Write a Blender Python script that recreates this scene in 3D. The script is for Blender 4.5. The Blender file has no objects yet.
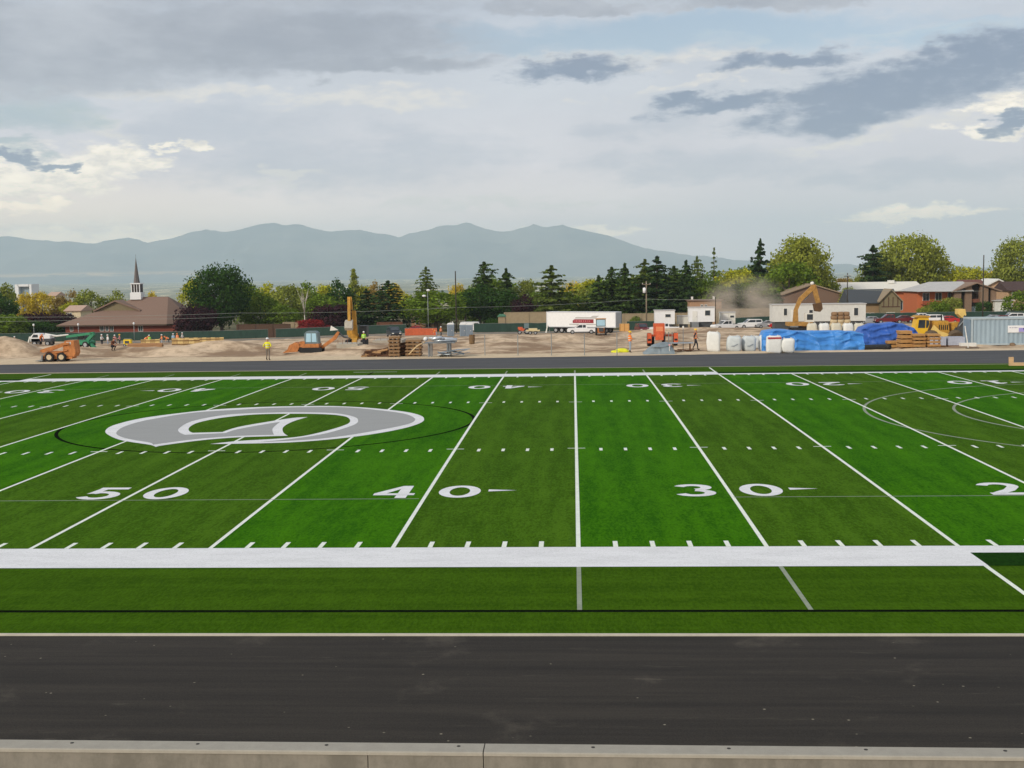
import bpy, bmesh, math, random
from mathutils import Vector, Matrix, noise as mnoise
random.seed(7)
sc = bpy.context.scene
COL = sc.collection
R = math.radians

# ------------------------------------------------------------------ camera
F, CX, CY, CZ = 1230.867, 13.6472, -29.6882, 6.7724
YAW, PITCH, ROLL, CROWN = 0.05048, 0.09196, -0.01461, 0.0866
_r = Vector((math.cos(YAW), math.sin(YAW), 0))
FW = Vector((-math.sin(YAW) * math.cos(PITCH), math.cos(YAW) * math.cos(PITCH), -math.sin(PITCH)))
_u = _r.cross(FW)
RT = math.cos(ROLL) * _r + math.sin(ROLL) * _u
UP = -math.sin(ROLL) * _r + math.cos(ROLL) * _u
EYE = Vector((CX, CY, CZ))
cam_d = bpy.data.cameras.new("camera")
cam = bpy.data.objects.new("camera", cam_d)
COL.objects.link(cam)
cam.matrix_world = Matrix(((RT.x, UP.x, -FW.x, CX), (RT.y, UP.y, -FW.y, CY), (RT.z, UP.z, -FW.z, CZ), (0, 0, 0, 1)))
cam_d.sensor_width = 36.0
cam_d.lens = 36.0 * F / 1024
cam_d.clip_start = 0.1
cam_d.clip_end = 60000
sc.camera = cam


def ray(px, py):
    return FW + RT * ((px - 512) / F) - UP * ((py - 384) / F)


def W(px, py, Y):
    d = ray(px, py)
    return EYE + d * ((Y - CY) / d.y)


def proj(p):
    d = Vector(p) - EYE
    z = d.dot(FW)
    return 512 + F * d.dot(RT) / z, 384 - F * d.dot(UP) / z


def ss(a, b, x):
    t = min(1, max(0, (x - a) / (b - a)))
    return t * t * (3 - 2 * t)


# ------------------------------------------------------------------ terrain
ZA = [(-400, 0), (69, 0), (75, -.3), (90, -1), (210, -5.6), (236, -6.3), (252, -7.7), (400, -8.5), (1200, -28),
      (3000, -65), (6000, -95), (40000, -100)]
MOUNDS = []   # (X, Y, rx, ry, h)


def gbase(x, y):
    z = 0
    for (a, za), (b, zb) in zip(ZA, ZA[1:]):
        if a <= y <= b:
            z = za + (zb - za) * (y - a) / (b - a)
            break
    z += 1.1 * ss(25, 70, x) * ss(110, 220, y) * (1 - ss(600, 1200, y))
    z -= .95 * ss(-15, -70, x) * ss(110, 215, y) * (1 - ss(600, 1200, y)) if x < -15 else 0
    for mx, my, rx, ry, h in MOUNDS:
        q = ((x - mx) / rx) ** 2 + ((y - my) / ry) ** 2
        if q < 6:
            z += h * math.exp(-q)
    return z


def rough(x, y):
    a = ss(70, 74, y) * (1 - ss(188, 200, y))
    if a <= 0:
        return 0
    v = mnoise.fractal(Vector((x * .12, y * .12, 0)), 1.0, 2.0, 4) * .34 + mnoise.noise(Vector((x * .7, y * .7, 3))) * .09
    return a * v


def gz(x, y):
    return gbase(x, y) + rough(x, y)


def G(px, py):
    """where the sight line through a pixel meets the ground"""
    d = ray(px, py)
    t = 20.0
    while t < 3000:
        p = EYE + d * t
        if p.z < gz(p.x, p.y):
            lo, hi = t - 1.0, t
            for _ in range(30):
                m = (lo + hi) / 2
                p = EYE + d * m
                if p.z < gz(p.x, p.y):
                    hi = m
                else:
                    lo = m
            p = EYE + d * hi
            return Vector((p.x, p.y, gz(p.x, p.y)))
        t += 1.0
    return p


def GY(px, Y, py=325):
    """ground point in picture column px at world depth Y"""
    for _ in range(4):
        p = W(px, py, Y)
        z = gz(p.x, Y)
        py = proj((p.x, Y, z))[1]
    return Vector((p.x, Y, z))


def mpp(Y):
    return (Y - CY) / F


MOUNDS += [(W(120, 345, 84).x, 84, 4.5, 1.8, .7), (W(165, 345, 81).x, 82, 5, 1.6, .55), (W(215, 345, 84).x, 85, 5, 2, .95), (W(60, 345, 84).x, 86, 3.5, 2, .9),
           (W(290, 345, 94).x, 96, 5, 2.5, .9), (W(375, 345, 90).x, 92, 5, 2, .6), (W(330, 345, 78).x, 79, 5, 1.4, .3), (W(500, 345, 100).x, 104, 8, 3, .7), (W(560, 345, 84).x, 86, 7, 2, .4)]
MOUNDS += [(W(8, 345, 76).x, 77, 3.2, 2.2, 1.1), (W(40, 345, 80).x, 82, 3.5, 2.5, .7), (W(-14, 345, 76).x, 78, 3.5, 3, 1.2),
           (W(1015, 343, 80).x, 82, 3.5, 2.0, .55), (W(1050, 343, 80).x, 82, 4.5, 2.0, .7), (W(340, 345, 90).x, 100, 5, 4, .5),
           (W(95, 345, 100).x, 105, 6, 4, .5), (W(700, 325, 180).x, 188, 14, 5, .9), (W(230, 345, 80).x, 86, 7, 3, .5)]

_r = random.Random(21)
for _i in range(46):
    _y = _r.uniform(79, 175)
    MOUNDS.append((CX - .05 * (_y + 30) + _r.uniform(-.44, .44) * (_y + 30), _y, _r.uniform(1.5, 5), _r.uniform(1.0, 2.6), _r.uniform(.2, .75) * (1 if _y > 90 else .5)))

# ------------------------------------------------------------------ mesh helper


class MB:
    def __init__(s):
        s.v, s.f = [], []

    def face(s, pts):
        b = len(s.v)
        s.v.extend(tuple(p) for p in pts)
        s.f.append(tuple(range(b, b + len(pts))))
        return s

    def box(s, c, d, rz=0, rx=0, ry=0):
        M = Matrix.Rotation(rz, 3, 'Z') @ Matrix.Rotation(ry, 3, 'Y') @ Matrix.Rotation(rx, 3, 'X')
        b = len(s.v)
        for sx in (-.5, .5):
            for sy in (-.5, .5):
                for sz in (-.5, .5):
                    s.v.append(tuple(Vector(c) + M @ Vector((sx * d[0], sy * d[1], sz * d[2]))))
        for q in ((0, 1, 3, 2), (4, 6, 7, 5), (0, 4, 5, 1), (2, 3, 7, 6), (0, 2, 6, 4), (1, 5, 7, 3)):
            s.f.append(tuple(b + i for i in q))
        return s

    def prism(s, poly, a, b, axis='y', taper=1.0):
        """poly of (p,q) pairs extruded from a to b; axis y: (x,z), axis x: (y,z), axis z: (x,y)"""
        n = len(poly)
        k = len(s.v)
        for t, tp in ((a, 1.0), (b, taper)):
            for p, q in poly:
                p *= tp
                s.v.append((p, t, q) if axis == 'y' else (t, p, q) if axis == 'x' else (p, q, t))
        s.f.append(tuple(range(k, k + n)))
        s.f.append(tuple(range(k + 2 * n - 1, k + n - 1, -1)))
        for i in range(n):
            j = (i + 1) % n
            s.f.append((k + i, k + n + i, k + n + j, k + j))
        return s

    def tube(s, pts, rad, n=8, cap=True):
        pts = [Vector(p) for p in pts]
        if not hasattr(rad, '__len__'):
            rad = [rad] * len(pts)
        k = len(s.v)
        prev = None
        for i, p in enumerate(pts):
            t = (pts[min(i + 1, len(pts) - 1)] - pts[max(i - 1, 0)]).normalized()
            a = prev if prev is not None else (Vector((0, 0, 1)) if abs(t.z) < .9 else Vector((1, 0, 0)))
            x = (a - t * a.dot(t)).normalized()
            prev = x
            y = t.cross(x)
            for j in range(n):
                w = 2 * math.pi * j / n
                s.v.append(tuple(p + (x * math.cos(w) + y * math.sin(w)) * rad[i]))
        for i in range(len(pts) - 1):
            for j in range(n):
                j2 = (j + 1) % n
                s.f.append((k + i * n + j, k + i * n + j2, k + (i + 1) * n + j2, k + (i + 1) * n + j))
        if cap:
            s.f.append(tuple(k + j for j in range(n - 1, -1, -1)))
            s.f.append(tuple(k + (len(pts) - 1) * n + j for j in range(n)))
        return s

    def cyl(s, p0, p1, r0, r1=None, n=12):
        return s.tube([p0, p1], [r0, r0 if r1 is None else r1], n)

    def ball(s, c, r, n=10, m=6, e=1.0, jit=0):
        """superellipsoid; e<1 gives a rounded box"""
        if not hasattr(r, '__len__'):
            r = (r, r, r)
        k = len(s.v)

        def pw(x):
            return math.copysign(abs(x) ** e, x)
        for i in range(m + 1):
            th = -math.pi / 2 + math.pi * i / m
            for j in range(n):
                ph = 2 * math.pi * (j + .5) / n
                p = Vector((pw(math.cos(th)) * pw(math.cos(ph)) * r[0], pw(math.cos(th)) * pw(math.sin(ph)) * r[1], pw(math.sin(th)) * r[2]))
                if jit:
                    p *= 1 + jit * mnoise.noise(p * 2.1 + Vector(c))
                s.v.append(tuple(Vector(c) + p))
        for i in range(m):
            for j in range(n):
                j2 = (j + 1) % n
                s.f.append((k + i * n + j, k + i * n + j2, k + (i + 1) * n + j2, k + (i + 1) * n + j))
        return s

    def mesh(s, name, smooth=False):
        me = bpy.data.meshes.new(name)
        me.from_pydata(s.v, [], s.f)
        me.validate()
        if smooth:
            me.polygons.foreach_set('use_smooth', [True] * len(me.polygons))
        me.update()
        return me

    def build(s, name, mat, parent=None, smooth=False, loc=None):
        o = bpy.data.objects.new(name, s.mesh(name, smooth))
        COL.objects.link(o)
        if mat:
            o.data.materials.append(mat)
        if parent:
            o.parent = parent
        if loc is not None:
            o.location = loc
        return o


def tag(o, label=None, cat=None, group=None, kind=None):
    if label:
        o['label'] = label
    if cat:
        o['category'] = cat
    if group:
        o['group'] = group
    if kind:
        o['kind'] = kind
    return o


def thing(name, label, cat, loc, rz=0, group=None, scale=None):
    o = bpy.data.objects.new(name, None)
    o.empty_display_size = .3
    COL.objects.link(o)
    o.location = loc
    o.rotation_euler = (0, 0, rz)
    if scale:
        o.scale = scale
    return tag(o, label, cat, group)


def copy_tree(o, parent=None):
    c = o.copy()
    COL.objects.link(c)
    c.parent = parent
    for ch in list(o.children):
        copy_tree(ch, c)
    return c


# ------------------------------------------------------------------ materials


def lin(c):
    c = c / 255
    return c / 12.92 if c <= .04045 else ((c + .055) / 1.055) ** 2.4


def C(r, g, b, k=1.0):
    return (lin(r) * k, lin(g) * k, lin(b) * k, 1)


class NT:
    def __init__(s, tree):
        s.t = tree
        tree.nodes.clear()

    def n(s, typ, **kw):
        nd = s.t.nodes.new(typ)
        for k, v in kw.items():
            setattr(nd, k, v)
        return nd

    def put(s, sock, val):
        if hasattr(val, 'is_output') or isinstance(val, bpy.types.NodeSocket):
            s.t.links.new(val, sock)
        elif val is not None:
            sock.default_value = val

    def m(s, op, a, b=None, c=None, clamp=False):
        nd = s.n('ShaderNodeMath', operation=op, use_clamp=clamp)
        s.put(nd.inputs[0], a)
        s.put(nd.inputs[1], b)
        s.put(nd.inputs[2], c)
        return nd.outputs[0]

    def mix(s, f, a, b, blend='MIX'):
        nd = s.n('ShaderNodeMix', data_type='RGBA', blend_type=blend)
        s.put(nd.inputs['Factor'], f)
        s.put(nd.inputs[6], a)
        s.put(nd.inputs[7], b)
        return nd.outputs[2]

    def ramp(s, x, a, b, lo=0.0, hi=1.0, smooth=True):
        nd = s.n('ShaderNodeMapRange', interpolation_type='SMOOTHSTEP' if smooth else 'LINEAR')
        s.put(nd.inputs[0], x)
        for i, v in zip((1, 2, 3, 4), (a, b, lo, hi)):
            s.put(nd.inputs[i], v)
        return nd.outputs[0]

    def noise(s, vec, scale, detail=4, rough=.55):
        nd = s.n('ShaderNodeTexNoise')
        s.put(nd.inputs['Vector'], vec)
        nd.inputs['Scale'].default_value = scale
        nd.inputs['Detail'].default_value = detail
        nd.inputs['Roughness'].default_value = rough
        return nd.outputs['Fac']

    def coord(s, which='Object', scale=(1, 1, 1)):
        tc = s.n('ShaderNodeTexCoord')
        if scale == (1, 1, 1):
            return tc.outputs[which]
        mp = s.n('ShaderNodeMapping')
        mp.inputs['Scale'].default_value = scale
        s.t.links.new(tc.outputs[which], mp.inputs[0])
        return mp.outputs[0]


def scale_c(c, k):
    return (min(1, c[0] * k), min(1, c[1] * k), min(1, c[2] * k), 1)


MATS = {}


def mat(name, col, rough=.75, var=.18, scale=2.5, metal=0.0, stretch=(1, 1, 1), spec=.35, col2=None, bump=0.0, trans=0.0, coat=0):
    """a surface with two scales of procedural variation"""
    if name in MATS:
        return MATS[name]
    m = bpy.data.materials.new(name)
    m.use_nodes = True
    t = NT(m.node_tree)
    out = t.n('ShaderNodeOutputMaterial')
    b = t.n('ShaderNodeBsdfPrincipled')
    t.t.links.new(b.outputs[0], out.inputs[0])
    v = t.coord('Object', stretch)
    n1 = t.noise(v, scale, 5, .6)
    n2 = t.noise(v, scale * 7, 3, .6)
    f = t.m('ADD', t.m('MULTIPLY', n1, .65), t.m('MULTIPLY', n2, .35))
    f = t.ramp(f, .3, .7)
    c = t.mix(f, scale_c(col, 1 - var), col2 or scale_c(col, 1 + var))
    t.put(b.inputs['Base Color'], c)
    b.inputs['Roughness'].default_value = rough
    b.inputs['Metallic'].default_value = metal
    b.inputs['Specular IOR Level'].default_value = spec
    if coat:
        b.inputs['Coat Weight'].default_value = coat
    if bump:
        bp = t.n('ShaderNodeBump')
        bp.inputs['Strength'].default_value = bump
        bp.inputs['Distance'].default_value = .05
        t.put(bp.inputs['Height'], f)
        t.t.links.new(bp.outputs[0], b.inputs['Normal'])
    MATS[name] = m
    return m


def leaf_mat(name, col, col2=None, trans=.35):
    m = bpy.data.materials.new(name)
    m.use_nodes = True
    t = NT(m.node_tree)
    out = t.n('ShaderNodeOutputMaterial')
    geo = t.n('ShaderNodeNewGeometry')
    n1 = t.noise(t.coord('Object'), .35, 3)
    f = t.m('ADD', t.m('MULTIPLY', geo.outputs['Random Per Island'], .6), t.m('MULTIPLY', n1, .5))
    c = t.mix(t.ramp(f, .15, .95), scale_c(col, .62), col2 or scale_c(col, 1.5))
    d = t.n('ShaderNodeBsdfDiffuse')
    tr = t.n('ShaderNodeBsdfTranslucent')
    t.put(d.inputs['Color'], c)
    t.put(tr.inputs['Color'], c)
    mx = t.n('ShaderNodeMixShader')
    mx.inputs[0].default_value = trans
    t.t.links.new(d.outputs[0], mx.inputs[1])
    t.t.links.new(tr.outputs[0], mx.inputs[2])
    t.t.links.new(mx.outputs[0], out.inputs[0])
    MATS[name] = m
    return m


def glass_mat(name='window_glass', col=(.03, .04, .05, 1), rough=.08):
    if name in MATS:
        return MATS[name]
    m = bpy.data.materials.new(name)
    m.use_nodes = True
    t = NT(m.node_tree)
    out = t.n('ShaderNodeOutputMaterial')
    b = t.n('ShaderNodeBsdfPrincipled')
    t.t.links.new(b.outputs[0], out.inputs[0])
    n = t.noise(t.coord('Object'), 1.7, 2)
    t.put(b.inputs['Base Color'], t.mix(n, scale_c(col, .6), scale_c(col, 1.5)))
    b.inputs['Roughness'].default_value = rough
    b.inputs['Specular IOR Level'].default_value = .6
    MATS[name] = m
    return m


# ------------------------------------------------------------------ sky, sun
SUN_EL, SUN_AZ = 27.0, 222.0      # compass-like azimuth from +Y towards +X
w = bpy.data.worlds.new("World")
sc.world = w
w.use_nodes = True
t = NT(w.node_tree)
wout = t.n('ShaderNodeOutputWorld')
sky = t.n('ShaderNodeTexSky', sky_type='NISHITA')
sky.sun_disc = False
sky.sun_elevation = R(SUN_EL)
sky.sun_rotation = R(SUN_AZ)
sky.air_density = 1.0
sky.dust_density = 1.5
sky.ozone_density = 1.0
bg_sky = t.n('ShaderNodeBackground')
bg_sky.inputs[1].default_value = .12
t.t.links.new(sky.outputs[0], bg_sky.inputs[0])
gen = t.n('ShaderNodeTexCoord').outputs['Generated']
sep = t.n('ShaderNodeSeparateXYZ')
t.put(sep.inputs[0], gen)
A0 = t.m('MULTIPLY', t.m('ARCTAN2', sep.outputs[0], sep.outputs[1]), 57.2958)
E0 = t.m('MULTIPLY', t.m('ARCSINE', sep.outputs[2]), 57.2958)
mp = t.n('ShaderNodeMapping')
mp.inputs['Scale'].default_value = (1, 1, 2.6)
t.put(mp.inputs[0], gen)
V = mp.outputs[0]
mp2 = t.n('ShaderNodeMapping')
mp2.inputs['Scale'].default_value = (1, 1, 3.5)
mp2.inputs['Location'].default_value = (4.1, 2.7, 1.3)
t.put(mp2.inputs[0], gen)
V2 = mp2.outputs[0]
nb = t.noise(V, 7, 5, .55)        # broad
nm = t.noise(V2, 18, 7, .6)       # medium
nf = t.noise(V, 55, 6, .65)       # fine
nm2 = t.noise(V, 24, 5, .6)
A = t.m('ADD', A0, t.m('MULTIPLY', t.m('SUBTRACT', nm, .5), 9.0))
E = t.m('ADD', E0, t.m('MULTIPLY', t.m('SUBTRACT', t.m('ADD', t.m('MULTIPLY', nb, .5), t.m('MULTIPLY', nm2, .5)), .5), 3.6))


def azel(px, py):
    d = ray(px, py).normalized()
    return math.degrees(math.atan2(d.x, d.y)), math.degrees(math.asin(d.z))


def blobs(lst, amp=1.0, soft=.5, nz=None, bias=.0, raw=False):
    f = None
    for b in lst:
        px, py, rx, ry = b[:4]
        rot = R(b[4]) if len(b) > 4 else 0
        a, e = azel(px, py)
        da = t.m('SUBTRACT', A, a)
        de = t.m('SUBTRACT', E, e)
        rx, ry = rx / 21.5, ry / 21.5
        c, s_ = math.cos(rot), math.sin(rot)
        p = t.m('MULTIPLY_ADD', da, c / rx, t.m('MULTIPLY', de, s_ / rx))
        q = t.m('MULTIPLY_ADD', da, -s_ / ry, t.m('MULTIPLY', de, c / ry))
        g = t.m('SUBTRACT', 1.0, t.m('MULTIPLY_ADD', p, p, t.m('MULTIPLY', q, q)))
        f = g if f is None else t.m('MAXIMUM', f, g)
    f = t.m('MAXIMUM', f, -2.0)
    nz = nz or t.m('ADD', t.m('MULTIPLY', nm, .55), t.m('MULTIPLY', nf, .45))
    f = t.m('ADD', t.m('ADD', f, bias), t.m('MULTIPLY', t.m('SUBTRACT', nz, .5), amp * 4.2))
    if raw:
        return t.ramp(f, 0.0, soft), f
    return t.ramp(f, 0.0, soft)


cr = t.n('ShaderNodeValToRGB')
t.put(cr.inputs[0], t.ramp(E0, -2, 30, smooth=False))
els = cr.color_ramp.elements
stops = [(-2, (.95, .9, .88, 1)), (0.5, (1.22, 1.04, .95, 1)), (2.8, (1.15, 1.0, .95, 1)), (5, (.84, .80, .84, 1)), (8, C(217, 220, 228)),
         (12, C(199, 207, 220)), (30, C(190, 196, 206))]
els[0].position = 0
els[0].color = stops[0][1]
els[1].position = 1
els[1].color = stops[-1][1]
for e, c in stops[1:-1]:
    q = els.new((e + 2) / 32)
    q.color = c
col = t.mix(1.0, cr.outputs[0], t.mix(t.ramp(nb, .3, .7), (.93, .935, .945, 1), (1.06, 1.055, 1.045, 1)), 'MULTIPLY')
# pinkish haze low on the left, greyer low on the right
lowl = t.m('MULTIPLY', t.ramp(A0, -6, -26), t.ramp(E0, 5.5, 1.0))
col = t.mix(t.m('MULTIPLY', lowl, .85), col, (1.62, 1.27, .90, 1))
rgt = t.m('MULTIPLY', t.ramp(A0, -4, 12), t.ramp(E0, 7.5, 4.0))
col = t.mix(t.m('MULTIPLY', rgt, .6), col, C(216, 215, 224))
# soft grey-blue body of the middle bank
m_mid = blobs([(330, 165, 210, 34), (210, 130, 150, 30), (430, 150, 120, 30), (720, 165, 170, 20), (920, 172, 170, 18), (640, 130, 90, 16)], .5, 1.2)
col = t.mix(t.m('MULTIPLY', m_mid, .58), col, C(188, 195, 209))
# light rims
m_rim = blobs([(190, 92, 150, 8), (380, 102, 110, 12, 2), (285, 178, 50, 6, 12), (180, 146, 18, 10), (620, 62, 180, 10), (700, 86, 110, 7, 8),
               (910, 128, 140, 8, 8), (900, 212, 110, 6), (80, 120, 60, 14, -20), (520, 205, 160, 7), (790, 98, 60, 8), (728, 43, 46, 8), (745, 44, 30, 6), (940, 28, 80, 6), (1000, 24, 40, 5)], .6, 1.2, bias=.25)
col = t.mix(t.m('MULTIPLY', m_rim, t.ramp(nf, .35, .62, .25, .75)), col, C(244, 238, 230))
# pale blue gaps
m_blue = blobs([(30, 112, 62, 24), (700, 34, 250, 22), (500, 42, 70, 20), (960, 32, 110, 14), (12, 150, 34, 10)], .5, 1.2, bias=.3)
# sunlit cumulus
m_cum = blobs([(78, 172, 58, 20), (18, 182, 44, 13), (128, 160, 26, 14), (60, 236, 105, 11), (150, 240, 60, 9),
               (1005, 98, 34, 9), (180, 146, 15, 8), (20, 206, 60, 5), (590, 232, 60, 5), (1000, 130, 40, 6), (925, 210, 80, 5)], .42, 1.6, bias=.75)
# grey deck
m_deck = blobs([(150, 36, 320, 38), (60, 44, 150, 42), (372, 68, 108, 11, 3), (0, 66, 130, 28), (560, 4, 110, 8), (775, 0, 100, 8), (200, -60, 420, 70), (700, -60, 420, 52)], .42, 1.2, bias=.5)
# dark clouds right
m_dark, f_dark = blobs([(566, 69, 84, 11), (880, 92, 130, 30, 10), (975, 62, 90, 30, 6), (720, 106, 92, 10, 6), (795, 60, 66, 11, 4),
                (845, 112, 70, 17), (1018, 118, 34, 9, 20), (60, 163, 20, 4), (20, 160, 24, 5)], .40, 1.25, bias=.5, raw=True)
col = t.mix(t.m('MULTIPLY', m_deck, .92), col, t.mix(t.ramp(t.m('ADD', t.m('MULTIPLY', nb, .75), t.m('MULTIPLY', nm, .25)), .36, .66), C(156, 162, 176), C(195, 199, 208)))
col = t.mix(t.m('MULTIPLY', m_cum, .72), col, t.mix(t.ramp(nf, .35, .65), (1.05, .95, .80, 1), (1.7, 1.5, 1.16, 1)))
m_low = blobs([(60, 237, 110, 9), (160, 241, 60, 7), (16, 208, 60, 5), (595, 232, 60, 4), (930, 211, 95, 4)], .4, 1.8, bias=.5)
col = t.mix(t.m('MULTIPLY', m_low, .55), col, (2.1, 1.65, 1.15, 1))
dcol = t.mix(t.ramp(t.m('ADD', f_dark, t.m('MULTIPLY', t.m('SUBTRACT', nf, .5), 1.5)), .2, 1.4), C(180, 189, 204), C(124, 141, 169))
col = t.mix(t.m('MULTIPLY', m_dark, .92), col, dcol)
# the deck overhead, out of the picture, is bright
hi = t.ramp(E0, 16, 40)
col = t.mix(hi, col, t.mix(t.ramp(nb, .35, .65), C(169, 177, 194), C(212, 214, 219)))
bg_c = t.n('ShaderNodeBackground')
t.put(bg_c.inputs[0], col)
bg_c.inputs[1].default_value = 1.0
gap = t.m('MULTIPLY', m_blue, t.m('SUBTRACT', 1.0, t.m('MAXIMUM', t.m('MAXIMUM', m_cum, m_dark), m_deck)), clamp=True)
gap = t.m('MULTIPLY', gap, .7)
mixs = t.n('ShaderNodeMixShader')
t.put(mixs.inputs[0], gap)
t.t.links.new(bg_c.outputs[0], mixs.inputs[1])
t.t.links.new(bg_sky.outputs[0], mixs.inputs[2])
t.t.links.new(mixs.outputs[0], wout.inputs[0])

sd = bpy.data.lights.new("sun", 'SUN')
sun = bpy.data.objects.new("sun", sd)
COL.objects.link(sun)
sd.energy = 2.5
sd.angle = R(9)
sd.color = (1.0, .92, .79)
sdir = Vector((math.sin(R(SUN_AZ)) * math.cos(R(SUN_EL)), math.cos(R(SUN_AZ)) * math.cos(R(SUN_EL)), math.sin(R(SUN_EL))))
sun.rotation_euler = sdir.to_track_quat('Z', 'Y').to_euler()
sun.location = (0, -40, 60)

vs = sc.view_settings
vs.view_transform = 'Standard'
vs.look = 'None'
vs.exposure = 0.0
vs.gamma = 1.0
vs.use_curve_mapping = False
cy = sc.cycles
cy.use_denoising = True
cy.max_bounces = 8
cy.diffuse_bounces = 3
cy.glossy_bounces = 2
cy.transmission_bounces = 4
cy.volume_bounces = 5
cy.transparent_max_bounces = 8
cy.volume_step_rate = 2
cy.caustics_reflective = False
cy.caustics_refractive = False
sc.render.filter_size = 1.7

# ------------------------------------------------------------------ ground
mg = bpy.data.materials.new('ground_soil')
mg.use_nodes = True
t = NT(mg.node_tree)
out = t.n('ShaderNodeOutputMaterial')
b = t.n('ShaderNodeBsdfPrincipled')
t.t.links.new(b.outputs[0], out.inputs[0])
b.inputs['Roughness'].default_value = .95
b.inputs['Specular IOR Level'].default_value = .1
P = t.coord('Object')
sp = t.n('ShaderNodeSeparateXYZ')
t.put(sp.inputs[0], P)
yy = sp.outputs[1]
n1 = t.noise(P, .16, 6, .65)
n2 = t.noise(P, 1.3, 5, .65)
n3 = t.noise(t.coord('Object', (.09, .28, 1)), 1.0, 5, .7)
dirt = t.mix(t.ramp(n1, .41, .59), C(146, 122, 98), C(214, 190, 160))
dirt = t.mix(t.m('MULTIPLY', t.ramp(n2, .45, .7), .55), dirt, C(140, 118, 96))
dirt = t.mix(t.m('MULTIPLY', t.ramp(n3, .52, .7), .5), dirt, C(200, 182, 158))
fr = t.m('MULTIPLY', t.ramp(yy, 73.2, 70.0), 1.0)
dirt = t.mix(t.m('MULTIPLY', fr, .8), dirt, C(214, 196, 168))
scrub = t.mix(t.ramp(n1, .35, .65), C(70, 74, 50), C(120, 112, 84))
c = t.mix(t.ramp(yy, 226, 240), dirt, scrub)
# the valley: woods, roofs and pale fields far off
fv = t.coord('Object', (.0011, .0006, 1))
f1 = t.noise(fv, 1.0, 7, .7)
f2 = t.noise(t.coord('Object', (.009, .0018, 1)), 1.0, 4, .7)
val = t.mix(t.ramp(f1, .38, .6), C(84, 92, 66), C(150, 146, 112))
val = t.mix(t.ramp(f2, .55, .63), val, C(250, 228, 180))
c = t.mix(t.ramp(yy, 600, 1500), c, val)
t.put(b.inputs['Base Color'], c)
ys = [-70, -40, -20, -13, -7.2, 0, 30, 56, 62, 66]
y = 68.0
while y < 260:
    ys.append(y)
    y += .55 if y < 84 else .9 if y < 120 else 1.5 if y < 200 else 2.5
ys += [262, 270, 280, 300, 330, 360, 400, 480, 600, 800, 1200, 2000, 3000, 4500, 6000, 9000, 13000, 18000, 23500]
NC = 220
bmv, bmf = [], []
for y in ys:
    hw = max(75, 22 + .62 * (y + 30))
    cx0 = CX - .0505 * (y + 30)
    for i in range(NC + 1):
        u_ = 2 * i / NC - 1
        if i < 4 or i > NC - 4:
            q_ = min(i, NC - i)
            u_ = math.copysign((6.0, 3.4, 2.0, 1.35)[q_], u_)
        x = cx0 + hw * u_
        z = gz(x, y)
        if -12.79 < y < 68.5:
            z = -.12
        elif y <= -12.79:
            z = -1.2
        bmv.append((x, y, z))
for r_ in range(len(ys) - 1):
    for i in range(NC):
        a = r_ * (NC + 1) + i
        bmf.append((a, a + 1, a + NC + 2, a + NC + 1))
me = bpy.data.meshes.new('ground')
me.from_pydata(bmv, [], bmf)
me.polygons.foreach_set('use_smooth', [True] * len(me.polygons))
go = bpy.data.objects.new('ground', me)
COL.objects.link(go)
me.materials.append(mg)
tag(go, kind='structure')

# mountains across the valley
SKYL = [(-900, 262), (-500, 246), (-300, 240), (-120, 232), (0, 236), (20, 238), (45, 240), (70, 242), (95, 243), (112, 239), (128, 237), (148, 242), (170, 238), (190, 233), (205, 229),
        (222, 232), (245, 228), (262, 223), (280, 225), (295, 224), (310, 227), (330, 231), (345, 230), (360, 229), (378, 233), (398, 237), (410, 233),
        (425, 230), (445, 226), (467, 223), (485, 228), (503, 232), (520, 228), (533, 225), (548, 227), (563, 225), (585, 230), (605, 234), (625, 241),
        (645, 248), (670, 252), (700, 256), (730, 259), (800, 263), (900, 266), (1024, 267), (1500, 266), (1900, 266)]


def skyl(px):
    for (a, ya), (b_, yb) in zip(SKYL, SKYL[1:]):
        if a <= px <= b_:
            return ya + (yb - ya) * (px - a) / (b_ - a)
    return 265


YR = 20500
v, f = [], []
NX, NY = 560, 40
for j in range(NY + 1):
    for i in range(NX + 1):
        px = -850 + 2700 * i / NX
        p = W(px, skyl(px) - 3.2 * abs(mnoise.fractal(Vector((px * .035, 0, 7)), 1.0, 2.0, 3)) + .8, YR)
        s_ = j / NY
        if s_ < .75:
            k = s_ / .75
            Y = 18300 + (YR - 18300) * k
            ridge = abs(mnoise.fractal(Vector((p.x * .0009, Y * .0005, 0)), 1.0, 2.1, 5))
            hgt = k ** 1.25 * (1 - .75 * (1 - k) * min(1, ridge * 2.6))
        else:
            k = (s_ - .75) / .25
            Y = YR + 2600 * k
            hgt = 1 - k
        v.append((p.x + (Y - YR) * (p.x - CX) / 60000, Y, -100 + (p.z + 100) * hgt))
for j in range(NY):
    for i in range(NX):
        a = j * (NX + 1) + i
        f.append((a, a + 1, a + NX + 2, a + NX + 1))
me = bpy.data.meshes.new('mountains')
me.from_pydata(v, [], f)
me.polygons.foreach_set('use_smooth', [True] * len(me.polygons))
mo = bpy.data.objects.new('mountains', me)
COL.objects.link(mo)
mm = bpy.data.materials.new('mountain_scrub')
mm.use_nodes = True
t = NT(mm.node_tree)
out = t.n('ShaderNodeOutputMaterial')
b = t.n('ShaderNodeBsdfPrincipled')
t.t.links.new(b.outputs[0], out.inputs[0])
b.inputs['Roughness'].default_value = .95
b.inputs['Specular IOR Level'].default_value = .05
n1 = t.noise(t.coord('Object', (.0009, .0012, .004)), 1, 6, .6)
c = t.mix(t.ramp(n1, .35, .65), C(84, 94, 100), C(116, 118, 116))
sp = t.n('ShaderNodeSeparateXYZ')
t.put(sp.inputs[0], t.coord('Object'))
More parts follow.
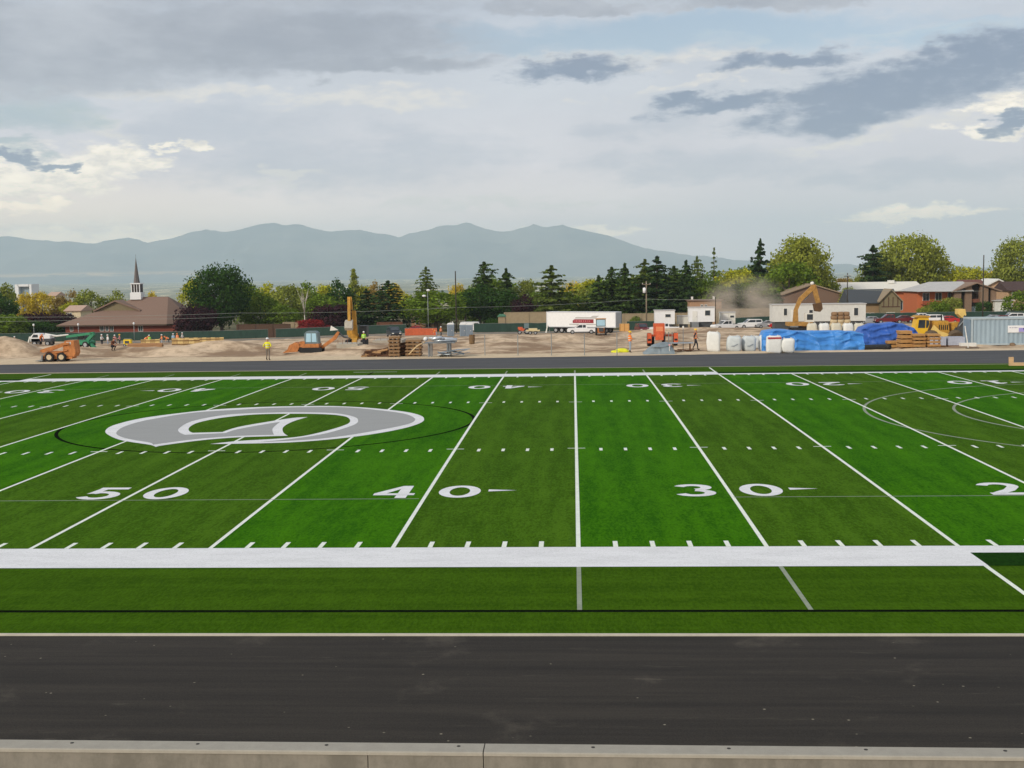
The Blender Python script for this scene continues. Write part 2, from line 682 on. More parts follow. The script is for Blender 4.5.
# sunlit patch painted into the colour along the foot of the range, left side
sun_patch = t.m('MULTIPLY', t.ramp(t.m('ADD', sp.outputs[2], t.m('MULTIPLY', n1, 60)), 30, 60), t.ramp(t.m('ADD', sp.outputs[2], t.m('MULTIPLY', n1, 60)), 130, 70))
sun_patch = t.m('MULTIPLY', sun_patch, t.m('MULTIPLY', t.ramp(sp.outputs[0], -4800, -6800), .6))
c = t.mix(t.m('MULTIPLY', sun_patch, t.ramp(t.noise(t.coord('Object', (.0016, .0004, .02)), 1, 4, .6), .38, .6)), c, C(250, 205, 150))
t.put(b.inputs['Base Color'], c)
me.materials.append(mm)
tag(mo, kind='structure')

# the air
mh = bpy.data.materials.new('haze_air')
mh.use_nodes = True
t = NT(mh.node_tree)
out = t.n('ShaderNodeOutputMaterial')
pv = t.n('ShaderNodeVolumePrincipled')
pv.inputs['Color'].default_value = (.74, .90, 1.0, 1)
pv.inputs['Density'].default_value = 7e-5
pv.inputs['Anisotropy'].default_value = 0.0
t.t.links.new(pv.outputs[0], out.inputs['Volume'])
hz = MB().box((-500, 11900, 402), (34000, 24200, 1014)).build('haze', mh)
tag(hz, kind='stuff')

# ------------------------------------------------------------------ turf and paint
S5, WF = 4.572, 48.768


def crown(y):
    return CROWN * (1 - ((y - WF / 2) / (WF / 2)) ** 2) if 0 < y < WF else 0.0


def turf_mat(name, a, b_, stretch):
    m = bpy.data.materials.new(name)
    m.use_nodes = True
    t = NT(m.node_tree)
    out = t.n('ShaderNodeOutputMaterial')
    bs = t.n('ShaderNodeBsdfPrincipled')
    t.t.links.new(bs.outputs[0], out.inputs[0])
    bs.inputs['Roughness'].default_value = 1.0
    bs.inputs['Specular IOR Level'].default_value = .03
    n1 = t.noise(t.coord('Object', stretch), 1, 6, .62)
    n2 = t.noise(t.coord('Object'), .6, 7, .72)
    n3 = t.noise(t.coord('Object', (1, .35, 1)), 14, 3, .8)
    n4 = t.noise(t.coord('Object', (1, .35, 1)), 2.3, 4, .65)
    f = t.m('ADD', t.m('ADD', t.m('MULTIPLY', n1, .30), t.m('MULTIPLY', n2, .07)), t.m('ADD', t.m('MULTIPLY', n3, .46), t.m('MULTIPLY', n4, .17)))
    c = t.mix(t.ramp(f, .40, .60), a, b_)
    t.put(bs.inputs['Base Color'], c)
    bp = t.n('ShaderNodeBump')
    bp.inputs['Strength'].default_value = .5
    bp.inputs['Distance'].default_value = .03
    t.put(bp.inputs['Height'], n3)
    t.t.links.new(bp.outputs[0], bs.inputs['Normal'])
    return m


TURF_O = turf_mat('turf_olive', C(48, 81, 3), C(74, 110, 19), (1.4, .12, 1))
TURF_G = turf_mat('turf_bright', C(37, 88, 0), C(65, 119, 3), (1.4, .12, 1))
TURF_D = turf_mat('turf_dark', C(14, 42, 3), C(26, 62, 8), (.12, 1.4, 1))
TURF_S = turf_mat('turf_side', C(46, 76, 2), C(66, 98, 10), (.10, 1.6, 1))

v, f, mi = [], [], []


def turf_sheet(x0, x1, y0, y1, k):
    n = max(1, int(math.ceil((y1 - y0) / 1.0)))
    b0 = len(v)
    for i in range(n + 1):
        y = y0 + (y1 - y0) * i / n
        v.append((x0, y, crown(y)))
        v.append((x1, y, crown(y)))
    for i in range(n):
        f.append((b0 + 2 * i, b0 + 2 * i + 1, b0 + 2 * i + 3, b0 + 2 * i + 2))
        mi.append(k)


for k in range(-14, 14):
    q = k if k >= 0 else -k - 1
    turf_sheet(k * S5, (k + 1) * S5, 0, WF, q % 2)
turf_sheet(-14 * S5, 14 * S5, -7.19, 0, 3)
turf_sheet(-14 * S5, 14 * S5, WF, 55.4, 3)
me = bpy.data.meshes.new('football_field')
me.from_pydata(v, [], f)
for m_ in (TURF_O, TURF_G, TURF_D, TURF_S):
    me.materials.append(m_)
me.polygons.foreach_set('material_index', mi)
field = bpy.data.objects.new('football_field', me)
COL.objects.link(field)
tag(field, kind='structure')


def paint_mat(name, col, wear, spec=.1):
    m = bpy.data.materials.new(name)
    m.use_nodes = True
    t = NT(m.node_tree)
    out = t.n('ShaderNodeOutputMaterial')
    bs = t.n('ShaderNodeBsdfPrincipled')
    t.t.links.new(bs.outputs[0], out.inputs[0])
    bs.inputs['Roughness'].default_value = .95
    bs.inputs['Specular IOR Level'].default_value = spec
    n1 = t.noise(t.coord('Object', (.5, 1.6, 1)), 1.2, 6, .65)
    n2 = t.noise(t.coord('Object'), 9, 4, .7)
    c = t.mix(t.ramp(t.m('ADD', t.m('MULTIPLY', n1, .6), t.m('MULTIPLY', n2, .4)), .35, .62), scale_c(col, 1 - wear), col)
    n3 = t.noise(t.coord('Object'), 26, 2, .8)
    c = t.mix(t.m('MULTIPLY', t.ramp(n3, .50, .68), wear * 1.6), c, (.16, .24, .08, 1))
    t.put(bs.inputs['Base Color'], c)
    return m


PW = paint_mat('white_turf', (.80, .80, .81, 1), .14)
PN = paint_mat('white_line_turf', (.82, .86, .76, 1), .12)
PGL = paint_mat('grey_line_turf', C(150, 158, 140), .2)
PGR = paint_mat('grey_logo_turf', C(160, 161, 160), .06)
PBK = paint_mat('black_line_turf', (.006, .008, .005, 1), .04, 0.0)


def drape(polys, lift):
    bm = bmesh.new()
    for poly in polys:
        vs_ = [bm.verts.new((x, y, 0)) for x, y in poly]
        bm.faces.new(vs_)
    ylo = min(p[1] for q in polys for p in q)
    yhi = max(p[1] for q in polys for p in q)
    bmesh.ops.triangulate(bm, faces=bm.faces[:])
    y = math.ceil(ylo)
    while y < yhi:
        bmesh.ops.bisect_plane(bm, geom=bm.verts[:] + bm.edges[:] + bm.faces[:], plane_co=(0, y, 0), plane_no=(0, 1, 0))
        y += 1.0
    for q in bm.verts:
        q.co.z = crown(q.co.y) + lift
    return bm


def marking(name, polys, m, lift=.004):
    bm = drape(polys, lift)
    me = bpy.data.meshes.new(name)
    bm.to_mesh(me)
    bm.free()
    o = bpy.data.objects.new(name, me)
    COL.objects.link(o)
    me.materials.append(m)
    o.parent = field
    return o


def rect(x0, x1, y0, y1):
    return [(x0, y0), (x1, y0), (x1, y1), (x0, y1)]


hw = .055
for k in range(-10, 11):
    X = k * S5
    y1 = WF if abs(k) != 5 else WF + 5.6
    y0 = 0 if abs(k) != 5 else -5.55
    marking('yard_line', [rect(X - hw, X + hw, y0, y1)], PN)
for X, a_, b_ in ((3 * S5, -5.6, -1.9), (4 * S5, -5.6, -1.9)):
    marking('box_line', [rect(X - .05, X + .05, a_, b_)], PGL)
for k in range(1, 5):
    marking('box_line', [rect(k * S5 - .05, k * S5 + .05, WF + 1.85, WF + 4.4)], PGL)
    marking('box_line', [rect(-k * S5 - .05, -k * S5 + .05, WF + 1.85, WF + 4.4)], PGL)
for sgn in (0, 1):
    def yv(a, b_):
        return (min(-a, -b_), max(-a, -b_)) if sgn == 0 else (WF + min(a, b_), WF + max(a, b_))
    a_, b_ = yv(0, 2.02)
    nm_ = marking('sideline_band', [rect(-5 * S5 - .06, 5 * S5 + .06, a_, b_)], PW, .008)
    a_, b_ = yv(0, .72)
    for x0, x1 in ((-50.3, -5 * S5 - .06), (5 * S5 + .06, 50.3)):
        marking('sideline', [rect(x0, x1, a_, b_)], PW, .008)
    a_, b_ = yv(.72, 2.0)
    for x0, x1 in ((-50.3, -5 * S5 - .06), (5 * S5 + .06, 50.3)):
        marking('dark_turf_strip', [rect(x0, x1, a_, b_)], TURF_D, .006)
hs = []
for k in range(-50, 51):
    X = k * .9144
    if k % 5 == 0:
        continue
    for yc in (.33, WF / 3 - .3, 2 * WF / 3 + .3, WF - .33):
        hs.append(rect(X - .06, X + .06, yc - .31, yc + .31))
marking('hash_marks', hs, PN, .005)
ch = []
for k in range(-9, 10):
    for yc in (WF / 3, 2 * WF / 3):
        ch.append(rect(k * S5 - .33, k * S5 + .33, yc - .05, yc + .05))
marking('hash_crosses', ch, PN, .006)

# numerals: outlines in a 1.25 x 2.0 box (x, y)


def arc(cx_, cy_, rx, ry, a0, a1, n=14):
    return [(cx_ + rx * math.cos(R(a0 + (a1 - a0) * i / n)), cy_ + ry * math.sin(R(a0 + (a1 - a0) * i / n))) for i in range(n + 1)]


def ring(cx_, cy_, rx, ry, ix, iy, a0=0, a1=360, n=36):
    o_ = arc(cx_, cy_, rx, ry, a0, a1, n)
    i_ = arc(cx_, cy_, ix, iy, a0, a1, n)
    return [[o_[k], o_[k + 1], i_[k + 1], i_[k]] for k in range(n)]


def stroke(pts, w0, w1=None):
    """polyline ribbon; w0 width of vertical strokes, w1 of horizontal ones"""
    w1 = w1 or w0
    P_ = [Vector((p[0], p[1])) for p in pts]
    L_, R_ = [], []
    for i, p in enumerate(P_):
        d = (P_[min(i + 1, len(P_) - 1)] - P_[max(i - 1, 0)]).normalized()
        n_ = Vector((-d.y, d.x))
        wd = Vector((n_.x * w0, n_.y * w1)) / 2
        L_.append(tuple(p + wd))
        R_.append(tuple(p - wd))
    return [[L_[i], L_[i + 1], R_[i + 1], R_[i]] for i in range(len(P_) - 1)]


DIG = {
    '0': ring(.64, 1.0, .64, 1.0, .31, .70),
    '1': [[(.45, 0), (.85, 0), (.85, 2.0), (.45, 2.0)], [(.45, 1.95), (.45, 1.45), (.12, 1.35), (.12, 1.6)], [(.15, 0), (1.15, 0), (1.15, .3), (.15, .3)]],
    '2': stroke(arc(.62, 1.42, .44, .42, 165, -25, 14) + [(.75, .75), (.4, .4), (.2, .16)], .34, .30) + [[(.04, 0), (1.24, 0), (1.24, .34), (.04, .34)]],
    '3': stroke(arc(.58, 1.47, .42, .38, 160, -80, 14), .34, .30) + stroke(arc(.58, .57, .46, .42, 85, -160, 16), .34, .30),
    '4': [[(.72, 0), (1.06, 0), (1.06, 2.0), (.72, 2.0)], [(0, .45), (1.25, .45), (1.25, .75), (0, .75)], [(0, .75), (.38, .75), (.74, 1.5), (.74, 2.0)]],
    '5': [[(.22, 1.68), (1.16, 1.68), (1.16, 2.0), (.22, 2.0)], [(.12, .92), (.42, 1.0), (.52, 1.72), (.22, 1.72)]] + stroke([(.28, 1.0)] + arc(.58, .67, .48, .52, 110, -155, 18), .34, .30),
}


def numeral(txt, X, flip, arrow):
    polys = []
    yb = 6.45
    for ch_, off in ((txt[0], -1.62), (txt[1], .34)):
        for q in DIG[ch_]:
            polys.append([(off + p[0], p[1]) for p in q])
    arr = None
    if arrow:
        arr = [(arrow * 1.85, .98), (arrow * 2.72, 1.15), (arrow * 1.85, 1.32)]
    def tr(p, dy):
        x, y = p
        if flip:
            return (X - x, WF - yb - y)
        return (X + x, yb + y)
    o = marking('yard_number', [[tr(p, 0) for p in q] for q in polys], PW, .008)
    if arr:
        if flip:
            arr = [(-x, y) for x, y in arr]
        marking('number_arrow', [[tr(p, 0) for p in arr]], PW, .008)


for k in range(-8, 9, 2):
    n_ = 50 - 5 * abs(k)
    for fl in (False, True):
        numeral('%d' % n_, k * S5, fl, 0 if k == 0 else (1 if k > 0 else -1))
# soccer lines, thin touchlines, the circles
marking('touch_line', [rect(-50, 9.0, 6.30, 6.36), rect(18.3, 50, 6.30, 6.36)], PGL, .005)
marking('touch_line', [rect(-50, 50, WF - 6.36, WF - 6.30)], PGL, .005)
marking('black_line', [rect(-64, 64, -5.75, -5.59)], PBK, .005)
marking('black_line', [rect(-.06, .06, WF + 2.05, WF + 4.6)], PBK, .005)
marking('touch_line', [rect(-1.4, 1.6, WF + 4.7, WF + 4.82)], PN, .005)
marking('centre_circle', ring(0, 24.9, 9.22, 9.22, 9.06, 9.06, n=120), PBK, .003)
marking('grey_arc', ring(41.93, 25.2, 15.12, 15.12, 14.99, 14.99, 60, 300, n=120), PGL, .003)
marking('grey_arc', ring(41.93, 25.2, 11.12, 11.12, 10.99, 10.99, 60, 300, n=100), PGL, .003)

LOGO_W = [(105.5, 432.7), (109.4, 427.2), (123.4, 422.5), (140.6, 418.6), (160, 415.7), (185, 412.6), (203.8, 410.6), (227, 408.8), (269, 406.9), (320, 406.1),
          (351, 406.9), (382.5, 409.2), (407.5, 412.3), (420, 415.5), (424, 418.6), (421.6, 422.5), (407.5, 427.5), (382.5, 432.7), (351, 437.3),
          (320, 440.5), (285, 442.8), (238, 443.9), (210, 444.2), (238, 441.2), (277, 438.9), (300.6, 436.6), (320, 432.6), (340, 427), (349.7, 422.5),
          (348, 417.8), (338.7, 415.5), (320, 414.2), (285, 413.9), (253.7, 414.7), (222.5, 417.8), (199, 422.5), (189.7, 427.2), (189, 431),
          (192.8, 433), (222.5, 432.2), (238, 427.2), (269, 421.7), (292.8, 418.1), (307.6, 417.2), (292.8, 421.7), (283.4, 427.2), (283.4, 432.7),
          (288, 436), (238, 437.5), (199, 440.7), (160, 446), (156, 447.2), (150, 445), (128, 441.7), (115.6, 438.6)]
LOGO_G = [(116.4, 432.7), (123.4, 427.2), (140.6, 421.7), (160, 418), (180, 414.6), (203.8, 411.9), (238, 410), (269, 408.1), (320, 407.2), (351, 407.8),
          (382.5, 410.8), (404, 413.9), (413.8, 417.8), (414.5, 421), (407.5, 424.4), (387, 428.8), (351, 435), (320, 438.9), (285, 441.3), (260, 442.2),
          (285, 439.9), (320, 434.9), (343.4, 428.8), (356, 424), (358, 420), (354, 417), (340, 413.9), (320, 412.7), (285, 412.5), (238, 413.9),
          (214.7, 416.6), (191, 421.7), (178.8, 428.8), (179.5, 432.7), (185, 435), (225.6, 433.3), (238, 429.4), (269, 423.8), (280, 422.2), (272.5, 428.8),
          (274, 435), (238, 436.1), (199, 439), (160, 443.9), (153, 445), (150, 442.8), (132.8, 440), (120, 436.6)]


def on_turf(px, py):
    z = CROWN
    for _ in range(5):
        d = ray(px, py)
        p = EYE + d * ((z - CZ) / d.z)
        z = crown(p.y)
    return (p.x, p.y)




def smooth_loop(pts, n=4):
    """closed Catmull-Rom through the points, keeping sharp corners sharp"""
    q = [Vector(p) for p in pts]
    out_ = []
    m = len(q)
    def sharp(i):
        a, b_ = (q[i] - q[i - 1]), (q[(i + 1) % m] - q[i])
        return a.angle(b_) > R(62)
    for i in range(m):
        p0, p1, p2, p3 = q[i - 1], q[i], q[(i + 1) % m], q[(i + 2) % m]
        t1 = Vector((0, 0)) if sharp(i) else (p2 - p0) * .5
        t2 = Vector((0, 0)) if sharp((i + 1) % m) else (p3 - p1) * .5
        L0 = (p2 - p1).length
        for t_ in (t1, t2):
            if t_.length > L0 * 1.2:
                t_ *= L0 * 1.2 / t_.length
        for k in range(n):
            s = k / n
            h1, h2, h3, h4 = 2 * s ** 3 - 3 * s * s + 1, -2 * s ** 3 + 3 * s * s, s ** 3 - 2 * s * s + s, s ** 3 - s * s
            v_ = p1 * h1 + p2 * h2 + t1 * h3 + t2 * h4
            out_.append((v_.x, v_.y))
    return out_


marking('logo_outline', [smooth_loop([on_turf(*p) for p in LOGO_W])], PW, .009)
marking('logo_fill', [smooth_loop([on_turf(*p) for p in LOGO_G])], PGR, .013)

# ------------------------------------------------------------------ running track, kerb, wall


def asphalt(name, a, b_, st):
    m = bpy.data.materials.new(name)
    m.use_nodes = True
    t = NT(m.node_tree)
    out = t.n('ShaderNodeOutputMaterial')
    bs = t.n('ShaderNodeBsdfPrincipled')
    t.t.links.new(bs.outputs[0], out.inputs[0])
    bs.inputs['Roughness'].default_value = .88
    bs.inputs['Specular IOR Level'].default_value = .25
    n1 = t.noise(t.coord('Object', st), 1, 6, .65)
    n2 = t.noise(t.coord('Object'), .5, 6, .65)
    n3 = t.noise(t.coord('Object'), 40, 2, .7)
    c = t.mix(t.ramp(t.m('ADD', t.m('MULTIPLY', n1, .55), t.m('MULTIPLY', n3, .45)), .35, .66), a, b_)
    # dusty smears
    c = t.mix(t.m('MULTIPLY', t.ramp(n2, .56, .78), .35), c, C(112, 104, 92))
    sm = t.noise(t.coord('Object', (.35, 2.2, 1)), 1.4, 6, .75)
    c = t.mix(t.m('MULTIPLY', t.ramp(sm, .58, .74), .24), c, C(120, 112, 98))
    # stray grit
    vo = t.n('ShaderNodeTexVoronoi')
    vo.inputs['Scale'].default_value = 2.4
    t.put(vo.inputs['Vector'], t.coord('Object'))
    grit = t.m('MULTIPLY', t.ramp(vo.outputs['Distance'], .07, .025), t.ramp(t.noise(t.coord('Object'), .7, 3), .42, .54))
    c = t.mix(t.m('MULTIPLY', grit, .7), c, C(170, 160, 140))
    t.put(bs.inputs['Base Color'], c)
    bp = t.n('ShaderNodeBump')
    bp.inputs['Strength'].default_value = .3
    bp.inputs['Distance'].default_value = .01
    t.put(bp.inputs['Height'], n3)
    t.t.links.new(bp.outputs[0], bs.inputs['Normal'])
    return m


ASP = asphalt('track_asphalt', C(34, 31, 27), C(58, 53, 46), (.12, 2.6, 1))
o = MB().face([(-75, -12.75, -.02), (75, -12.75, -.02), (75, -7.24, -.02), (-75, -7.24, -.02)]).build('running_track', ASP)
tag(o, kind='structure')
ASPF = asphalt('far_track_asphalt', C(66, 66, 68), C(86, 86, 87), (.12, 1.2, 1))
mb = MB()
fx = [(-75, 57.2, 60.5), (-45, 56.4, 63.4), (-26, 55.9, 65.1), (9, 55.35, 66.3), (22, 55.1, 67.3), (36, 54.85, 68.8), (50, 54.6, 69.3), (75, 54.2, 69.6)]
for (xa, na, fa), (xb, nb_, fb) in zip(fx, fx[1:]):
    mb.face([(xa, na, -.02), (xb, nb_, -.02), (xb, fb, -.02), (xa, fa, -.02)])
o = mb.build('far_running_track', ASPF)
tag(o, kind='structure')
CON = mat('pale_concrete', C(172, 164, 148), .85, .12, 3, bump=.15)
mb = MB()
for (xa, na, fa), (xb, nb_, fb) in zip(fx, fx[1:]):
    a_, b_ = na - .02, nb_ - .02
    mb.prism([(-.1, -.12), (-.1, .012), (.0, .012), (.0, -.12)], 0, 1, 'x')
    k = len(mb.v)
    for i in range(8):
        q = mb.v[k - 8 + i]
        mb.v[k - 8 + i] = (xa if i < 4 else xb, (a_ if i < 4 else b_) + q[1], q[2])
o = mb.build('far_kerb', CON)
tag(o, kind='structure')
# spoil lip along the far asphalt edge
mb = MB()
for (xa, na, fa), (xb, nb_, fb) in zip(fx, fx[1:]):
    for i in range(12):
        p, q = i / 12, (i + 1) / 12
        mb.face([(xa + (xb - xa) * p, fa + (fb - fa) * p + .25 * mnoise.noise(Vector((xa + (xb - xa) * p, 0, 0))), -.012),
                 (xa + (xb - xa) * q, fa + (fb - fa) * q + .25 * mnoise.noise(Vector((xa + (xb - xa) * q, 0, 0))), -.012),
                 (xa + (xb - xa) * q, 70.2, .02), (xa + (xb - xa) * p, 70.2, .02)])
o = mb.build('soil_verge', mat('verge_soil', C(204, 184, 154), .95, .18, 1.6, spec=.1))
tag(o, kind='structure')
o = MB().box((0, -7.24, -.056), (150, .095, .124)).build('kerb_strip', mat('kerb_concrete', C(196, 188, 170), .85, .1, 2))
tag(o, kind='structure')

# near concrete wall: three pours with joints, a smooth cap, rusty anchor holes
wface = bpy.data.materials.new('stained_shaded_concrete')
wface.use_nodes = True
t = NT(wface.node_tree)
out = t.n('ShaderNodeOutputMaterial')
bs = t.n('ShaderNodeBsdfPrincipled')
t.t.links.new(bs.outputs[0], out.inputs[0])
bs.inputs['Roughness'].default_value = .9
n1 = t.noise(t.coord('Object', (1.6, 1.6, .35)), 1.5, 6, .65)
n2 = t.noise(t.coord('Object'), 9, 5, .7)
c = t.mix(t.ramp(t.m('ADD', t.m('MULTIPLY', n1, .7), t.m('MULTIPLY', n2, .3)), .35, .65), C(108, 104, 94), C(132, 127, 116))  # stained tone, darkened further to paint in the shade on this face
t.put(bs.inputs['Base Color'], c)
CAPM = mat('cap_concrete', C(158, 153, 141), .85, .08, 4, bump=.12)
IRON = mat('dark_iron', C(48, 44, 40), .6, .2, 5, metal=.4)
j1, j2 = W(368, 756, -12.85).x, W(483.5, 756, -12.85).x
segs = [(-75, j1, 'left'), (j1, j2, 'mid'), (j2, 75, 'right')]
wall = thing('concrete_wall', 'low stained concrete wall with pale cap along the near edge of the asphalt track', 'wall', (CX, -12.74, -.53), -.0095)
for x0, x1, _n in segs:
    g = .006
    MB().box(((x0 + x1) / 2 - CX, 0, -.35), (x1 - x0 - 2 * g, .30, 1.64)).build('wall_panel', wface, wall)
for x0, x1 in ((-75, j2), (j2, 75)):
    mb = MB().prism([(-.17, .475), (-.17, .515), (-.155, .53), (.155, .53), (.17, .515), (.17, .475)], x0 - CX + .008, x1 - CX - .008, 'x')
    mb.build('wall_cap', CAPM, wall)
for px in (-60, 72, 198, 327, 459, 593, 728, 864, 1002, 1140):
    p = W(px, 742 + px * .008, -12.62)
    MB().cyl((p.x - CX, .05, .528), (p.x - CX, .05, .5335), .028, n=10).build('anchor_hole', IRON, wall)
# ================================================================== trees
BARK = mat('bark', C(88, 74, 60), .9, .25, 3, stretch=(3, 3, .6), bump=.3)
BARK_PALE = mat('bare_wood', C(205, 196, 180), .85, .15, 3, stretch=(3, 3, .6))
LEAF = {
    'dark': leaf_mat('leaf_dark_green', C(58, 86, 36)),
    'mid': leaf_mat('leaf_mid_green', C(106, 128, 42)),
    'lime': leaf_mat('leaf_lime', C(176, 176, 52)),
    'yellow': leaf_mat('leaf_yellow_sunlit', C(208, 184, 48), C(240, 216, 84)),  # strong sun on the far left trees is put into this yellow
    'tan': leaf_mat('leaf_tan', C(158, 134, 72)),
    'olive': leaf_mat('leaf_olive', C(136, 144, 62)),
    'purple': leaf_mat('leaf_purple', C(64, 40, 46)),
    'red': leaf_mat('leaf_red', C(142, 48, 48)),
    'pine': leaf_mat('needle_green', C(74, 94, 44), trans=.25),
    'pine_lt': leaf_mat('needle_olive', C(100, 114, 50), trans=.3),
    'pine_dk': leaf_mat('needle_dark', C(58, 78, 42), trans=.2),
    'gold_green': leaf_mat('leaf_gold_green', C(146, 152, 62)),
}


def leaf_quads(mb, c, n, s, rnd, flat=.0):
    """a small tilted leaf-spray face centred at c facing roughly n"""
    n = (n + Vector((rnd.uniform(-1, 1), rnd.uniform(-1, 1), rnd.uniform(-1, 1))) * .9).normalized()
    a = n.orthogonal().normalized()
    th = rnd.uniform(0, 6.28)
    b_ = n.cross(a)
    x = a * math.cos(th) + b_ * math.sin(th)
    y = n.cross(x)
    s1, s2 = s * rnd.uniform(.6, 1.15), s * rnd.uniform(.45, .9)
    mb.face([c - x * s1, c - y * s2 + n * s * .15, c + x * s1, c + y * s2 - n * s * .1])


def broadleaf(seed, H=10.0, Wd=8.0, base=.16, clumps=70, per=44, leaf=.26, shape='round'):
    rnd = random.Random(seed)
    mb = MB()
    cz, rz = H * (1 + base) / 2, H * (1 - base) / 2
    rx = Wd / 2
    lobes = []
    for i in range(9):
        th, ph = rnd.uniform(0, 6.28), rnd.uniform(-.8, 1.0)
        lobes.append((Vector((math.cos(th) * math.cos(ph), math.sin(th) * math.cos(ph), math.sin(ph))), rnd.uniform(-.30, .22)))
    for i in range(clumps):
        th = rnd.uniform(0, 6.28)
        sz = rnd.uniform(-1, 1)
        d = Vector((math.cos(th) * math.sqrt(1 - sz * sz), math.sin(th) * math.sqrt(1 - sz * sz), sz))
        k = 1.0
        for l, a in lobes:
            k += a * max(0, d.dot(l)) ** 5
        if shape == 'tall':
            k *= .86 + .14 * math.cos(sz * 2.2)
        q = rnd.uniform(.45, 1) ** .5 * k * .86
        c = Vector((d.x * rx * q, d.y * rx * q, cz + d.z * rz * q))
        if shape == 'poplar':
            f = max(.05, math.sin(math.pi * min(1, ((c.z - base * H) / (H * (1 - base))) * .86 + .12)))
            c.x *= f
            c.y *= f
        cr = rnd.uniform(.11, .19) * Wd * (1 if shape != 'poplar' else 1.0)
        for j in range(per):
            e = Vector((rnd.gauss(0, 1), rnd.gauss(0, 1), rnd.gauss(0, 1) * .8)).normalized()
            r_ = cr * rnd.uniform(.55, 1.08)
            leaf_quads(mb, c + Vector((e.x, e.y, e.z * .72)) * r_, (e + d * .3).normalized(), leaf * rnd.uniform(.7, 1.25), rnd)
    tr = MB()
    tr.tube([(0, 0, -.3), (.05, 0, H * .2), (.12, .1, H * .45), (.1, .1, H * .72)], [H * .032, H * .025, H * .017, H * .006], 8)
    for i in range(6):
        a = i * 1.05 + rnd.uniform(-.3, .3)
        z0 = H * rnd.uniform(.2, .42)
        tr.tube([(.06, .03, z0), (math.cos(a) * rx * .3, math.sin(a) * rx * .3, z0 + H * .12), (math.cos(a) * rx * .62, math.sin(a) * rx * .62, z0 + H * .27)],
                [H * .013, H * .009, H * .003], 6)
    return mb.mesh('broadleaf_crown'), tr.mesh('broadleaf_trunk', True)


def conifer(seed, H=12.0, Wd=6.0, base=.08, whorls=20, br=9, per=26, leaf=.24, power=.85, droop=.25, irr=.12):
    rnd = random.Random(seed)
    mb = MB()
    for i in range(whorls):
        s = i / (whorls - 1)
        z = H * (base + (1 - base) * s ** .92)
        rad = Wd / 2 * ((1 - s) ** power) * rnd.uniform(1 - irr * 1.2, 1 + irr) + .12
        if s < .12:
            rad *= .75 + s * 2
        nb_ = max(4, int(br * (.55 + .45 * (1 - s))))
        a0 = rnd.uniform(0, 6.28)
        for j in range(nb_):
            a = a0 + 6.283 * j / nb_ + rnd.uniform(-.25, .25)
            L = rad * rnd.uniform(.68 - irr * .8, 1.12 + irr * .3)
            zj = rnd.uniform(-.55, .55) * H * (1 - base) / whorls * (1 if irr > .2 else .3)
            d = Vector((math.cos(a), math.sin(a), 0))
            for q in range(max(5, int(per * (.3 + .7 * (1 - s))))):
                u = rnd.uniform(.12, 1)
                c = d * (L * u) + Vector((0, 0, z + zj + (.16 - droop * u) * L + rnd.uniform(-.12, .12) * (1 + L * .15)))
                c += Vector((-d.y, d.x, 0)) * rnd.gauss(0, .13) * L * (1.15 - u * .6)
                leaf_quads(mb, c, (Vector((0, 0, .8)) + d * .55).normalized(), leaf * rnd.uniform(.75, 1.3), rnd)
    for q in range(14):
        leaf_quads(mb, Vector((rnd.uniform(-.1, .1), rnd.uniform(-.1, .1), H * rnd.uniform(.94, 1.02))), Vector((rnd.uniform(-1, 1), -1, .3)), leaf, rnd)
    tr = MB().tube([(0, 0, -.3), (0, 0, H * .5), (0, 0, H * .97)], [H * .022, H * .013, H * .003], 8)
    return mb.mesh('conifer_crown'), tr.mesh('conifer_trunk', True)


PRO = {
    'round': [broadleaf(1, 10, 8.5), broadleaf(2, 10, 8.5, .1), broadleaf(3, 10, 8.5, .13, 80, 40)],
    'big': [broadleaf(11, 10, 9.5, .12, 170, 62, .2), broadleaf(12, 10, 9.0, .14, 170, 62, .2), broadleaf(13, 10, 9.5, .1, 170, 62, .2)],
    'tall': [broadleaf(21, 10, 6.0, .1, 80, 44, .22, 'tall'), broadleaf(22, 10, 6.0, .1, 80, 44, .22, 'tall')],
    'poplar': [broadleaf(31, 10, 2.9, .04, 90, 34, .16, 'poplar')],
    'bush': [broadleaf(41, 10, 15.0, .0, 80, 44, .42), broadleaf(42, 10, 14.0, .02, 80, 44, .42)],
    'pine': [conifer(51, 12, 6.1, .04, 17, 10, 44, .27, .5, .05, .3), conifer(52, 12, 6.4, .05, 16, 10, 46, .27, .46, -.05, .34), conifer(53, 12, 5.8, .03, 18, 10, 42, .27, .6, .1, .26), conifer(54, 12, 6.2, .04, 15, 10, 48, .28, .52, .0, .36)],
    'fatpine': [conifer(61, 12, 10.0, .08, 17, 11, 30, .30, .55, .12), conifer(62, 12, 9.0, .08, 18, 11, 30, .28, .6, .15)],
    'spindly': [conifer(71, 12, 4.2, .12, 13, 5, 14, .22, .7, -.15)],
}
SIZE = {'round': (10, 8.5), 'big': (10, 9.3), 'tall': (10, 6), 'poplar': (10, 2.9), 'bush': (10, 14.5), 'pine': (12, 6.1), 'fatpine': (12, 9.5), 'spindly': (12, 4.2)}
KN = {'round': 'broadleaf_tree', 'big': 'broadleaf_tree', 'tall': 'broadleaf_tree', 'poplar': 'poplar_tree', 'bush': 'shrub', 'pine': 'pine_tree',
      'fatpine': 'pine_tree', 'spindly': 'pine_tree'}
CNT = {}


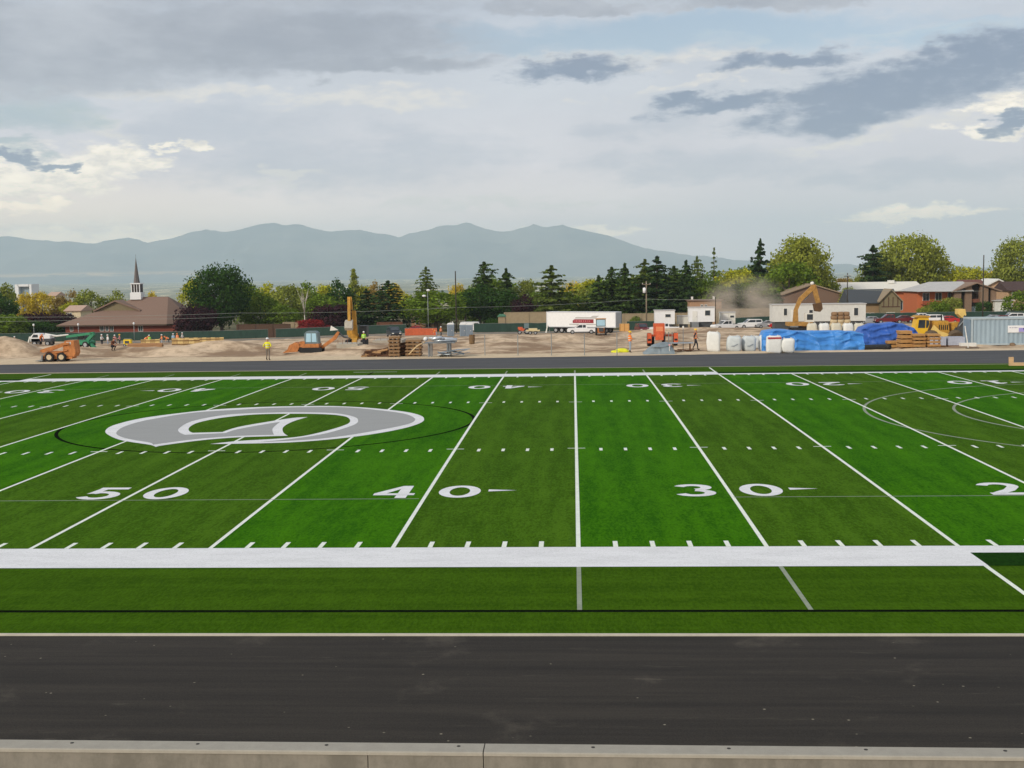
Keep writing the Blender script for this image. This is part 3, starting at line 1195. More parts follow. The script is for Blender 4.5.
def tree(px, top, wpx, Y, kind, colk, label, group=None):
    k = CNT.get(kind, 0)
    CNT[kind] = k + 1
    crown_me, trunk_me = PRO[kind][k % len(PRO[kind])]
    p = GY(px, Y)
    zt = W(px, top, Y).z
    H0, W0 = SIZE[kind]
    sz = (zt - p.z) / H0
    sx = wpx * mpp(Y) / W0 * (1.5 if kind == 'pine' else 1.15)
    if kind == 'bush':
        cat, g = 'shrub', 'shrubs along the far edge of the site'
    else:
        cat, g = 'tree', 'trees beyond the building site'
    r_ = thing(KN[kind], label, cat, p, random.uniform(0, 6.28), group or g, (sx, sx, sz))
    for nm_, me_, mt in (('crown', crown_me, LEAF[colk]), ('trunk', trunk_me, BARK)):
        o = bpy.data.objects.new(nm_, me_)
        COL.objects.link(o)
        o.parent = r_
        if not me_.materials:
            me_.materials.append(mt)
        o.material_slots[0].link = 'OBJECT'
        o.material_slots[0].material = mt
    return r_


TREES = [
    # left of the church
    (8, 277, 22, 300, 'tall', 'olive', 'tall olive green tree at the far left behind the dark bushes'),
    (2, 290, 34, 292, 'round', 'dark', 'dark green tree cut off by the left edge of the picture'),
    (25, 290, 24, 312, 'round', 'yellow', 'bright yellow tree in front of the white framed building'),
    (43, 289, 27, 316, 'round', 'yellow', 'bright golden tree right of the white framed building'),
    (60, 291, 19, 318, 'tall', 'tan', 'tan brown autumn tree between the golden tree and the olive trees'),
    (76, 288, 20, 330, 'round', 'tan', 'brownish round tree behind a small lime tree left of the church'),
    (92, 287, 34, 326, 'round', 'olive', 'round olive green tree just left of the church roof'),
    (72, 300, 22, 312, 'round', 'lime', 'small lime green tree under the olive and brown trees'),
    (118, 288, 24, 330, 'round', 'olive', 'olive tree showing over the church roof left of the steeple'),
    (152, 289, 18, 330, 'round', 'yellow', 'bright yellow tree showing over the church roof right of the steeple'),
    (34, 311, 46, 290, 'bush', 'purple', 'wide dark purple shrub under the golden trees'),
    (62, 313, 34, 286, 'bush', 'purple', 'dark purple shrub beside the left end of the church roof'),
    (40, 320, 44, 280, 'bush', 'dark', 'dark green hedge bush behind the white boom truck'),
    (10, 314, 40, 272, 'bush', 'mid', 'low green bush at the far left behind the green fence'),
    (196, 270, 26, 318, 'tall', 'lime', 'yellow green tree peeping out left of the big dark maple'),
    # maple
    (222, 264, 55, 276, 'big', 'dark', 'big dark green round tree right of the church'),
    (197, 303, 38, 266, 'bush', 'purple', 'dark purple round shrub in front of the big dark tree beside the church'),
    (246, 279, 34, 292, 'round', 'mid', 'mid green tree touching the right side of the big dark tree'),
    (268, 281, 36, 330, 'round', 'lime', 'lime topped tree right of the big dark tree'),
    (262, 291, 40, 284, 'round', 'mid', 'green tree behind the worker in the yellow vest'),
    (290, 282, 40, 310, 'round', 'olive', 'olive green tree left of the bare white trunk'),
    (308, 280, 34, 322, 'round', 'mid', 'leafy green tree right behind the bare white trunk'),
    (284, 302, 34, 280, 'round', 'mid', 'lower green tree over the brown wall left of the red shrub'),
    (328, 282, 28, 332, 'round', 'lime', 'yellow lime tree between the bare trunk and the excavator boom'),
    (340, 277, 30, 312, 'round', 'dark', 'dark green tree top left of the tall yellow poplar'),
    (326, 292, 44, 290, 'round', 'mid', 'bright green tree above the purple tree left of the excavator'),
    (332, 304, 46, 276, 'bush', 'purple', 'wide dark purple tree behind the red shrub and excavator'),
    (355, 264, 13, 330, 'poplar', 'gold_green', 'tall narrow yellow poplar right above the excavator boom'),
    (366, 283, 24, 332, 'round', 'lime', 'lime tree just right of the tall yellow poplar'),
    (375, 279, 20, 326, 'round', 'tan', 'tan green tree between the poplar and the broad dark pine'),
    (393, 281, 24, 335, 'round', 'yellow', 'yellow tree top showing behind the broad dark pine'),
    (389, 282, 62, 282, 'fatpine', 'pine_dk', 'broad dark pine right of the yellow excavator'),
    (367, 290, 26, 284, 'pine', 'pine_dk', 'slim dark pine between excavator boom and broad dark pine'),
    (427, 268, 40, 300, 'fatpine', 'pine_lt', 'pale olive pine behind the street lamp'),
    (436, 288, 60, 274, 'round', 'mid', 'wide green tree right behind the street lamp'),
    (409, 292, 26, 318, 'round', 'lime', 'lime tree between the broad dark pine and the pale pine'),
    (458, 281, 20, 335, 'round', 'yellow', 'small yellow tree top behind the tall dark pole'),
    (466, 288, 30, 300, 'round', 'mid', 'green tree right of the tall dark pole'),
    (485, 264, 30, 300, 'pine', 'pine', 'tall pine with a broad top left of the white semi trailer'),
    (480, 282, 46, 284, 'round', 'dark', 'dark green tree above the white van'),
    (507, 271, 28, 300, 'pine', 'pine', 'pine between the tall broad topped pine and the purple tree'),
    (504, 288, 40, 284, 'round', 'dark', 'dark green tree behind the stone gate pillar'),
    (526, 277, 24, 310, 'round', 'olive', 'olive green tree behind the purple tree left of the trailer'),
    (524, 292, 25, 270, 'round', 'purple', 'dark purple round tree at the left end of the white semi trailer'),
    (552, 268, 36, 284, 'pine', 'pine_lt', 'full green pine above the left end of the white semi trailer'),
    (572, 279, 26, 330, 'round', 'yellow', 'yellow tree showing between pines over the semi trailer'),
    (591, 276, 34, 328, 'round', 'lime', 'lime tree showing behind pines over the middle of the trailer'),
    (580, 287, 30, 300, 'round', 'olive', 'brown green tree over the middle of the semi trailer'),
    (599, 277, 28, 288, 'pine', 'pine', 'dark pine over the red panel of the semi trailer'),
    (612, 269, 26, 292, 'pine', 'pine', 'dark pine over the blue cabbed machine beside the trailer'),
    (625, 266, 28, 288, 'pine', 'pine', 'dark pine over the right end of the semi trailer'),
    (645, 262, 30, 294, 'pine', 'pine_lt', 'pine right behind the utility pole with the white transformer'),
    (657, 258, 34, 288, 'pine', 'pine_dk', 'tallest dark pine right of the utility pole'),
    (674, 268, 28, 290, 'pine', 'pine', 'lower pine between the tallest dark pine and the green pine'),
    (686, 263, 28, 286, 'pine', 'pine_dk', 'dark pine left of the office trailers'),
    (697, 258, 32, 304, 'fatpine', 'pine_lt', 'light green pine left of the thin spindly pine'),
    (714, 249, 17, 306, 'spindly', 'pine_lt', 'thin spindly pine with open branches beside a pole'),
    (708, 276, 40, 290, 'round', 'mid', 'green tree under the thin spindly pine'),
    (735, 266, 44, 305, 'round', 'lime', 'yellow green tree left of the dust cloud'),
    (733, 282, 36, 288, 'round', 'dark', 'dark green tree behind the left side of the dust'),
    (760, 242, 24, 312, 'pine', 'pine_dk', 'tall dark spruce rising behind the dust cloud'),
    (757, 274, 50, 296, 'round', 'mid', 'green tree right behind the dust cloud'),
    (801, 234, 58, 306, 'big', 'gold_green', 'big golden green tree above the excavator bucket'),
    (789, 258, 52, 288, 'round', 'mid', 'bright green tree behind the long white office trailer'),
    (822, 268, 36, 312, 'round', 'olive', 'olive tree behind the brown gable house'),
    (774, 290, 46, 282, 'round', 'dark', 'dark green tree at the right edge of the dust'),
    (843, 276, 26, 420, 'round', 'tan', 'far tan tree between the big tree and the right cluster'),
    (606, 277, 44, 310, 'round', 'mid', 'green tree filling the gap behind the dark pines over the trailer'),
    (636, 273, 40, 312, 'round', 'dark', 'dark green tree behind the utility pole pines'),
    (668, 271, 48, 310, 'round', 'mid', 'green tree behind the pines above the white shed'),
    (692, 274, 44, 300, 'round', 'dark', 'dark green tree behind the pines above the box trailer'),
    (562, 288, 40, 296, 'round', 'mid', 'green tree behind the full pine over the trailer'),
    (538, 289, 34, 298, 'round', 'mid', 'green tree between the purple tree and the full pine'),
    (648, 269, 46, 316, 'round', 'mid', 'mid green tree behind the tallest dark pine'),
    (682, 268, 46, 318, 'round', 'mid', 'mid green tree behind the pines left of the spindly pine'),
    (622, 273, 46, 318, 'round', 'dark', 'dark green tree behind the pines at the right end of the trailer'),
    (716, 268, 40, 316, 'round', 'mid', 'mid green tree behind the spindly pine'),
    (748, 262, 40, 320, 'round', 'mid', 'mid green tree left of the tall dark spruce'),
    (494, 275, 50, 316, 'round', 'mid', 'mid green tree between the two tall pines left of the trailer'),
    # right
    (872, 247, 32, 348, 'pine', 'pine_dk', 'dark spruce at the left side of the big right hand tree'),
    (866, 262, 28, 352, 'round', 'olive', 'olive tree under the dark spruce above the long white roof'),
    (909, 232, 56, 362, 'big', 'gold_green', 'biggest golden green tree above the long white roof'),
    (889, 246, 40, 358, 'round', 'olive', 'olive tree filling the left side of the biggest golden tree'),
    (930, 244, 34, 362, 'round', 'gold_green', 'golden green tree at the right shoulder of the biggest tree'),
    (948, 256, 34, 366, 'round', 'lime', 'lime tree above the grey roof of the apartment house'),
    (972, 264, 40, 360, 'round', 'lime', 'lime green tree left of the tall thin pole on the right'),
    (994, 268, 26, 366, 'round', 'yellow', 'yellow tree behind the peach gabled house'),
    (1018, 237, 46, 350, 'big', 'olive', 'big olive tree cut off by the right edge'),
    (1006, 262, 34, 356, 'round', 'olive', 'olive tree left of the big tree at the right edge'),
    (1016, 289, 28, 262, 'round', 'mid', 'green tree in front of the peach house at the right edge'),
    (938, 299, 20, 266, 'bush', 'mid', 'round green shrub in front of the orange apartment balconies'),
    (951, 297, 22, 268, 'bush', 'olive', 'olive shrub left of the brown gabled apartment front'),
    (925, 305, 16, 262, 'bush', 'olive', 'small olive shrub beside the timber gabled house'),
    (848, 285, 20, 276, 'round', 'olive', 'small olive tree between brown gable house and dark roofed house'),
    (984, 301, 18, 262, 'bush', 'dark', 'dark shrub right of the brown gabled apartment front'),
    (494, 318, 18, 262, 'bush', 'dark', 'small dark shrub beside the stone gate pillar'),
    (668, 312, 14, 262, 'bush', 'dark', 'small dark shrub between the sheds'),
    (635, 315, 12, 262, 'bush', 'mid', 'small green shrub right behind the semi trailer'),
    (310, 319, 30, 236, 'bush', 'red', 'bright dark red shrub behind the orange mini excavator'),
    (325, 325, 16, 236, 'bush', 'red', 'lower brownish red shrub right of the bright red shrub'),
]
for a in TREES:
    tree(*a)

# bare white tree
p = GY(305, 262)
H = W(305, 288, 262).z - p.z
r_ = thing('bare_tree', 'bare white trunked tree without leaves above the red shrub', 'tree', p, 0, 'trees beyond the building site')
MB().tube([(0, 0, -.3), (.1, 0, H * .3), (.0, .1, H * .55)], [.17, .14, .09], 8).build('trunk', BARK_PALE, r_, True)
rnd = random.Random(5)
for i in range(8):
    a = rnd.uniform(0, 6.28)
    z0 = H * rnd.uniform(.42, .55)
    L = rnd.uniform(1.0, 2.2)
    pts = [(0, .05, z0), (math.cos(a) * L * .4, math.sin(a) * L * .4, z0 + (H - z0) * .5), (math.cos(a) * L, math.sin(a) * L, min(H, z0 + (H - z0) * rnd.uniform(.75, 1)))]
    mb = MB().tube(pts, [.07, .045, .015], 6)
    q = Vector(pts[1])
    for j in range(2):
        mb.tube([q, q + Vector((rnd.uniform(-.8, .8), rnd.uniform(-.8, .8), rnd.uniform(.3, 1)))], [.05, .015], 5)
    mb.build('limb', BARK_PALE, r_, True)

# ================================================================== buildings
WHITE = mat('white_paint', (.80, .80, .79, 1), .55, .05, 2)
OFFW = mat('offwhite_siding', C(214, 212, 202), .7, .07, 2)
BRICK = mat('red_brick', C(128, 66, 52), .9, .2, 6)
BRICKO = mat('orange_brick', C(196, 110, 70), .9, .16, 6)
BROWNW = mat('brown_siding', C(126, 104, 84), .85, .12, 3)
TANW = mat('tan_stucco', C(158, 140, 112), .9, .1, 2)
PEACH = mat('peach_stucco', C(196, 160, 124), .9, .08, 2)
SHING = mat('brown_shingle', C(132, 108, 94), .92, .14, 5, stretch=(1, 1, 4))
SHINGD = mat('dark_shingle', C(72, 76, 80), .92, .14, 5)
ROOFW = mat('white_membrane', C(226, 220, 206), .8, .05, 1)
ROOFG = mat('grey_roofing', C(186, 184, 180), .8, .08, 1)
OLIVEW = mat('olive_gable_stucco', C(128, 116, 88), .9, .08, 2)
FASC = mat('brown_fascia', C(92, 74, 62), .8, .1, 3)
TRIM = mat('white_trim', C(222, 220, 212), .6, .05, 3)
TIMB = mat('dark_timber', C(86, 58, 46), .85, .2, 4)
GLS = glass_mat()
GLSB = glass_mat('pale_glass', C(140, 158, 168), .12)
DKREC = mat('dark_recess_paint', C(54, 46, 42), .9, .15, 2)
LEADS = mat('grey_spire_metal', C(104, 96, 92), .5, .12, 4, metal=.2)
DKFENCE = mat('brown_fence_boards', C(88, 66, 52), .9, .2, 4, stretch=(6, 6, .5))


class Lot:
    """pixel-read plan of one building face at depth Y, in its root's local metres"""
    def __init__(s, name, label, px, Y, cat='building', group=None):
        s.Y = Y
        s.p = GY(px, Y)
        s.r = thing(name, label, cat, s.p, 0, group)

    def x(s, px, dy=0, py=300):
        return W(px, py, s.Y + dy).x - s.p.x

    def z(s, px, py, dy=0):
        return W(px, py, s.Y + dy).z - s.p.z

    def window(s, x0, x1, z0, z1, y=-.0, name='window', gl=None, fr=None):
        w_ = MB().box(((x0 + x1) / 2, y - .03, (z0 + z1) / 2), (x1 - x0, .06, z1 - z0)).build(name, gl or GLS, s.r)
        mb = MB()
        t_ = .09
        for a, b_ in (((x0 + x1) / 2, z0 - t_ / 2), ((x0 + x1) / 2, z1 + t_ / 2)):
            mb.box((a, y - .045, b_), (x1 - x0 + 2 * t_, .09, t_))
        for a in (x0 - t_ / 2, x1 + t_ / 2):
            mb.box((a, y - .043, (z0 + z1) / 2), (t_, .086, z1 - z0))
        mb.box(((x0 + x1) / 2, y - .04, (z0 + z1) / 2), (.05, .08, z1 - z0))
        f_ = mb.build('frame', fr or TRIM, w_)
        return w_


def gable_roof(mb, x0, x1, y0, y1, ze, zr, axis='x', th=.22):
    """ridge along axis"""
    if axis == 'x':
        ym = (y0 + y1) / 2
        mb.prism([(y0, ze), (y1, ze), (y1, ze + th), (ym, zr + th), (y0, ze + th)], x0, x1, 'x')
    else:
        xm = (x0 + x1) / 2
        mb.prism([(x0, ze), (x1, ze), (x1, ze + th), (xm, zr + th), (x0, ze + th)], y0, y1, 'y')


# --- church
L_ = Lot('church', 'brown roofed red brick church with a white louvred tower and slim spire', 122, 272)
r_ = L_.r
xa, xb = L_.x(64), L_.x(176)
MB().box(((xa + xb) / 2, 9, .9), (xb - xa, 18, 4.6)).build('wall', BRICK, r_)
MB().box((L_.x(180), 13, .9), (4.5, 12, 4.6)).build('side_wing', BRICK, r_)
ze = L_.z(110, 324.5)
ex0, ex1, ey0, ey1 = L_.x(57), L_.x(188), -1.2, 19.4
rx0, rx1 = L_.x(138, 9), L_.x(168, 9)
zr = L_.z(150, 296.8, 9)
rm = 9.2
mb = MB()
A_, B_, C_, D_ = (ex0, ey0, ze), (ex1 - 5.2, ey0, ze), (ex1, ey1, ze), (ex0, ey1, ze)
K1, K2 = (rx0, rm, zr), (rx1, rm, zr)
E2 = (ex1, 5.2, ze)
mb.face([A_, B_, K2, K1]).face([B_, E2, K2]).face([E2, C_, K2]).face([C_, D_, K1, K2]).face([D_, A_, K1])
mb.face([A_, D_, C_, E2, B_])
mb.build('roof', SHING, r_)
mb = MB()
for a, b_ in ((A_, B_), (B_, E2), (D_, A_)):
    a, b_ = Vector(a), Vector(b_)
    n_ = (b_ - a).normalized()
    o_ = Vector((n_.y, -n_.x, 0)) * .06
    z_ = Vector((0, 0, -.34))
    mb.face([a + o_, b_ + o_, b_ + o_ + z_, a + o_ + z_]).face([a, b_, b_ + z_, a + z_]).face([a + o_ + z_, b_ + o_ + z_, b_ + z_, a + z_])
mb.build('fascia', FASC, r_)
# cross gable
g0, g1 = L_.x(93.5, 4), L_.x(140.5, 4)
gzb, gza = L_.z(117, 310.5, 4), L_.z(117, 300.6, 4)
gx = L_.x(115.5, 4)
MB().prism([(g0 + .8, gzb - 1.2), (g1 - .8, gzb - 1.2), (g1 - .8, gzb + .05), (gx, gza - .35), (g0 + .8, gzb + .05)], 4.1, 8.9, 'y').build('gable_wall', OLIVEW, r_)
mb = MB()
for a, b_ in ((g0, gx), (gx, g1)):
    za, zb = (gzb, gza) if a == g0 else (gza, gzb)
    mb.prism([(a, za - .25), (b_, zb - .25), (b_, zb + .12), (a, za + .12)], 3.4, 9.0, 'y')
mb.build('gable_roof', SHING, r_)
for pa, pb in ((99, 102.5), (104.5, 107), (109, 112), (137.5, 141.5), (69, 71.5)):
    L_.window(L_.x(pa), L_.x(pb), L_.z(pa, 331), L_.z(pa, 326.2), 0)
# steeple
sx, sy = L_.x(137.5, 9), 9
sb, st_ = L_.z(138, 299, 9), L_.z(138, 283.2, 9)
hw_ = 1.15
stp = MB().box((sx, sy, sb + .8), (hw_ * 2 + .5, hw_ * 2 + .5, 1.8)).box((sx, sy, (sb + st_) / 2 + .8), (hw_ * 2, hw_ * 2, st_ - sb - 1.6)).box(
    (sx, sy, st_ - .1), (hw_ * 2 + .4, hw_ * 2 + .4, .28)).build('steeple_tower', WHITE, r_)
mb = MB()
for k in (-1, 0, 1):
    mb.box((sx + k * .68, sy - hw_ - .02, (sb + st_) / 2 + .75), (.46, .06, 2.0))
    mb.box((sx + hw_ + .02, sy + k * .68, (sb + st_) / 2 + .75), (.06, .46, 2.0))
    mb.box((sx - hw_ - .02, sy + k * .68, (sb + st_) / 2 + .75), (.06, .46, 2.0))
mb.build('louvre', DKREC, stp)
zt = L_.z(137, 258, 9)
MB().tube([(sx, sy, st_), (sx, sy, st_ + 1.2), (sx, sy, zt)], [.86, .66, .05], 8).build('spire', LEADS, r_)
MB().cyl((sx, sy, zt - .1), (sx, sy, zt + .9), .03, n=6).build('finial', LEADS, r_)
MB().cyl((L_.x(157, 6), 5, L_.z(157, 313, 6)), (L_.x(157, 6), 5, L_.z(157, 308, 6)), .18, n=8).build('roof_vent', TRIM, r_)

# --- far left white frame building and pale houses
L_ = Lot('white_office_building', 'white framed modern building with a dark glass face behind the golden trees', 24, 520)
x0, x1 = L_.x(15.5), L_.x(32)
z0, z1 = 0, L_.z(24, 284.3)
mb = MB().box((x0 + .8, 4, z1 / 2), (1.6, 8, z1)).box((x1 - .5, 4, z1 / 2), (1.0, 8, z1)).box(((x0 + x1) / 2, 4, z1 - .5), (x1 - x0 - 2.7, 8, 1.0))
mb.build('frame', WHITE, L_.r)
MB().box(((x0 + x1) / 2, 5, z1 / 2 - .5), (x1 - x0 - 2.6, 6, z1 - 1)).build('glass_face', GLSB, L_.r)
for pa, pb, py, lab in ((48, 56, 293, 'small cream building between the golden tree and tan tree'), (65, 80, 308, 'small cream house with pinkish roof left of the church')):
    L_ = Lot('small_house', lab, (pa + pb) / 2, 420 if pa < 60 else 300)
    x0, x1 = L_.x(pa), L_.x(pb)
    zt = L_.z(pa, py + 3)
    MB().box(((x0 + x1) / 2, 4, zt / 2), (x1 - x0, 8, zt)).build('wall', mat('cream_stucco', C(226, 206, 170), .8, .06, 1), L_.r)
    mb = MB()
    gable_roof(mb, x0 - .4, x1 + .4, -.5, 8.5, zt - .1, zt + 1.2)
    mb.build('roof', mat('pink_tile', C(190, 160, 140), .8, .1, 2), L_.r)
    L_.window(x0 + .6, x0 + 1.6, zt - 1.6, zt - .6)

# --- low walls behind the fence


def long_wall(label, pa, pb, py, Y, m, name='boundary_wall', h=None, cap=True):
    a, b_ = GY(pa, Y), GY(pb, Y)
    mid = (a + b_) / 2
    r_ = thing(name, label, 'wall', mid)
    zt = W((pa + pb) / 2, py, Y).z - mid.z
    MB().box((0, 0, zt / 2 - .4), (b_.x - a.x, .3, zt + .8)).build('wall_panel', m, r_)
    if cap:
        MB().box((0, 0, zt + .06), (b_.x - a.x + .1, .42, .12)).build('coping', TRIM if m is None else m, r_)
    n = max(2, int((b_.x - a.x) / 4))
    for i in range(n + 1):
        MB().box((a.x - mid.x + (b_.x - a.x) * i / n, -.05, zt / 2 - .3), (.4, .46, zt + .7)).build('pier', m, r_)
    return r_


long_wall('tan block wall behind the sheds and the SUV', 623, 712, 313.5, 262, TANW)
long_wall('pale tan block wall behind the drifting dust', 716, 782, 309, 262, TANW)
long_wall('tan wall behind the purple tree left of the trailer', 505, 552, 312.5, 262, TANW)
long_wall('brown board wall under the trees right of the big dark tree', 238, 290, 324.5, 256, DKFENCE)
long_wall('reddish brown wall under the broad dark pine', 378, 402, 322.5, 262, mat('red_brown_wall', C(104, 70, 52), .9, .15, 3))
long_wall('short tan wall left of the bright red shrub', 284, 304, 322.5, 258, TANW)
# gate pillar
p = GY(502, 240)
r_ = thing('gate_pillar', 'square tan stone pillar with a green cap behind the green fence', 'pillar', p)
zt = W(502, 316.5, 240).z - p.z
MB().box((0, 0, zt / 2), (1.5, 1.5, zt)).build('shaft', TANW, r_)
mb = MB().prism([(-1, zt), (1, zt), (.5, zt + .5), (-.5, zt + .5)], -1, 1, 'y')
mb.build('cap', mat('green_copper', C(80, 130, 104), .7, .1, 3), r_)

# --- house between the pines
L_ = Lot('brown_house', 'low brown house under the trees behind the street lamp', 424, 300)
x0, x1 = L_.x(411), L_.x(438)
zt = L_.z(424, 318)
MB().box(((x0 + x1) / 2, 4, zt / 2), (x1 - x0, 8, zt)).build('wall', mat('rosy_brown_wall', C(168, 126, 98), .9, .12, 2), L_.r)
mb = MB()
gable_roof(mb, x0 - .5, x1 + .5, -.8, 8.8, zt - .1, zt + 1.6)
mb.build('roof', SHING, L_.r)
for pa in (415, 422, 431):
    L_.window(L_.x(pa), L_.x(pa + 3), .9, 2.2)
MB().box((L_.x(428), -.04, 1.0), (1.0, .08, 2.05)).build('door', TIMB, L_.r)

# --- low building behind office trailers
L_ = Lot('low_brown_building', 'low building with a rosy tan wall behind the white office trailers', 706, 276)
x0, x1 = L_.x(690), L_.x(722)
zt = L_.z(706, 301)
MB().box(((x0 + x1) / 2, 6, zt / 2), (x1 - x0, 10, zt)).build('wall', mat('rosy_tan_wall', C(176, 138, 108), .9, .1, 2), L_.r)
MB().box(((x0 + x1) / 2, 6, zt + .12), (x1 - x0 + .8, 10.8, .24)).build('roof', SHING, L_.r)
for pa in (701, 705):
    L_.window(L_.x(pa), L_.x(pa + 1.8), zt - 1.9, zt - .9)
for pa in (694, 716):
    MB().box((L_.x(pa), 5, zt + .6), (.5, .5, .8)).build('chimney', TRIM, L_.r)

# --- brown gable house right
L_ = Lot('gabled_brick_house', 'brown brick house with one broad gable behind the long office trailer', 820, 276)
xl, xm, xr = L_.x(784), L_.x(812), L_.x(842)
zp, zl, zr_ = L_.z(812, 285), L_.z(784, 294), L_.z(842, 293.4)
BRB = mat('brown_brick', C(122, 98, 82), .9, .14, 5)
MB().prism([(xl, -.5), (xr - .5, -.5), (xr - .5, zr_), (xm, zp - .15), (xl, zl)], 0, 10, 'y').build('wall', BRB, L_.r)
mb = MB().prism([(xl - .5, zl - .3), (xm, zp), (xm, zp + .3), (xl - .5, zl)], -.6, 10.4, 'y').prism([(xm, zp), (xr + .3, zr_ - .2), (xr + .3, zr_ + .1), (xm, zp + .3)], -.6, 10.4, 'y')
mb.build('roof', mat('tan_fascia_roof', C(150, 130, 108), .85, .1, 3), L_.r)

# --- long white roofed block
L_ = Lot('long_white_roofed_building', 'long orange brick building with a wide white roof on the right', 880, 318)
x0, x1 = L_.x(834), L_.x(926)
ze, zr = L_.z(880, 291), L_.z(880, 282.6, 10)
MB().box(((x0 + x1) / 2, 10, ze / 2), (x1 - x0 - .6, 19, ze)).build('wall', BRICKO, L_.r)
mb = MB()
gable_roof(mb, x0, x1, -.8, 20.8, ze - .15, zr)
mb.build('roof', ROOFW, L_.r)
for pa, pb, ya, yb in ((899, 903, 310, 302), (907, 911, 310, 302), (914, 919, 299, 294), (884, 889, 299, 294)):
    L_.window(L_.x(pa), L_.x(pb), L_.z(pa, ya), L_.z(pa, yb), .48)
MB().box((L_.x(898), 8, zr + .2), (1.6, 1.6, .9)).build('roof_vent', TRIM, L_.r)

# --- dark roofed house with timbered gable
L_ = Lot('dark_roofed_house', 'tan house with a dark grey roof and a half timbered gable', 872, 262)
x0, x1 = L_.x(850), L_.x(899)
ze, zr = L_.z(870, 303), L_.z(870, 290, 5)
MB().box(((x0 + x1) / 2, 5, ze / 2), (x1 - x0 - .8, 9.4, ze)).build('wall', mat('tan_brick', C(148, 122, 90), .9, .12, 4), L_.r)
mb = MB()
gable_roof(mb, x0 - .3, x1, -.6, 10.6, ze - .1, zr)
mb.build('roof', SHINGD, L_.r)
gx0, gxm, gx1 = L_.x(877), L_.x(889), L_.x(901)
gz0, gz1 = L_.z(880, 301), L_.z(889, 289.8)
MB().prism([(gx0 + .5, 0), (gx1 - .5, 0), (gx1 - .5, gz0), (gxm, gz1 - .2), (gx0 + .5, gz0)], -1.6, 4.5, 'y').build('gable_wall', OLIVEW, L_.r)
mb = MB().prism([(gx0, gz0 - .3), (gxm, gz1), (gxm, gz1 + .26), (gx0, gz0)], -2.1, 4.6, 'y').prism([(gxm, gz1), (gx1, gz0 - .3), (gx1, gz0), (gxm, gz1 + .26)], -2.1, 4.6, 'y')
mb.build('gable_roof', mat('tan_gable_roof', C(150, 134, 110), .85, .1, 3), L_.r)
mb = MB()
for dx in (-1.6, -.5, .5, 1.6):
    mb.box((gxm + dx, -1.63, gz0 - .2), (.16, .08, 2.2))
mb.box((gxm, -1.64, gz0 - 1.3), (4.2, .08, .2))
mb.build('timber', TIMB, L_.r)
L_.window(gxm - .9, gxm + .9, 1.0, 2.4, -1.6)
for pa in (859, 866, 871):
    L_.window(L_.x(pa), L_.x(pa + 3), 1.0, 2.3)

# --- apartment house with the tall brown gable
L_ = Lot('gabled_apartment_house', 'two storey apartment house with a brown slit windowed gable and pale grey roof', 960, 286)
x0, x1 = L_.x(919), L_.x(956)
ze, zr = L_.z(940, 291.4), L_.z(944, 281.6, 9)
MB().box(((x0 + x1) / 2, 8, ze / 2), (x1 - x0, 13, ze)).build('wing_wall', BRICKO, L_.r)
mb = MB()
q0, q1, q2, q3 = (x0 - .8, -1.6, ze), (x1 + 4, -1.6, ze), (x1 + 4, 17, ze), (x0 - .8, 17, ze)
h0, h1 = (x0 + 4.5, 7.7, zr), (x1 + 4, 7.7, zr)
mb.face([q0, q1, h1, h0]).face([q3, q0, h0]).face([q2, q3, h0, h1]).face([q1, q2, h1]).face([q0, q3, q2, q1])
mb.build('wing_roof', ROOFG, L_.r)
for k in range(3):
    xx = x0 + 1.2 + k * 3.1
    b_ = MB().box((xx + .9, .7, ze * .52), (2.4, 1.6, .16)).box((xx + .9, -.06, ze * .52 + .5), (2.4, .08, .85)).build('balcony', mat('balcony_boards', C(150, 76, 48), .85, .15, 3), L_.r)
    L_.window(xx + .2, xx + 1.7, ze * .52 + .9, ze - .4, 1.5)
    L_.window(xx + .2, xx + 1.7, .8, 2.2, 1.5)
gx0, gxm, gx1 = L_.x(953), L_.x(975), L_.x(997)
zc, zs = L_.z(975, 283.4), L_.z(954, 290.6)
BGB = mat('beige_brown_brick', C(132, 108, 88), .9, .1, 3)


def zroof(x):
    return zs + (zc - zs) * (1 - abs(x - gxm) / (gx1 - gxm))


cuts = [(953.3, 960.5), (964.5, 971), (979.5, 987.5), (990.5, 995.5)]
for pa, pb in cuts:
    a, b_ = L_.x(pa), L_.x(pb)
    MB().prism([(a, -.3), (b_, -.3), (b_, zroof(b_) - .1), (a, zroof(a) - .1)], -.6, 9, 'y').build('gable_wall', BGB, L_.r)
for pa, pb in ((960.5, 964.5), (987.5, 990.5)):
    a, b_ = L_.x(pa), L_.x(pb)
    MB().prism([(a, -.3), (b_, -.3), (b_, zroof(b_) - .15), (a, zroof(a) - .15)], .2, 8.8, 'y').build('slit_window', DKREC, L_.r)
a, b_ = L_.x(971), L_.x(979.5)
MB().prism([(a, -.3), (b_, -.3), (b_, zroof(b_) - .2), ((a + b_) / 2, zroof((a + b_) / 2) - .2), (a, zroof(a) - .2)], .9, 8.8, 'y').build('entrance_recess', DKREC, L_.r)
MB().box(((a + b_) / 2, .75, 1.4), (b_ - a - .6, .1, 2.8)).build('entrance_glass', GLSB, L_.r)
MB().box(((a + b_) / 2, .4, zs * .62), (b_ - a - .1, .9, .9)).build('spandrel', mat('rust_panel', C(118, 74, 56), .8, .12, 3), L_.r)
mb = MB().prism([(gx0 - .8, zs - .45), (gxm, zc), (gxm, zc + .3), (gx0 - .8, zs - .15)], -1.5, 12, 'y').prism([(gxm, zc), (gx1 + .8, zs - .45), (gx1 + .8, zs - .15), (gxm, zc + .3)], -1.5, 12, 'y')
mb.build('gable_roof', mat('brown_gable_roof', C(140, 116, 98), .85, .1, 3), L_.r)

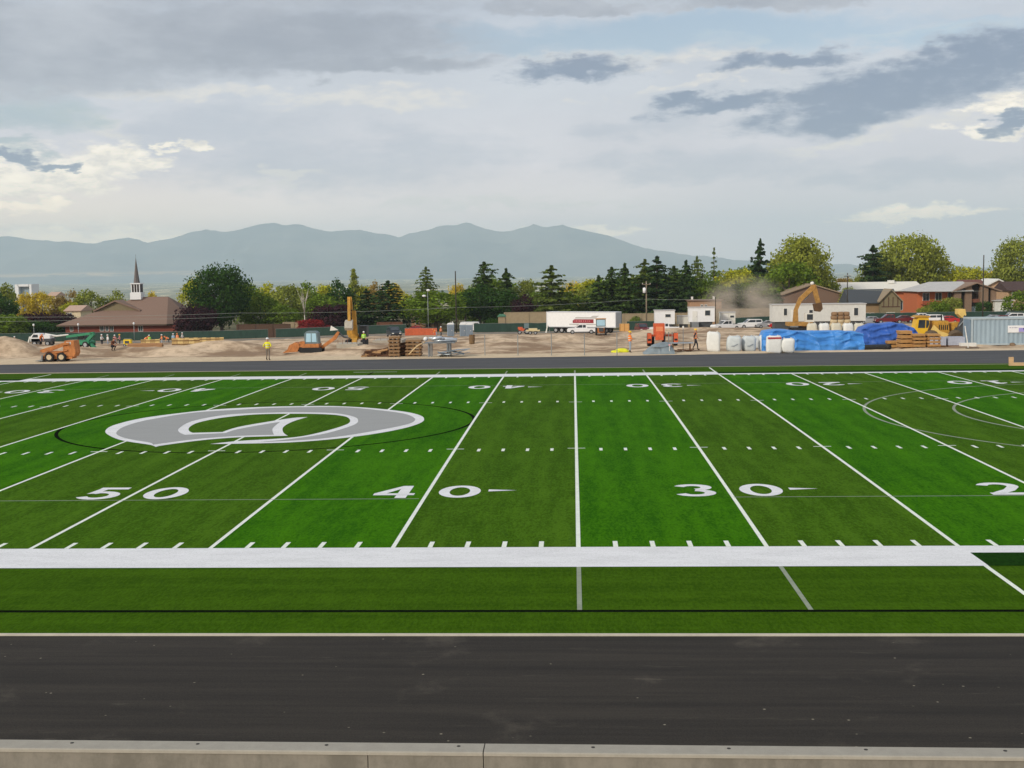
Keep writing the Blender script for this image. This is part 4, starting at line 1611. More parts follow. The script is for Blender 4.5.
# --- peach gable house, far right
L_ = Lot('peach_gabled_house', 'peach house with a white edged gable at the right', 998, 318)
xl, xm, xr = L_.x(982), L_.x(997.5), L_.x(1013)
zp, ze = L_.z(997, 280), L_.z(984, 286.5)
MB().prism([(xl + .6, -.3), (xr - .6, -.3), (xr - .6, ze), (xm, zp - .2), (xl + .6, ze)], 0, 12, 'y').build('wall', PEACH, L_.r)
mb = MB().prism([(xl, ze - .4), (xm, zp), (xm, zp + .35), (xl, ze - .05)], -.8, 12.4, 'y').prism([(xm, zp), (xr, ze - .4), (xr, ze - .05), (xm, zp + .35)], -.8, 12.4, 'y')
mb.build('roof', TRIM, L_.r)
mb = MB()
gable_roof(mb, L_.x(966), L_.x(990), 3, 13, ze, zp - .1)
mb.build('side_roof', mat('red_brown_shingle', C(112, 74, 64), .9, .15, 4), L_.r)
MB().box((L_.x(978), 8, ze / 2), (5.4, 9, ze)).build('side_wall', PEACH, L_.r)
for pa in (990, 999, 1004):
    L_.window(L_.x(pa), L_.x(pa + 2.5), ze - 1.6, ze - .4)
L_ = Lot('white_garage', 'low white garage beside the brown gabled apartment front', 1003, 284)
x0, x1 = L_.x(995), L_.x(1013)
zt = L_.z(1003, 301)
MB().box(((x0 + x1) / 2, 3, zt / 2), (x1 - x0, 6, zt)).build('wall', OFFW, L_.r)
MB().box(((x0 + x1) / 2, 3, zt + .12), (x1 - x0 + .8, 6.8, .22)).build('roof', ROOFG, L_.r)
MB().box(((x0 + x1) / 2, -.05, 1.1), (2.6, .1, 2.2)).build('garage_door', TRIM, L_.r)
L_ = Lot('dark_eaved_house', 'house with a dark brown roof behind the green tree at the right edge', 1026, 300)
x0, x1 = L_.x(1006), L_.x(1050)
zt = L_.z(1026, 290)
MB().box(((x0 + x1) / 2, 5, zt / 2), (x1 - x0 - 1, 9, zt)).build('wall', PEACH, L_.r)
mb = MB()
gable_roof(mb, x0, x1, -.8, 10.8, zt - .2, zt + 2.0)
mb.build('roof', mat('dark_brown_shingle', C(78, 60, 56), .9, .15, 4), L_.r)
L_.window(L_.x(1012), L_.x(1016), zt - 1.8, zt - .5)

# ================================================================== green screened fences
SCREEN = mat('green_screen_mesh', C(42, 66, 57), .85, .2, 1.4, stretch=(1, 1, .4))
PIPE = mat('galvanised_pipe', C(150, 154, 152), .45, .12, 4, metal=.5)


def fence(label, pa, pb, Y, h=1.85, m=SCREEN, step=3.0, name='screened_fence', Y2=None):
    a, b_ = GY(pa, Y), GY(pb, Y2 or Y)
    n = max(1, int((b_ - a).length / step))
    r_ = thing(name, label, 'fence', a)
    mb = MB()
    for i in range(n):
        p, q = a.lerp(b_, i / n) - a, a.lerp(b_, (i + 1) / n) - a
        p.z, q.z = gz(p.x + a.x, p.y + a.y) - a.z, gz(q.x + a.x, q.y + a.y) - a.z
        sag = [0, .05 * random.random() + .02, 0]
        m_ = (p + q) / 2
        for dy, sgn in ((-.012, 1), (.012, -1)):
            o_ = Vector((0, dy, 0))
            u = Vector((0, 0, h))
            mb.face([p + o_ + Vector((0, 0, .05)), m_ + o_ + Vector((0, .06, .05)), m_ + o_ + u - Vector((0, -.06, sag[1])), p + o_ + u])
            mb.face([m_ + o_ + Vector((0, .06, .05)), q + o_ + Vector((0, 0, .05)), q + o_ + u, m_ + o_ + u - Vector((0, -.06, sag[1]))])
    mb.build('screen', m, r_)
    rail = MB()
    for i in range(n + 1):
        p = a.lerp(b_, i / n) - a
        p.z = gz(p.x + a.x, p.y + a.y) - a.z
        if i % max(1, n // 60 + 1) == 0:
            MB().cyl(p + Vector((0, .05, -.2)), p + Vector((0, .05, h + .08)), .035, n=6).build('post', PIPE, r_)
    pts = []
    for i in range(n + 1):
        p = a.lerp(b_, i / n) - a
        pts.append(Vector((p.x, p.y + .05, gz(p.x + a.x, p.y + a.y) - a.z + h + .02)))
    rail.tube(pts, .025, 5).build('top_rail', PIPE, r_)
    return r_


fence('long green screened fence in front of the church', -40, 268, 232)
fence('green screened fence behind the red shrub and the yellow excavator', 276, 406, 230)
fence('green screened fence in front of the gate pillar and purple tree', 474, 560, 228)
fence('short green screened fence between the semi trailer and the white shed', 627, 662, 232)
fence('dusty green screened fence behind the drifting dust', 728, 776, 240)
fence('green screened fence in front of the houses on the right', 862, 1060, 234)
fence('orange plastic barrier fence by the portable toilets', 405, 437, 206, 1.4, mat('orange_barrier_mesh', C(188, 92, 58), .8, .15, 2), 2.5, 'barrier_fence')

# road in front of the far fence
mb = MB()
x = -90.0
while x < 120:
    for y0, y1 in ((214, 226),):
        n = 3
        for j in range(n):
            ya, yb = y0 + (y1 - y0) * j / n, y0 + (y1 - y0) * (j + 1) / n
            mb.face([(x, ya, gbase(x, ya) + .03), (x + 3, ya, gbase(x + 3, ya) + .03), (x + 3, yb, gbase(x + 3, yb) + .03), (x, yb, gbase(x, yb) + .03)])
    x += 3
o = mb.build('site_road', mat('dusty_road', C(128, 120, 108), .95, .14, .6))
tag(o, kind='structure')

# ================================================================== poles, lamps, wires
DARKPOLE = mat('dark_pole_wood', C(62, 56, 48), .9, .2, 3, stretch=(3, 3, .4))
POLEWOOD = mat('pole_wood', C(134, 120, 100), .9, .2, 3, stretch=(3, 3, .4))
WIREM = mat('wire_alloy', C(140, 146, 136), .5, .1, 2)


def pole(label, px, top, Y, r, m, name='utility_pole', cross=None):
    p = GY(px, Y)
    h = W(px, top, Y).z - p.z
    r_ = thing(name, label, 'pole', p)
    MB().cyl((0, 0, -.4), (0, 0, h), r, r * .7, 10).build('shaft', m, r_, True)
    if cross:
        MB().box((0, -.1, h - .7), (cross, .12, .14)).build('cross_arm', m, r_)
        for k in (-.45, 0, .45):
            MB().cyl((k * cross, -.1, h - .63), (k * cross, -.1, h - .4), .05, n=6).build('insulator', TRIM, r_)
    return r_, h


pole('tall slim dark pole behind the portable toilets', 456.5, 271, 228, .16, DARKPOLE)
r_, h = pole('wooden utility pole with a white transformer right of the semi trailer', 646.5, 281, 236, .17, POLEWOOD, cross=1.8)
zc = h - 2.0
MB().cyl((-.42, -.15, zc - .55), (-.42, -.15, zc + .5), .34, n=12).cyl((-.42, -.15, zc + .5), (-.42, -.15, zc + .62), .34, .12, 12).build('transformer', WHITE, r_, True)
pole('slim dark pole in front of the office trailers', 715.5, 297, 232, .11, DARKPOLE)
pole('thin pole between the brown gable house and the dark roofed house', 847, 273, 250, .14, DARKPOLE, cross=1.6)
pole('tall slim black pole in front of the brown apartment gable', 982.5, 255, 230, .15, DARKPOLE)
p = GY(428.5, 224)
h = W(428.5, 290.5, 224).z - p.z
r_ = thing('street_lamp', 'slim street lamp with two white heads left of the tall dark pole', 'street lamp', p)
MB().cyl((0, 0, -.2), (0, 0, h), .08, .05, 8).build('shaft', PIPE, r_, True)
for dx, zz in ((-.75, h - 1.1), (.15, h + .05)):
    MB().tube([(0, 0, zz - .2), (dx * .6, -.1, zz)], .03, 6).build('bracket', PIPE, r_)
    MB().ball((dx, -.15, zz), (.42, .3, .24), 10, 6).build('lamp_head', WHITE, r_, True)
for px, top, lab in ((34.5, 325, 'slim light pole with white head behind the white boom truck'), (134.5, 323.5, 'slim light pole with white head in front of the church wall'),
                     (79, 324.5, 'slim light pole with white head at the left end of the church')):
    p = GY(px, 226)
    h = W(px, top, 226).z - p.z
    r_ = thing('street_lamp', lab, 'street lamp', p)
    MB().cyl((0, 0, -.2), (0, 0, h), .06, .05, 8).build('shaft', PIPE, r_, True)
    MB().ball((0, 0, h), (.22, .22, .28), 8, 6).build('lamp_head', WHITE, r_, True)


def cable(label, pts, Y, sag=.5):
    P_ = [W(px, py, Y + dy) for px, py, dy in pts]
    o_ = P_[0].copy()
    q = []
    for a, b_ in zip(P_, P_[1:]):
        for i in range(10):
            s = i / 10
            v_ = a.lerp(b_, s)
            v_.z -= 4 * sag * s * (1 - s)
            q.append(v_ - o_)
    q.append(P_[-1] - o_)
    o = MB().tube(q, .028, 5).build('overhead_cable', WIREM, None, True, o_)
    tag(o, label, 'cable', 'overhead cables')


cable('pale cable running across the trees from the far left to the transformer pole', [(-60, 317, 0), (240, 313, 0), (456, 307.5, 0), (646, 299, 8)], 228, .35)
cable('pale cable running from the transformer pole to the slim pole by the trailers', [(646, 299, 8), (715.5, 299, 4)], 228, .15)
cable('lower pale cable across the dark shrubs at the far left', [(-60, 321.5, 0), (120, 319, 0), (240, 316.5, 0)], 229, .2)
cable('pale cable crossing the dark roofed house to the tall black pole', [(847, 289, 16), (982.5, 291, -1)], 232, .3)

# ================================================================== drifting dust
md = bpy.data.materials.new('dust_air')
md.use_nodes = True
t = NT(md.node_tree)
out = t.n('ShaderNodeOutputMaterial')
pv = t.n('ShaderNodeVolumePrincipled')
pv.inputs['Color'].default_value = (.80, .70, .60, 1)
g = t.coord('Generated')
mpn = t.n('ShaderNodeMapping')
mpn.inputs['Location'].default_value = (-1, -1, -.55)
mpn.inputs['Scale'].default_value = (2, 2, 1.55)
t.put(mpn.inputs[0], g)
ln = t.n('ShaderNodeVectorMath', operation='LENGTH')
t.put(ln.inputs[0], mpn.outputs[0])
nz = t.noise(g, 3.2, 4, .6)
den = t.m('MULTIPLY', t.ramp(ln.outputs['Value'], 1.0, .1), t.ramp(nz, .36, .68))
t.put(pv.inputs['Density'], t.m('MULTIPLY', den, .6))
t.t.links.new(pv.outputs[0], out.inputs['Volume'])
a = GY(748, 240)
zt = W(752, 272, 240).z
dc = MB().box((a.x + .5, 246, (zt + a.z) / 2 + .6), (23, 12, zt - a.z - .5)).build('dust_cloud', md)
tag(dc, kind='stuff')
# ================================================================== people
SKIN = mat('skin', C(190, 140, 112), .6, .08, 6)
DENIM = mat('pale_denim', C(150, 160, 172), .9, .12, 8)
GREYPANT = mat('grey_trousers', C(128, 118, 106), .9, .12, 8)
DARKPANT = mat('dark_trousers', C(44, 46, 54), .9, .15, 8)
BOOT = mat('boot_leather', C(66, 50, 38), .8, .2, 8)
VESTS = {'orange': mat('orange_vest', C(240, 128, 48), .7, .08, 5), 'yellow': mat('yellow_vest', C(228, 220, 40), .7, .08, 5),
         'lime': mat('lime_vest', C(170, 226, 60), .7, .08, 5), 'white': mat('white_shirt', C(226, 224, 220), .85, .08, 5),
         'pink': mat('pink_shirt', C(216, 150, 146), .85, .08, 5), 'brown': mat('brown_jacket', C(104, 62, 42), .85, .15, 5),
         'blue': mat('pale_blue_shirt', C(160, 190, 212), .85, .08, 5), 'dark': mat('dark_shirt', C(50, 52, 58), .9, .12, 5)}
HATS = {'white': mat('white_helmet', (.82, .82, .80, 1), .35, .04, 4), 'yellow': mat('yellow_helmet', C(236, 190, 50), .35, .06, 4),
        'orange': mat('orange_helmet', C(236, 130, 50), .35, .06, 4)}
REFLECT = mat('reflective_tape', C(214, 218, 206), .4, .05, 4)


def skin_mesh(name, verts, edges, radii, root):
    me = bpy.data.meshes.new(name)
    me.from_pydata(verts, edges, [])
    o = bpy.data.objects.new(name, me)
    COL.objects.link(o)
    md_ = o.modifiers.new('skin', 'SKIN')
    md_.use_smooth_shade = True
    for i, r_ in enumerate(radii):
        sv = me.skin_vertices[0].data[i]
        sv.radius = r_ if hasattr(r_, '__len__') else (r_, r_)
        sv.use_root = i == root
    o.modifiers.new('sub', 'SUBSURF').levels = 1
    dg = bpy.context.evaluated_depsgraph_get()
    m2 = bpy.data.meshes.new_from_object(o.evaluated_get(dg))
    bpy.data.objects.remove(o)
    bpy.data.meshes.remove(me)
    return m2


def hand(V_, E_, R_, wrist, dirn, side):
    """palm and five unequal bent fingers grown from the wrist vertex"""
    d = Vector(dirn).normalized()
    up = Vector((0, 1, 0)) if abs(d.y) < .8 else Vector((0, 0, 1))
    sd_ = d.cross(up).normalized() * side
    inn = d.cross(sd_).normalized()
    w_ = Vector(V_[wrist])
    p = w_ + d * .05
    V_.append(tuple(p))
    R_.append((.034, .022))
    pi = len(V_) - 1
    E_.append((wrist, pi))
    for k, (off, ln_) in enumerate(((-.028, .075), (-.009, .088), (.010, .082), (.028, .062))):
        a = p + d * .04 + sd_ * off
        b_ = a + d * ln_ * .55 + inn * .006
        c_ = b_ + d * ln_ * .4 + inn * .022
        i = len(V_)
        V_.extend([tuple(a), tuple(b_), tuple(c_)])
        R_.extend([.0095, .0085, .007])
        E_.extend([(pi, i), (i, i + 1), (i + 1, i + 2)])
    a = w_ + d * .03 - sd_ * .035
    b_ = a + d * .035 - sd_ * .022 + inn * .012
    i = len(V_)
    V_.extend([tuple(a), tuple(b_)])
    R_.extend([.011, .009])
    E_.extend([(wrist, i), (i, i + 1)])


def body_mesh(pose):
    J = dict(pelvis=(0, 0, .95), waist=(0, 0, 1.08), chest=(0, 0, 1.30), neck=(0, .0, 1.47), chin=(0, -.015, 1.56), brow=(0, -.01, 1.66), crown=(0, .005, 1.74),
             hipL=(-.10, 0, .90), hipR=(.10, 0, .90), kneeL=(-.11, -.02, .50), kneeR=(.11, -.02, .50), ankL=(-.11, .01, .09), ankR=(.11, .01, .09),
             toeL=(-.12, -.15, .04), toeR=(.12, -.15, .04), shL=(-.19, 0, 1.40), shR=(.19, 0, 1.40), elL=(-.25, .02, 1.13), elR=(.25, .02, 1.13),
             wrL=(-.26, -.06, .90), wrR=(.26, -.06, .90))
    J.update(pose)
    order = list(J)
    idx = {n_: i for i, n_ in enumerate(order)}
    V_ = [J[n_] for n_ in order]
    rad = dict(pelvis=(.155, .115), waist=(.14, .105), chest=(.17, .12), neck=.062, chin=.092, brow=(.096, .112), crown=.072, hipL=.095, hipR=.095, kneeL=.064, kneeR=.064,
               ankL=.045, ankR=.045, toeL=.042, toeR=.042, shL=.072, shR=.072, elL=.048, elR=.048, wrL=.032, wrR=.032)
    R_ = [rad[n_] for n_ in order]
    E_ = [(idx[a], idx[b_]) for a, b_ in (('pelvis', 'waist'), ('waist', 'chest'), ('chest', 'neck'), ('neck', 'chin'), ('chin', 'brow'), ('brow', 'crown'),
          ('pelvis', 'hipL'), ('pelvis', 'hipR'), ('hipL', 'kneeL'), ('hipR', 'kneeR'), ('kneeL', 'ankL'), ('kneeR', 'ankR'), ('ankL', 'toeL'), ('ankR', 'toeR'),
          ('chest', 'shL'), ('chest', 'shR'), ('shL', 'elL'), ('shR', 'elR'), ('elL', 'wrL'), ('elR', 'wrR'))]
    for s_, sg in (('L', -1), ('R', 1)):
        hand(V_, E_, R_, idx['wr' + s_], Vector(J['wr' + s_]) - Vector(J['el' + s_]), sg)
    me = skin_mesh('person_body', V_, E_, R_, 0)
    # nose, ears, eyes on the head
    b = Vector(J['brow'])
    c = Vector(J['chin'])
    bm = bmesh.new()
    bm.from_mesh(me)
    mid = (b + c) / 2
    for ctr, r_ in ((mid + Vector((0, -.100, .0)), (.014, .022, .026)), (mid + Vector((-.076, 0, .005)), (.012, .02, .03)), (mid + Vector((.076, 0, .005)), (.012, .02, .03)),
                    (mid + Vector((-.03, -.082, .026)), (.013, .012, .008)), (mid + Vector((.03, -.082, .026)), (.013, .012, .008)), (mid + Vector((0, -.080, -.046)), (.025, .012, .006))):
        bmesh.ops.create_icosphere(bm, subdivisions=1, radius=1, matrix=Matrix.Translation(ctr) @ Matrix.Diagonal((*r_, 1)))
    bm.to_mesh(me)
    bm.free()
    for i in range(4):
        me.materials.append(None)
    bones = []
    for a, b_, k in (('pelvis', 'hipL', 2), ('pelvis', 'hipR', 2), ('hipL', 'kneeL', 2), ('hipR', 'kneeR', 2), ('kneeL', 'ankL', 2), ('kneeR', 'ankR', 2),
                     ('ankL', 'toeL', 3), ('ankR', 'toeR', 3), ('waist', 'chest', 1), ('chest', 'shL', 1), ('chest', 'shR', 1), ('chest', 'neck', 1), ('neck', 'chin', 0), ('chin', 'crown', 0),
                     ('shL', 'elL', 1), ('shR', 'elR', 1), ('elL', 'wrL', 4), ('elR', 'wrR', 4)):
        bones.append((Vector(J[a]), Vector(J[b_]), k))
    for s_ in 'LR':
        wr = Vector(J['wr' + s_])
        bones.append((wr, wr + (wr - Vector(J['el' + s_])).normalized() * .2, 0))
    wst, plv = Vector(J['waist']), Vector(J['pelvis'])
    bones.append((plv, wst, 5))
    for p in me.polygons:
        q = p.center
        best, bk = 9, 1
        for a, b_, k in bones:
            d = b_ - a
            u = max(0, min(1, (q - a).dot(d) / d.length_squared))
            dist = (q - a - d * u).length
            if dist < best:
                best, bk, bu = dist, k, u
        if bk == 4:
            bk = 1 if bu < .45 else 0
        if bk == 5:
            bk = 1 if bu > .35 else 2
        if bk == 2 and (q - Vector(J['ankL'])).length < .13 or bk == 2 and (q - Vector(J['ankR'])).length < .13:
            bk = 3
        p.material_index = bk
    me.polygons.foreach_set('use_smooth', [True] * len(me.polygons))
    return me, J


def vest_mesh(J):
    """sleeveless shell round the trunk"""
    ch_, wa, pe = Vector(J['chest']), Vector(J['waist']), Vector(J['pelvis'])
    ax = (ch_ - pe).normalized()
    rows = [(pe + ax * .02, .180, .142), (wa, .168, .135), (ch_ - ax * .08, .195, .150), (ch_ + ax * .04, .20, .148), (ch_ + ax * .12, .165, .118), (ch_ + ax * .16, .105, .085)]
    mb = MB()
    n = 16
    sx = Vector((1, 0, 0))
    sy = ax.cross(sx)
    for c_, a, b_ in rows:
        for j in range(n):
            w_ = 6.283 * j / n
            mb.v.append(tuple(c_ + sx * a * math.cos(w_) + sy * b_ * math.sin(w_)))
    for i in range(len(rows) - 1):
        for j in range(n):
            mb.f.append((i * n + j, i * n + (j + 1) % n, (i + 1) * n + (j + 1) % n, (i + 1) * n + j))
    tape = MB()
    for c_, a, b_ in ((wa + ax * .02, .176, .142), (ch_ - ax * .02, .203, .156)):
        k = len(tape.v)
        for dz in (-.025, .025):
            for j in range(n):
                w_ = 6.283 * j / n
                tape.v.append(tuple(c_ + ax * dz + sx * a * math.cos(w_) + sy * b_ * math.sin(w_)))
        for j in range(n):
            tape.f.append((k + j, k + (j + 1) % n, k + n + (j + 1) % n, k + n + j))
    return mb.mesh('vest', True), tape.mesh('reflective_tape', True)


def helmet_mesh(J):
    b_, cr_ = Vector(J['brow']), Vector(J['crown'])
    up = (cr_ - b_).normalized()
    c_ = b_ + up * .03
    mb = MB()
    n = 14
    q = up.to_track_quat('Z', 'Y')
    fwd = Vector((0, -1, 0))
    for r_, z in ((.135, -.005), (.128, .01), (.125, .05), (.108, .09), (.07, .12), (.02, .132)):
        for j in range(n):
            w_ = 6.283 * j / n
            v_ = Vector((math.cos(w_) * r_ * .92, math.sin(w_) * r_ * 1.08 - (.03 if z < 0 else 0), z))
            mb.v.append(tuple(c_ + v_))
    for i in range(5):
        for j in range(n):
            mb.f.append((i * n + j, i * n + (j + 1) % n, (i + 1) * n + (j + 1) % n, (i + 1) * n + j))
    mb.f.append(tuple(5 * n + j for j in range(n)))
    return mb.mesh('helmet', True)


POSES = {
    'stand': {},
    'hips': dict(elL=(-.36, .08, 1.14), elR=(.36, .08, 1.14), wrL=(-.20, .02, 1.00), wrR=(.20, .02, 1.00)),
    'work': dict(elL=(-.24, -.08, 1.15), elR=(.24, -.08, 1.15), wrL=(-.16, -.30, 1.12), wrR=(.16, -.30, 1.12)),
    'walk': dict(kneeL=(-.10, -.16, .52), ankL=(-.10, -.20, .09), toeL=(-.11, -.36, .06), kneeR=(.10, .06, .50), ankR=(.10, .24, .13), toeR=(.11, .10, .05),
                 elL=(-.25, .10, 1.14), wrL=(-.25, .12, .92), elR=(.25, -.06, 1.14), wrR=(.24, -.22, .98)),
    'bend': dict(waist=(0, -.10, 1.03), chest=(0, -.30, 1.13), neck=(0, -.46, 1.20), chin=(0, -.55, 1.22), brow=(0, -.62, 1.28), crown=(0, -.66, 1.34), shL=(-.19, -.38, 1.14), shR=(.19, -.38, 1.14),
                 elL=(-.23, -.42, .86), elR=(.23, -.42, .86), wrL=(-.18, -.52, .64), wrR=(.18, -.52, .64)),
    'crouch': dict(pelvis=(0, .12, .42), waist=(0, .04, .55), chest=(0, -.06, .76), neck=(0, -.12, .92), chin=(0, -.16, 1.0), brow=(0, -.18, 1.1), crown=(0, -.18, 1.18), hipL=(-.11, .1, .40), hipR=(.11, .1, .40),
                   kneeL=(-.16, -.26, .52), kneeR=(.16, -.26, .52), ankL=(-.14, .0, .10), ankR=(.14, .0, .10), toeL=(-.15, -.16, .05), toeR=(.15, -.16, .05), shL=(-.19, -.07, .86), shR=(.19, -.07, .86),
                   elL=(-.25, -.24, .66), elR=(.25, -.24, .66), wrL=(-.14, -.42, .56), wrR=(.14, -.42, .56)),
}
PM = {}


def person(px, py, label, pose='stand', vest='orange', shirt='dark', pants='dark', hat='white', rz=0.0, Y=None, group='workers on the building site', wear=True):
    if pose not in PM:
        me, J = body_mesh(POSES[pose])
        PM[pose] = (me, J, *vest_mesh(J), helmet_mesh(J))
    me, J, vm, tm, hm = PM[pose]
    p = GY(px, Y) if Y else G(px, py)
    r_ = thing('person', label, 'person', p - Vector((0, 0, .035)), rz, group)
    PN_ = {'dark': DARKPANT, 'denim': DENIM, 'grey': GREYPANT}

    def add(nm_, mesh_, ms, par):
        o = bpy.data.objects.new(nm_, mesh_)
        COL.objects.link(o)
        o.parent = par
        while len(mesh_.materials) < len(ms):
            mesh_.materials.append(None)
        for sl, m_ in zip(o.material_slots, ms):
            sl.link = 'OBJECT'
            sl.material = m_
        return o
    b_ = add('body', me, [SKIN, VESTS[shirt], PN_[pants], BOOT], r_)
    if wear:
        v_ = add('vest', vm, [VESTS[vest]], r_)
        add('reflective_tape', tm, [REFLECT], v_)
    if hat:
        add('helmet', hm, [HATS[hat]], r_)
    else:
        b2, c2 = Vector(J['brow']), Vector(J['crown'])
        MB().ball(b2 * .4 + c2 * .6 + Vector((0, .018, 0)), (.09, .105, .075), 12, 8).build('hair', mat('dark_hair', C(48, 36, 28), .8, .2, 9), r_, True)
    return r_


person(268, 360, 'worker in a yellow vest and white helmet with hands on hips by the track', 'hips', 'yellow', 'yellow', 'grey', 'white', R(165))
person(630, 352.5, 'worker in an orange vest, yellow helmet and pale jeans near the yellow bags', 'work', 'orange', 'orange', 'denim', 'yellow', R(100))
person(695.5, 349.8, 'worker in an orange vest and dark trousers left of the tall white bag', 'walk', 'orange', 'dark', 'dark', 'yellow', R(80))
person(41, 0, 'worker in orange bending at the white boom truck', 'bend', 'orange', 'orange', 'dark', 'orange', R(40), Y=132)
person(15, 0, 'worker in a lime vest behind the dirt mound at the far left', 'stand', 'lime', 'lime', 'dark', 'white', R(20), Y=150)
person(102, 0, 'worker in a cream shirt leftmost in the crew before the church', 'work', 'white', 'white', 'dark', 'white', R(60), Y=150, wear=False)
person(108, 0, 'worker in a white shirt second from left in the crew before the church', 'stand', 'white', 'white', 'denim', 'white', R(-40), Y=156, wear=False)
person(115, 0, 'worker in a pink shirt near the yellow generator', 'stand', 'pink', 'pink', 'denim', 'white', R(30), Y=160, wear=False)
person(120, 0, 'worker in a pink shirt with a yellow helmet just left of the yellow generator', 'work', 'pink', 'pink', 'dark', 'yellow', R(-80), Y=150, wear=False)
person(145, 0, 'worker in an orange vest bending over the left form wall', 'bend', 'orange', 'orange', 'dark', 'orange', R(70), Y=157)
person(149.5, 0, 'worker in a lime vest beside the bending orange worker', 'stand', 'lime', 'lime', 'dark', 'white', R(10), Y=160)
person(162, 0, 'worker in an orange vest between the two form walls', 'work', 'orange', 'orange', 'denim', 'white', R(-60), Y=165)
person(169, 0, 'worker in an orange shirt bending by the right form wall', 'bend', 'orange', 'orange', 'dark', 'orange', R(-70), Y=168)
person(173.5, 0, 'worker in a pale blue shirt behind the right form wall', 'stand', 'blue', 'blue', 'denim', 'white', R(15), Y=172, wear=False)
person(177.5, 0, 'worker in an orange vest behind the upper form wall', 'stand', 'orange', 'orange', 'denim', 'orange', R(-20), Y=176)
person(182.5, 0, 'worker in a white shirt rightmost in the crew before the purple shrub', 'walk', 'white', 'white', 'denim', 'white', R(90), Y=176, wear=False)
person(113, 350.5, 'worker in a brown jacket crouching on the bare dirt', 'crouch', 'brown', 'brown', 'dark', None, R(60), wear=False)
person(364, 0, 'worker in a lime vest at the cab of the yellow excavator', 'stand', 'lime', 'lime', 'dark', 'white', R(10), Y=119.6)
person(441, 0, 'worker in an orange vest left of the single portable toilet', 'walk', 'orange', 'orange', 'dark', 'white', R(70), Y=178)
person(436.5, 0, 'worker in an orange jacket bending at the orange barrier fence', 'bend', 'orange', 'orange', 'denim', 'orange', R(-70), Y=180)

# ================================================================== vehicles
RUB = mat('tyre_rubber', C(40, 40, 42), .85, .15, 5)
RIMM = mat('rim_alloy', C(170, 172, 174), .4, .1, 4, metal=.5)
BLK = mat('black_plastic', C(34, 35, 37), .6, .15, 4)
DKG = mat('dark_machine_grey', C(70, 72, 74), .6, .15, 4)
LAMP = mat('lamp_glass', C(230, 230, 220), .2, .05, 4)
TAILR = mat('tail_lamp', C(150, 30, 26), .3, .05, 4)
PAINT = {'white': mat('white_car_paint', (.80, .80, .80, 1), .3, .04, 1, coat=.4), 'red': mat('red_car_paint', C(176, 34, 40), .3, .08, 1, coat=.4),
         'maroon': mat('maroon_car_paint', C(104, 30, 36), .3, .08, 1, coat=.4), 'silver': mat('silver_car_paint', C(168, 172, 176), .3, .05, 1, metal=.3, coat=.4),
         'dark': mat('dark_car_paint', C(44, 50, 58), .3, .08, 1, coat=.4)}
YEL = mat('machine_yellow', C(186, 140, 54), .6, .34, 3)
ORG = mat('machine_orange', C(184, 118, 66), .7, .3, 3)
ORR = mat('machine_red_orange', C(206, 96, 58), .6, .25, 3)
GRN = mat('machine_green', C(52, 130, 94), .6, .25, 3)
STEEL = mat('worn_steel', C(134, 138, 140), .5, .15, 3, metal=.5)


def wheel(par, x, y, z, r, wd, face=1, n=16):
    w_ = MB().tube([(x, y - wd / 2, z), (x, y - wd / 2 + .03, z), (x, y + wd / 2 - .03, z), (x, y + wd / 2, z)], [r * .93, r, r, r * .93], n).build('wheel', RUB, par)
    for s_ in (-1, 1):
        MB().tube([(x, y + s_ * (wd / 2 + .004), z), (x, y + s_ * (wd / 2 - .03), z)], [r * .56, r * .6], n).build('rim', RIMM, w_)
    return w_


CARS = {
    'sedan': dict(L=4.7, w=1.8, body=[(-2.3, .3), (-2.34, .7), (-2.2, .95), (-1.7, 1.0), (1.1, .97), (2.1, .8), (2.32, .6), (2.3, .3)], cab=[(-1.75, .98), (-1.05, 1.42), (.25, 1.45), (1.12, .96)], ax=(-1.45, 1.45), r=.33),
    'suv': dict(L=4.8, w=1.9, body=[(-2.3, .35), (-2.36, .8), (-2.3, 1.1), (1.15, 1.1), (2.15, 1.0), (2.36, .8), (2.32, .35)], cab=[(-2.28, 1.08), (-2.1, 1.72), (.3, 1.78), (1.15, 1.09)], ax=(-1.45, 1.5), r=.38),
    'pickup': dict(L=5.6, w=2.0, body=[(-2.75, .5), (-2.8, 1.1), (1.35, 1.12), (2.6, 1.05), (2.8, .85), (2.78, .45)], cab=[(-.95, 1.1), (-.8, 1.82), (.55, 1.84), (1.4, 1.1)], ax=(-1.75, 1.8), r=.41),
    'van': dict(L=5.6, w=2.0, body=[(-2.75, .4), (-2.8, 1.2), (-2.6, 2.1), (-2.4, 2.18), (1.0, 2.18), (1.3, 2.1), (2.0, 1.25), (2.7, 1.05), (2.8, .8), (2.75, .4)], cab=None, ax=(-1.7, 1.8), r=.38),
}


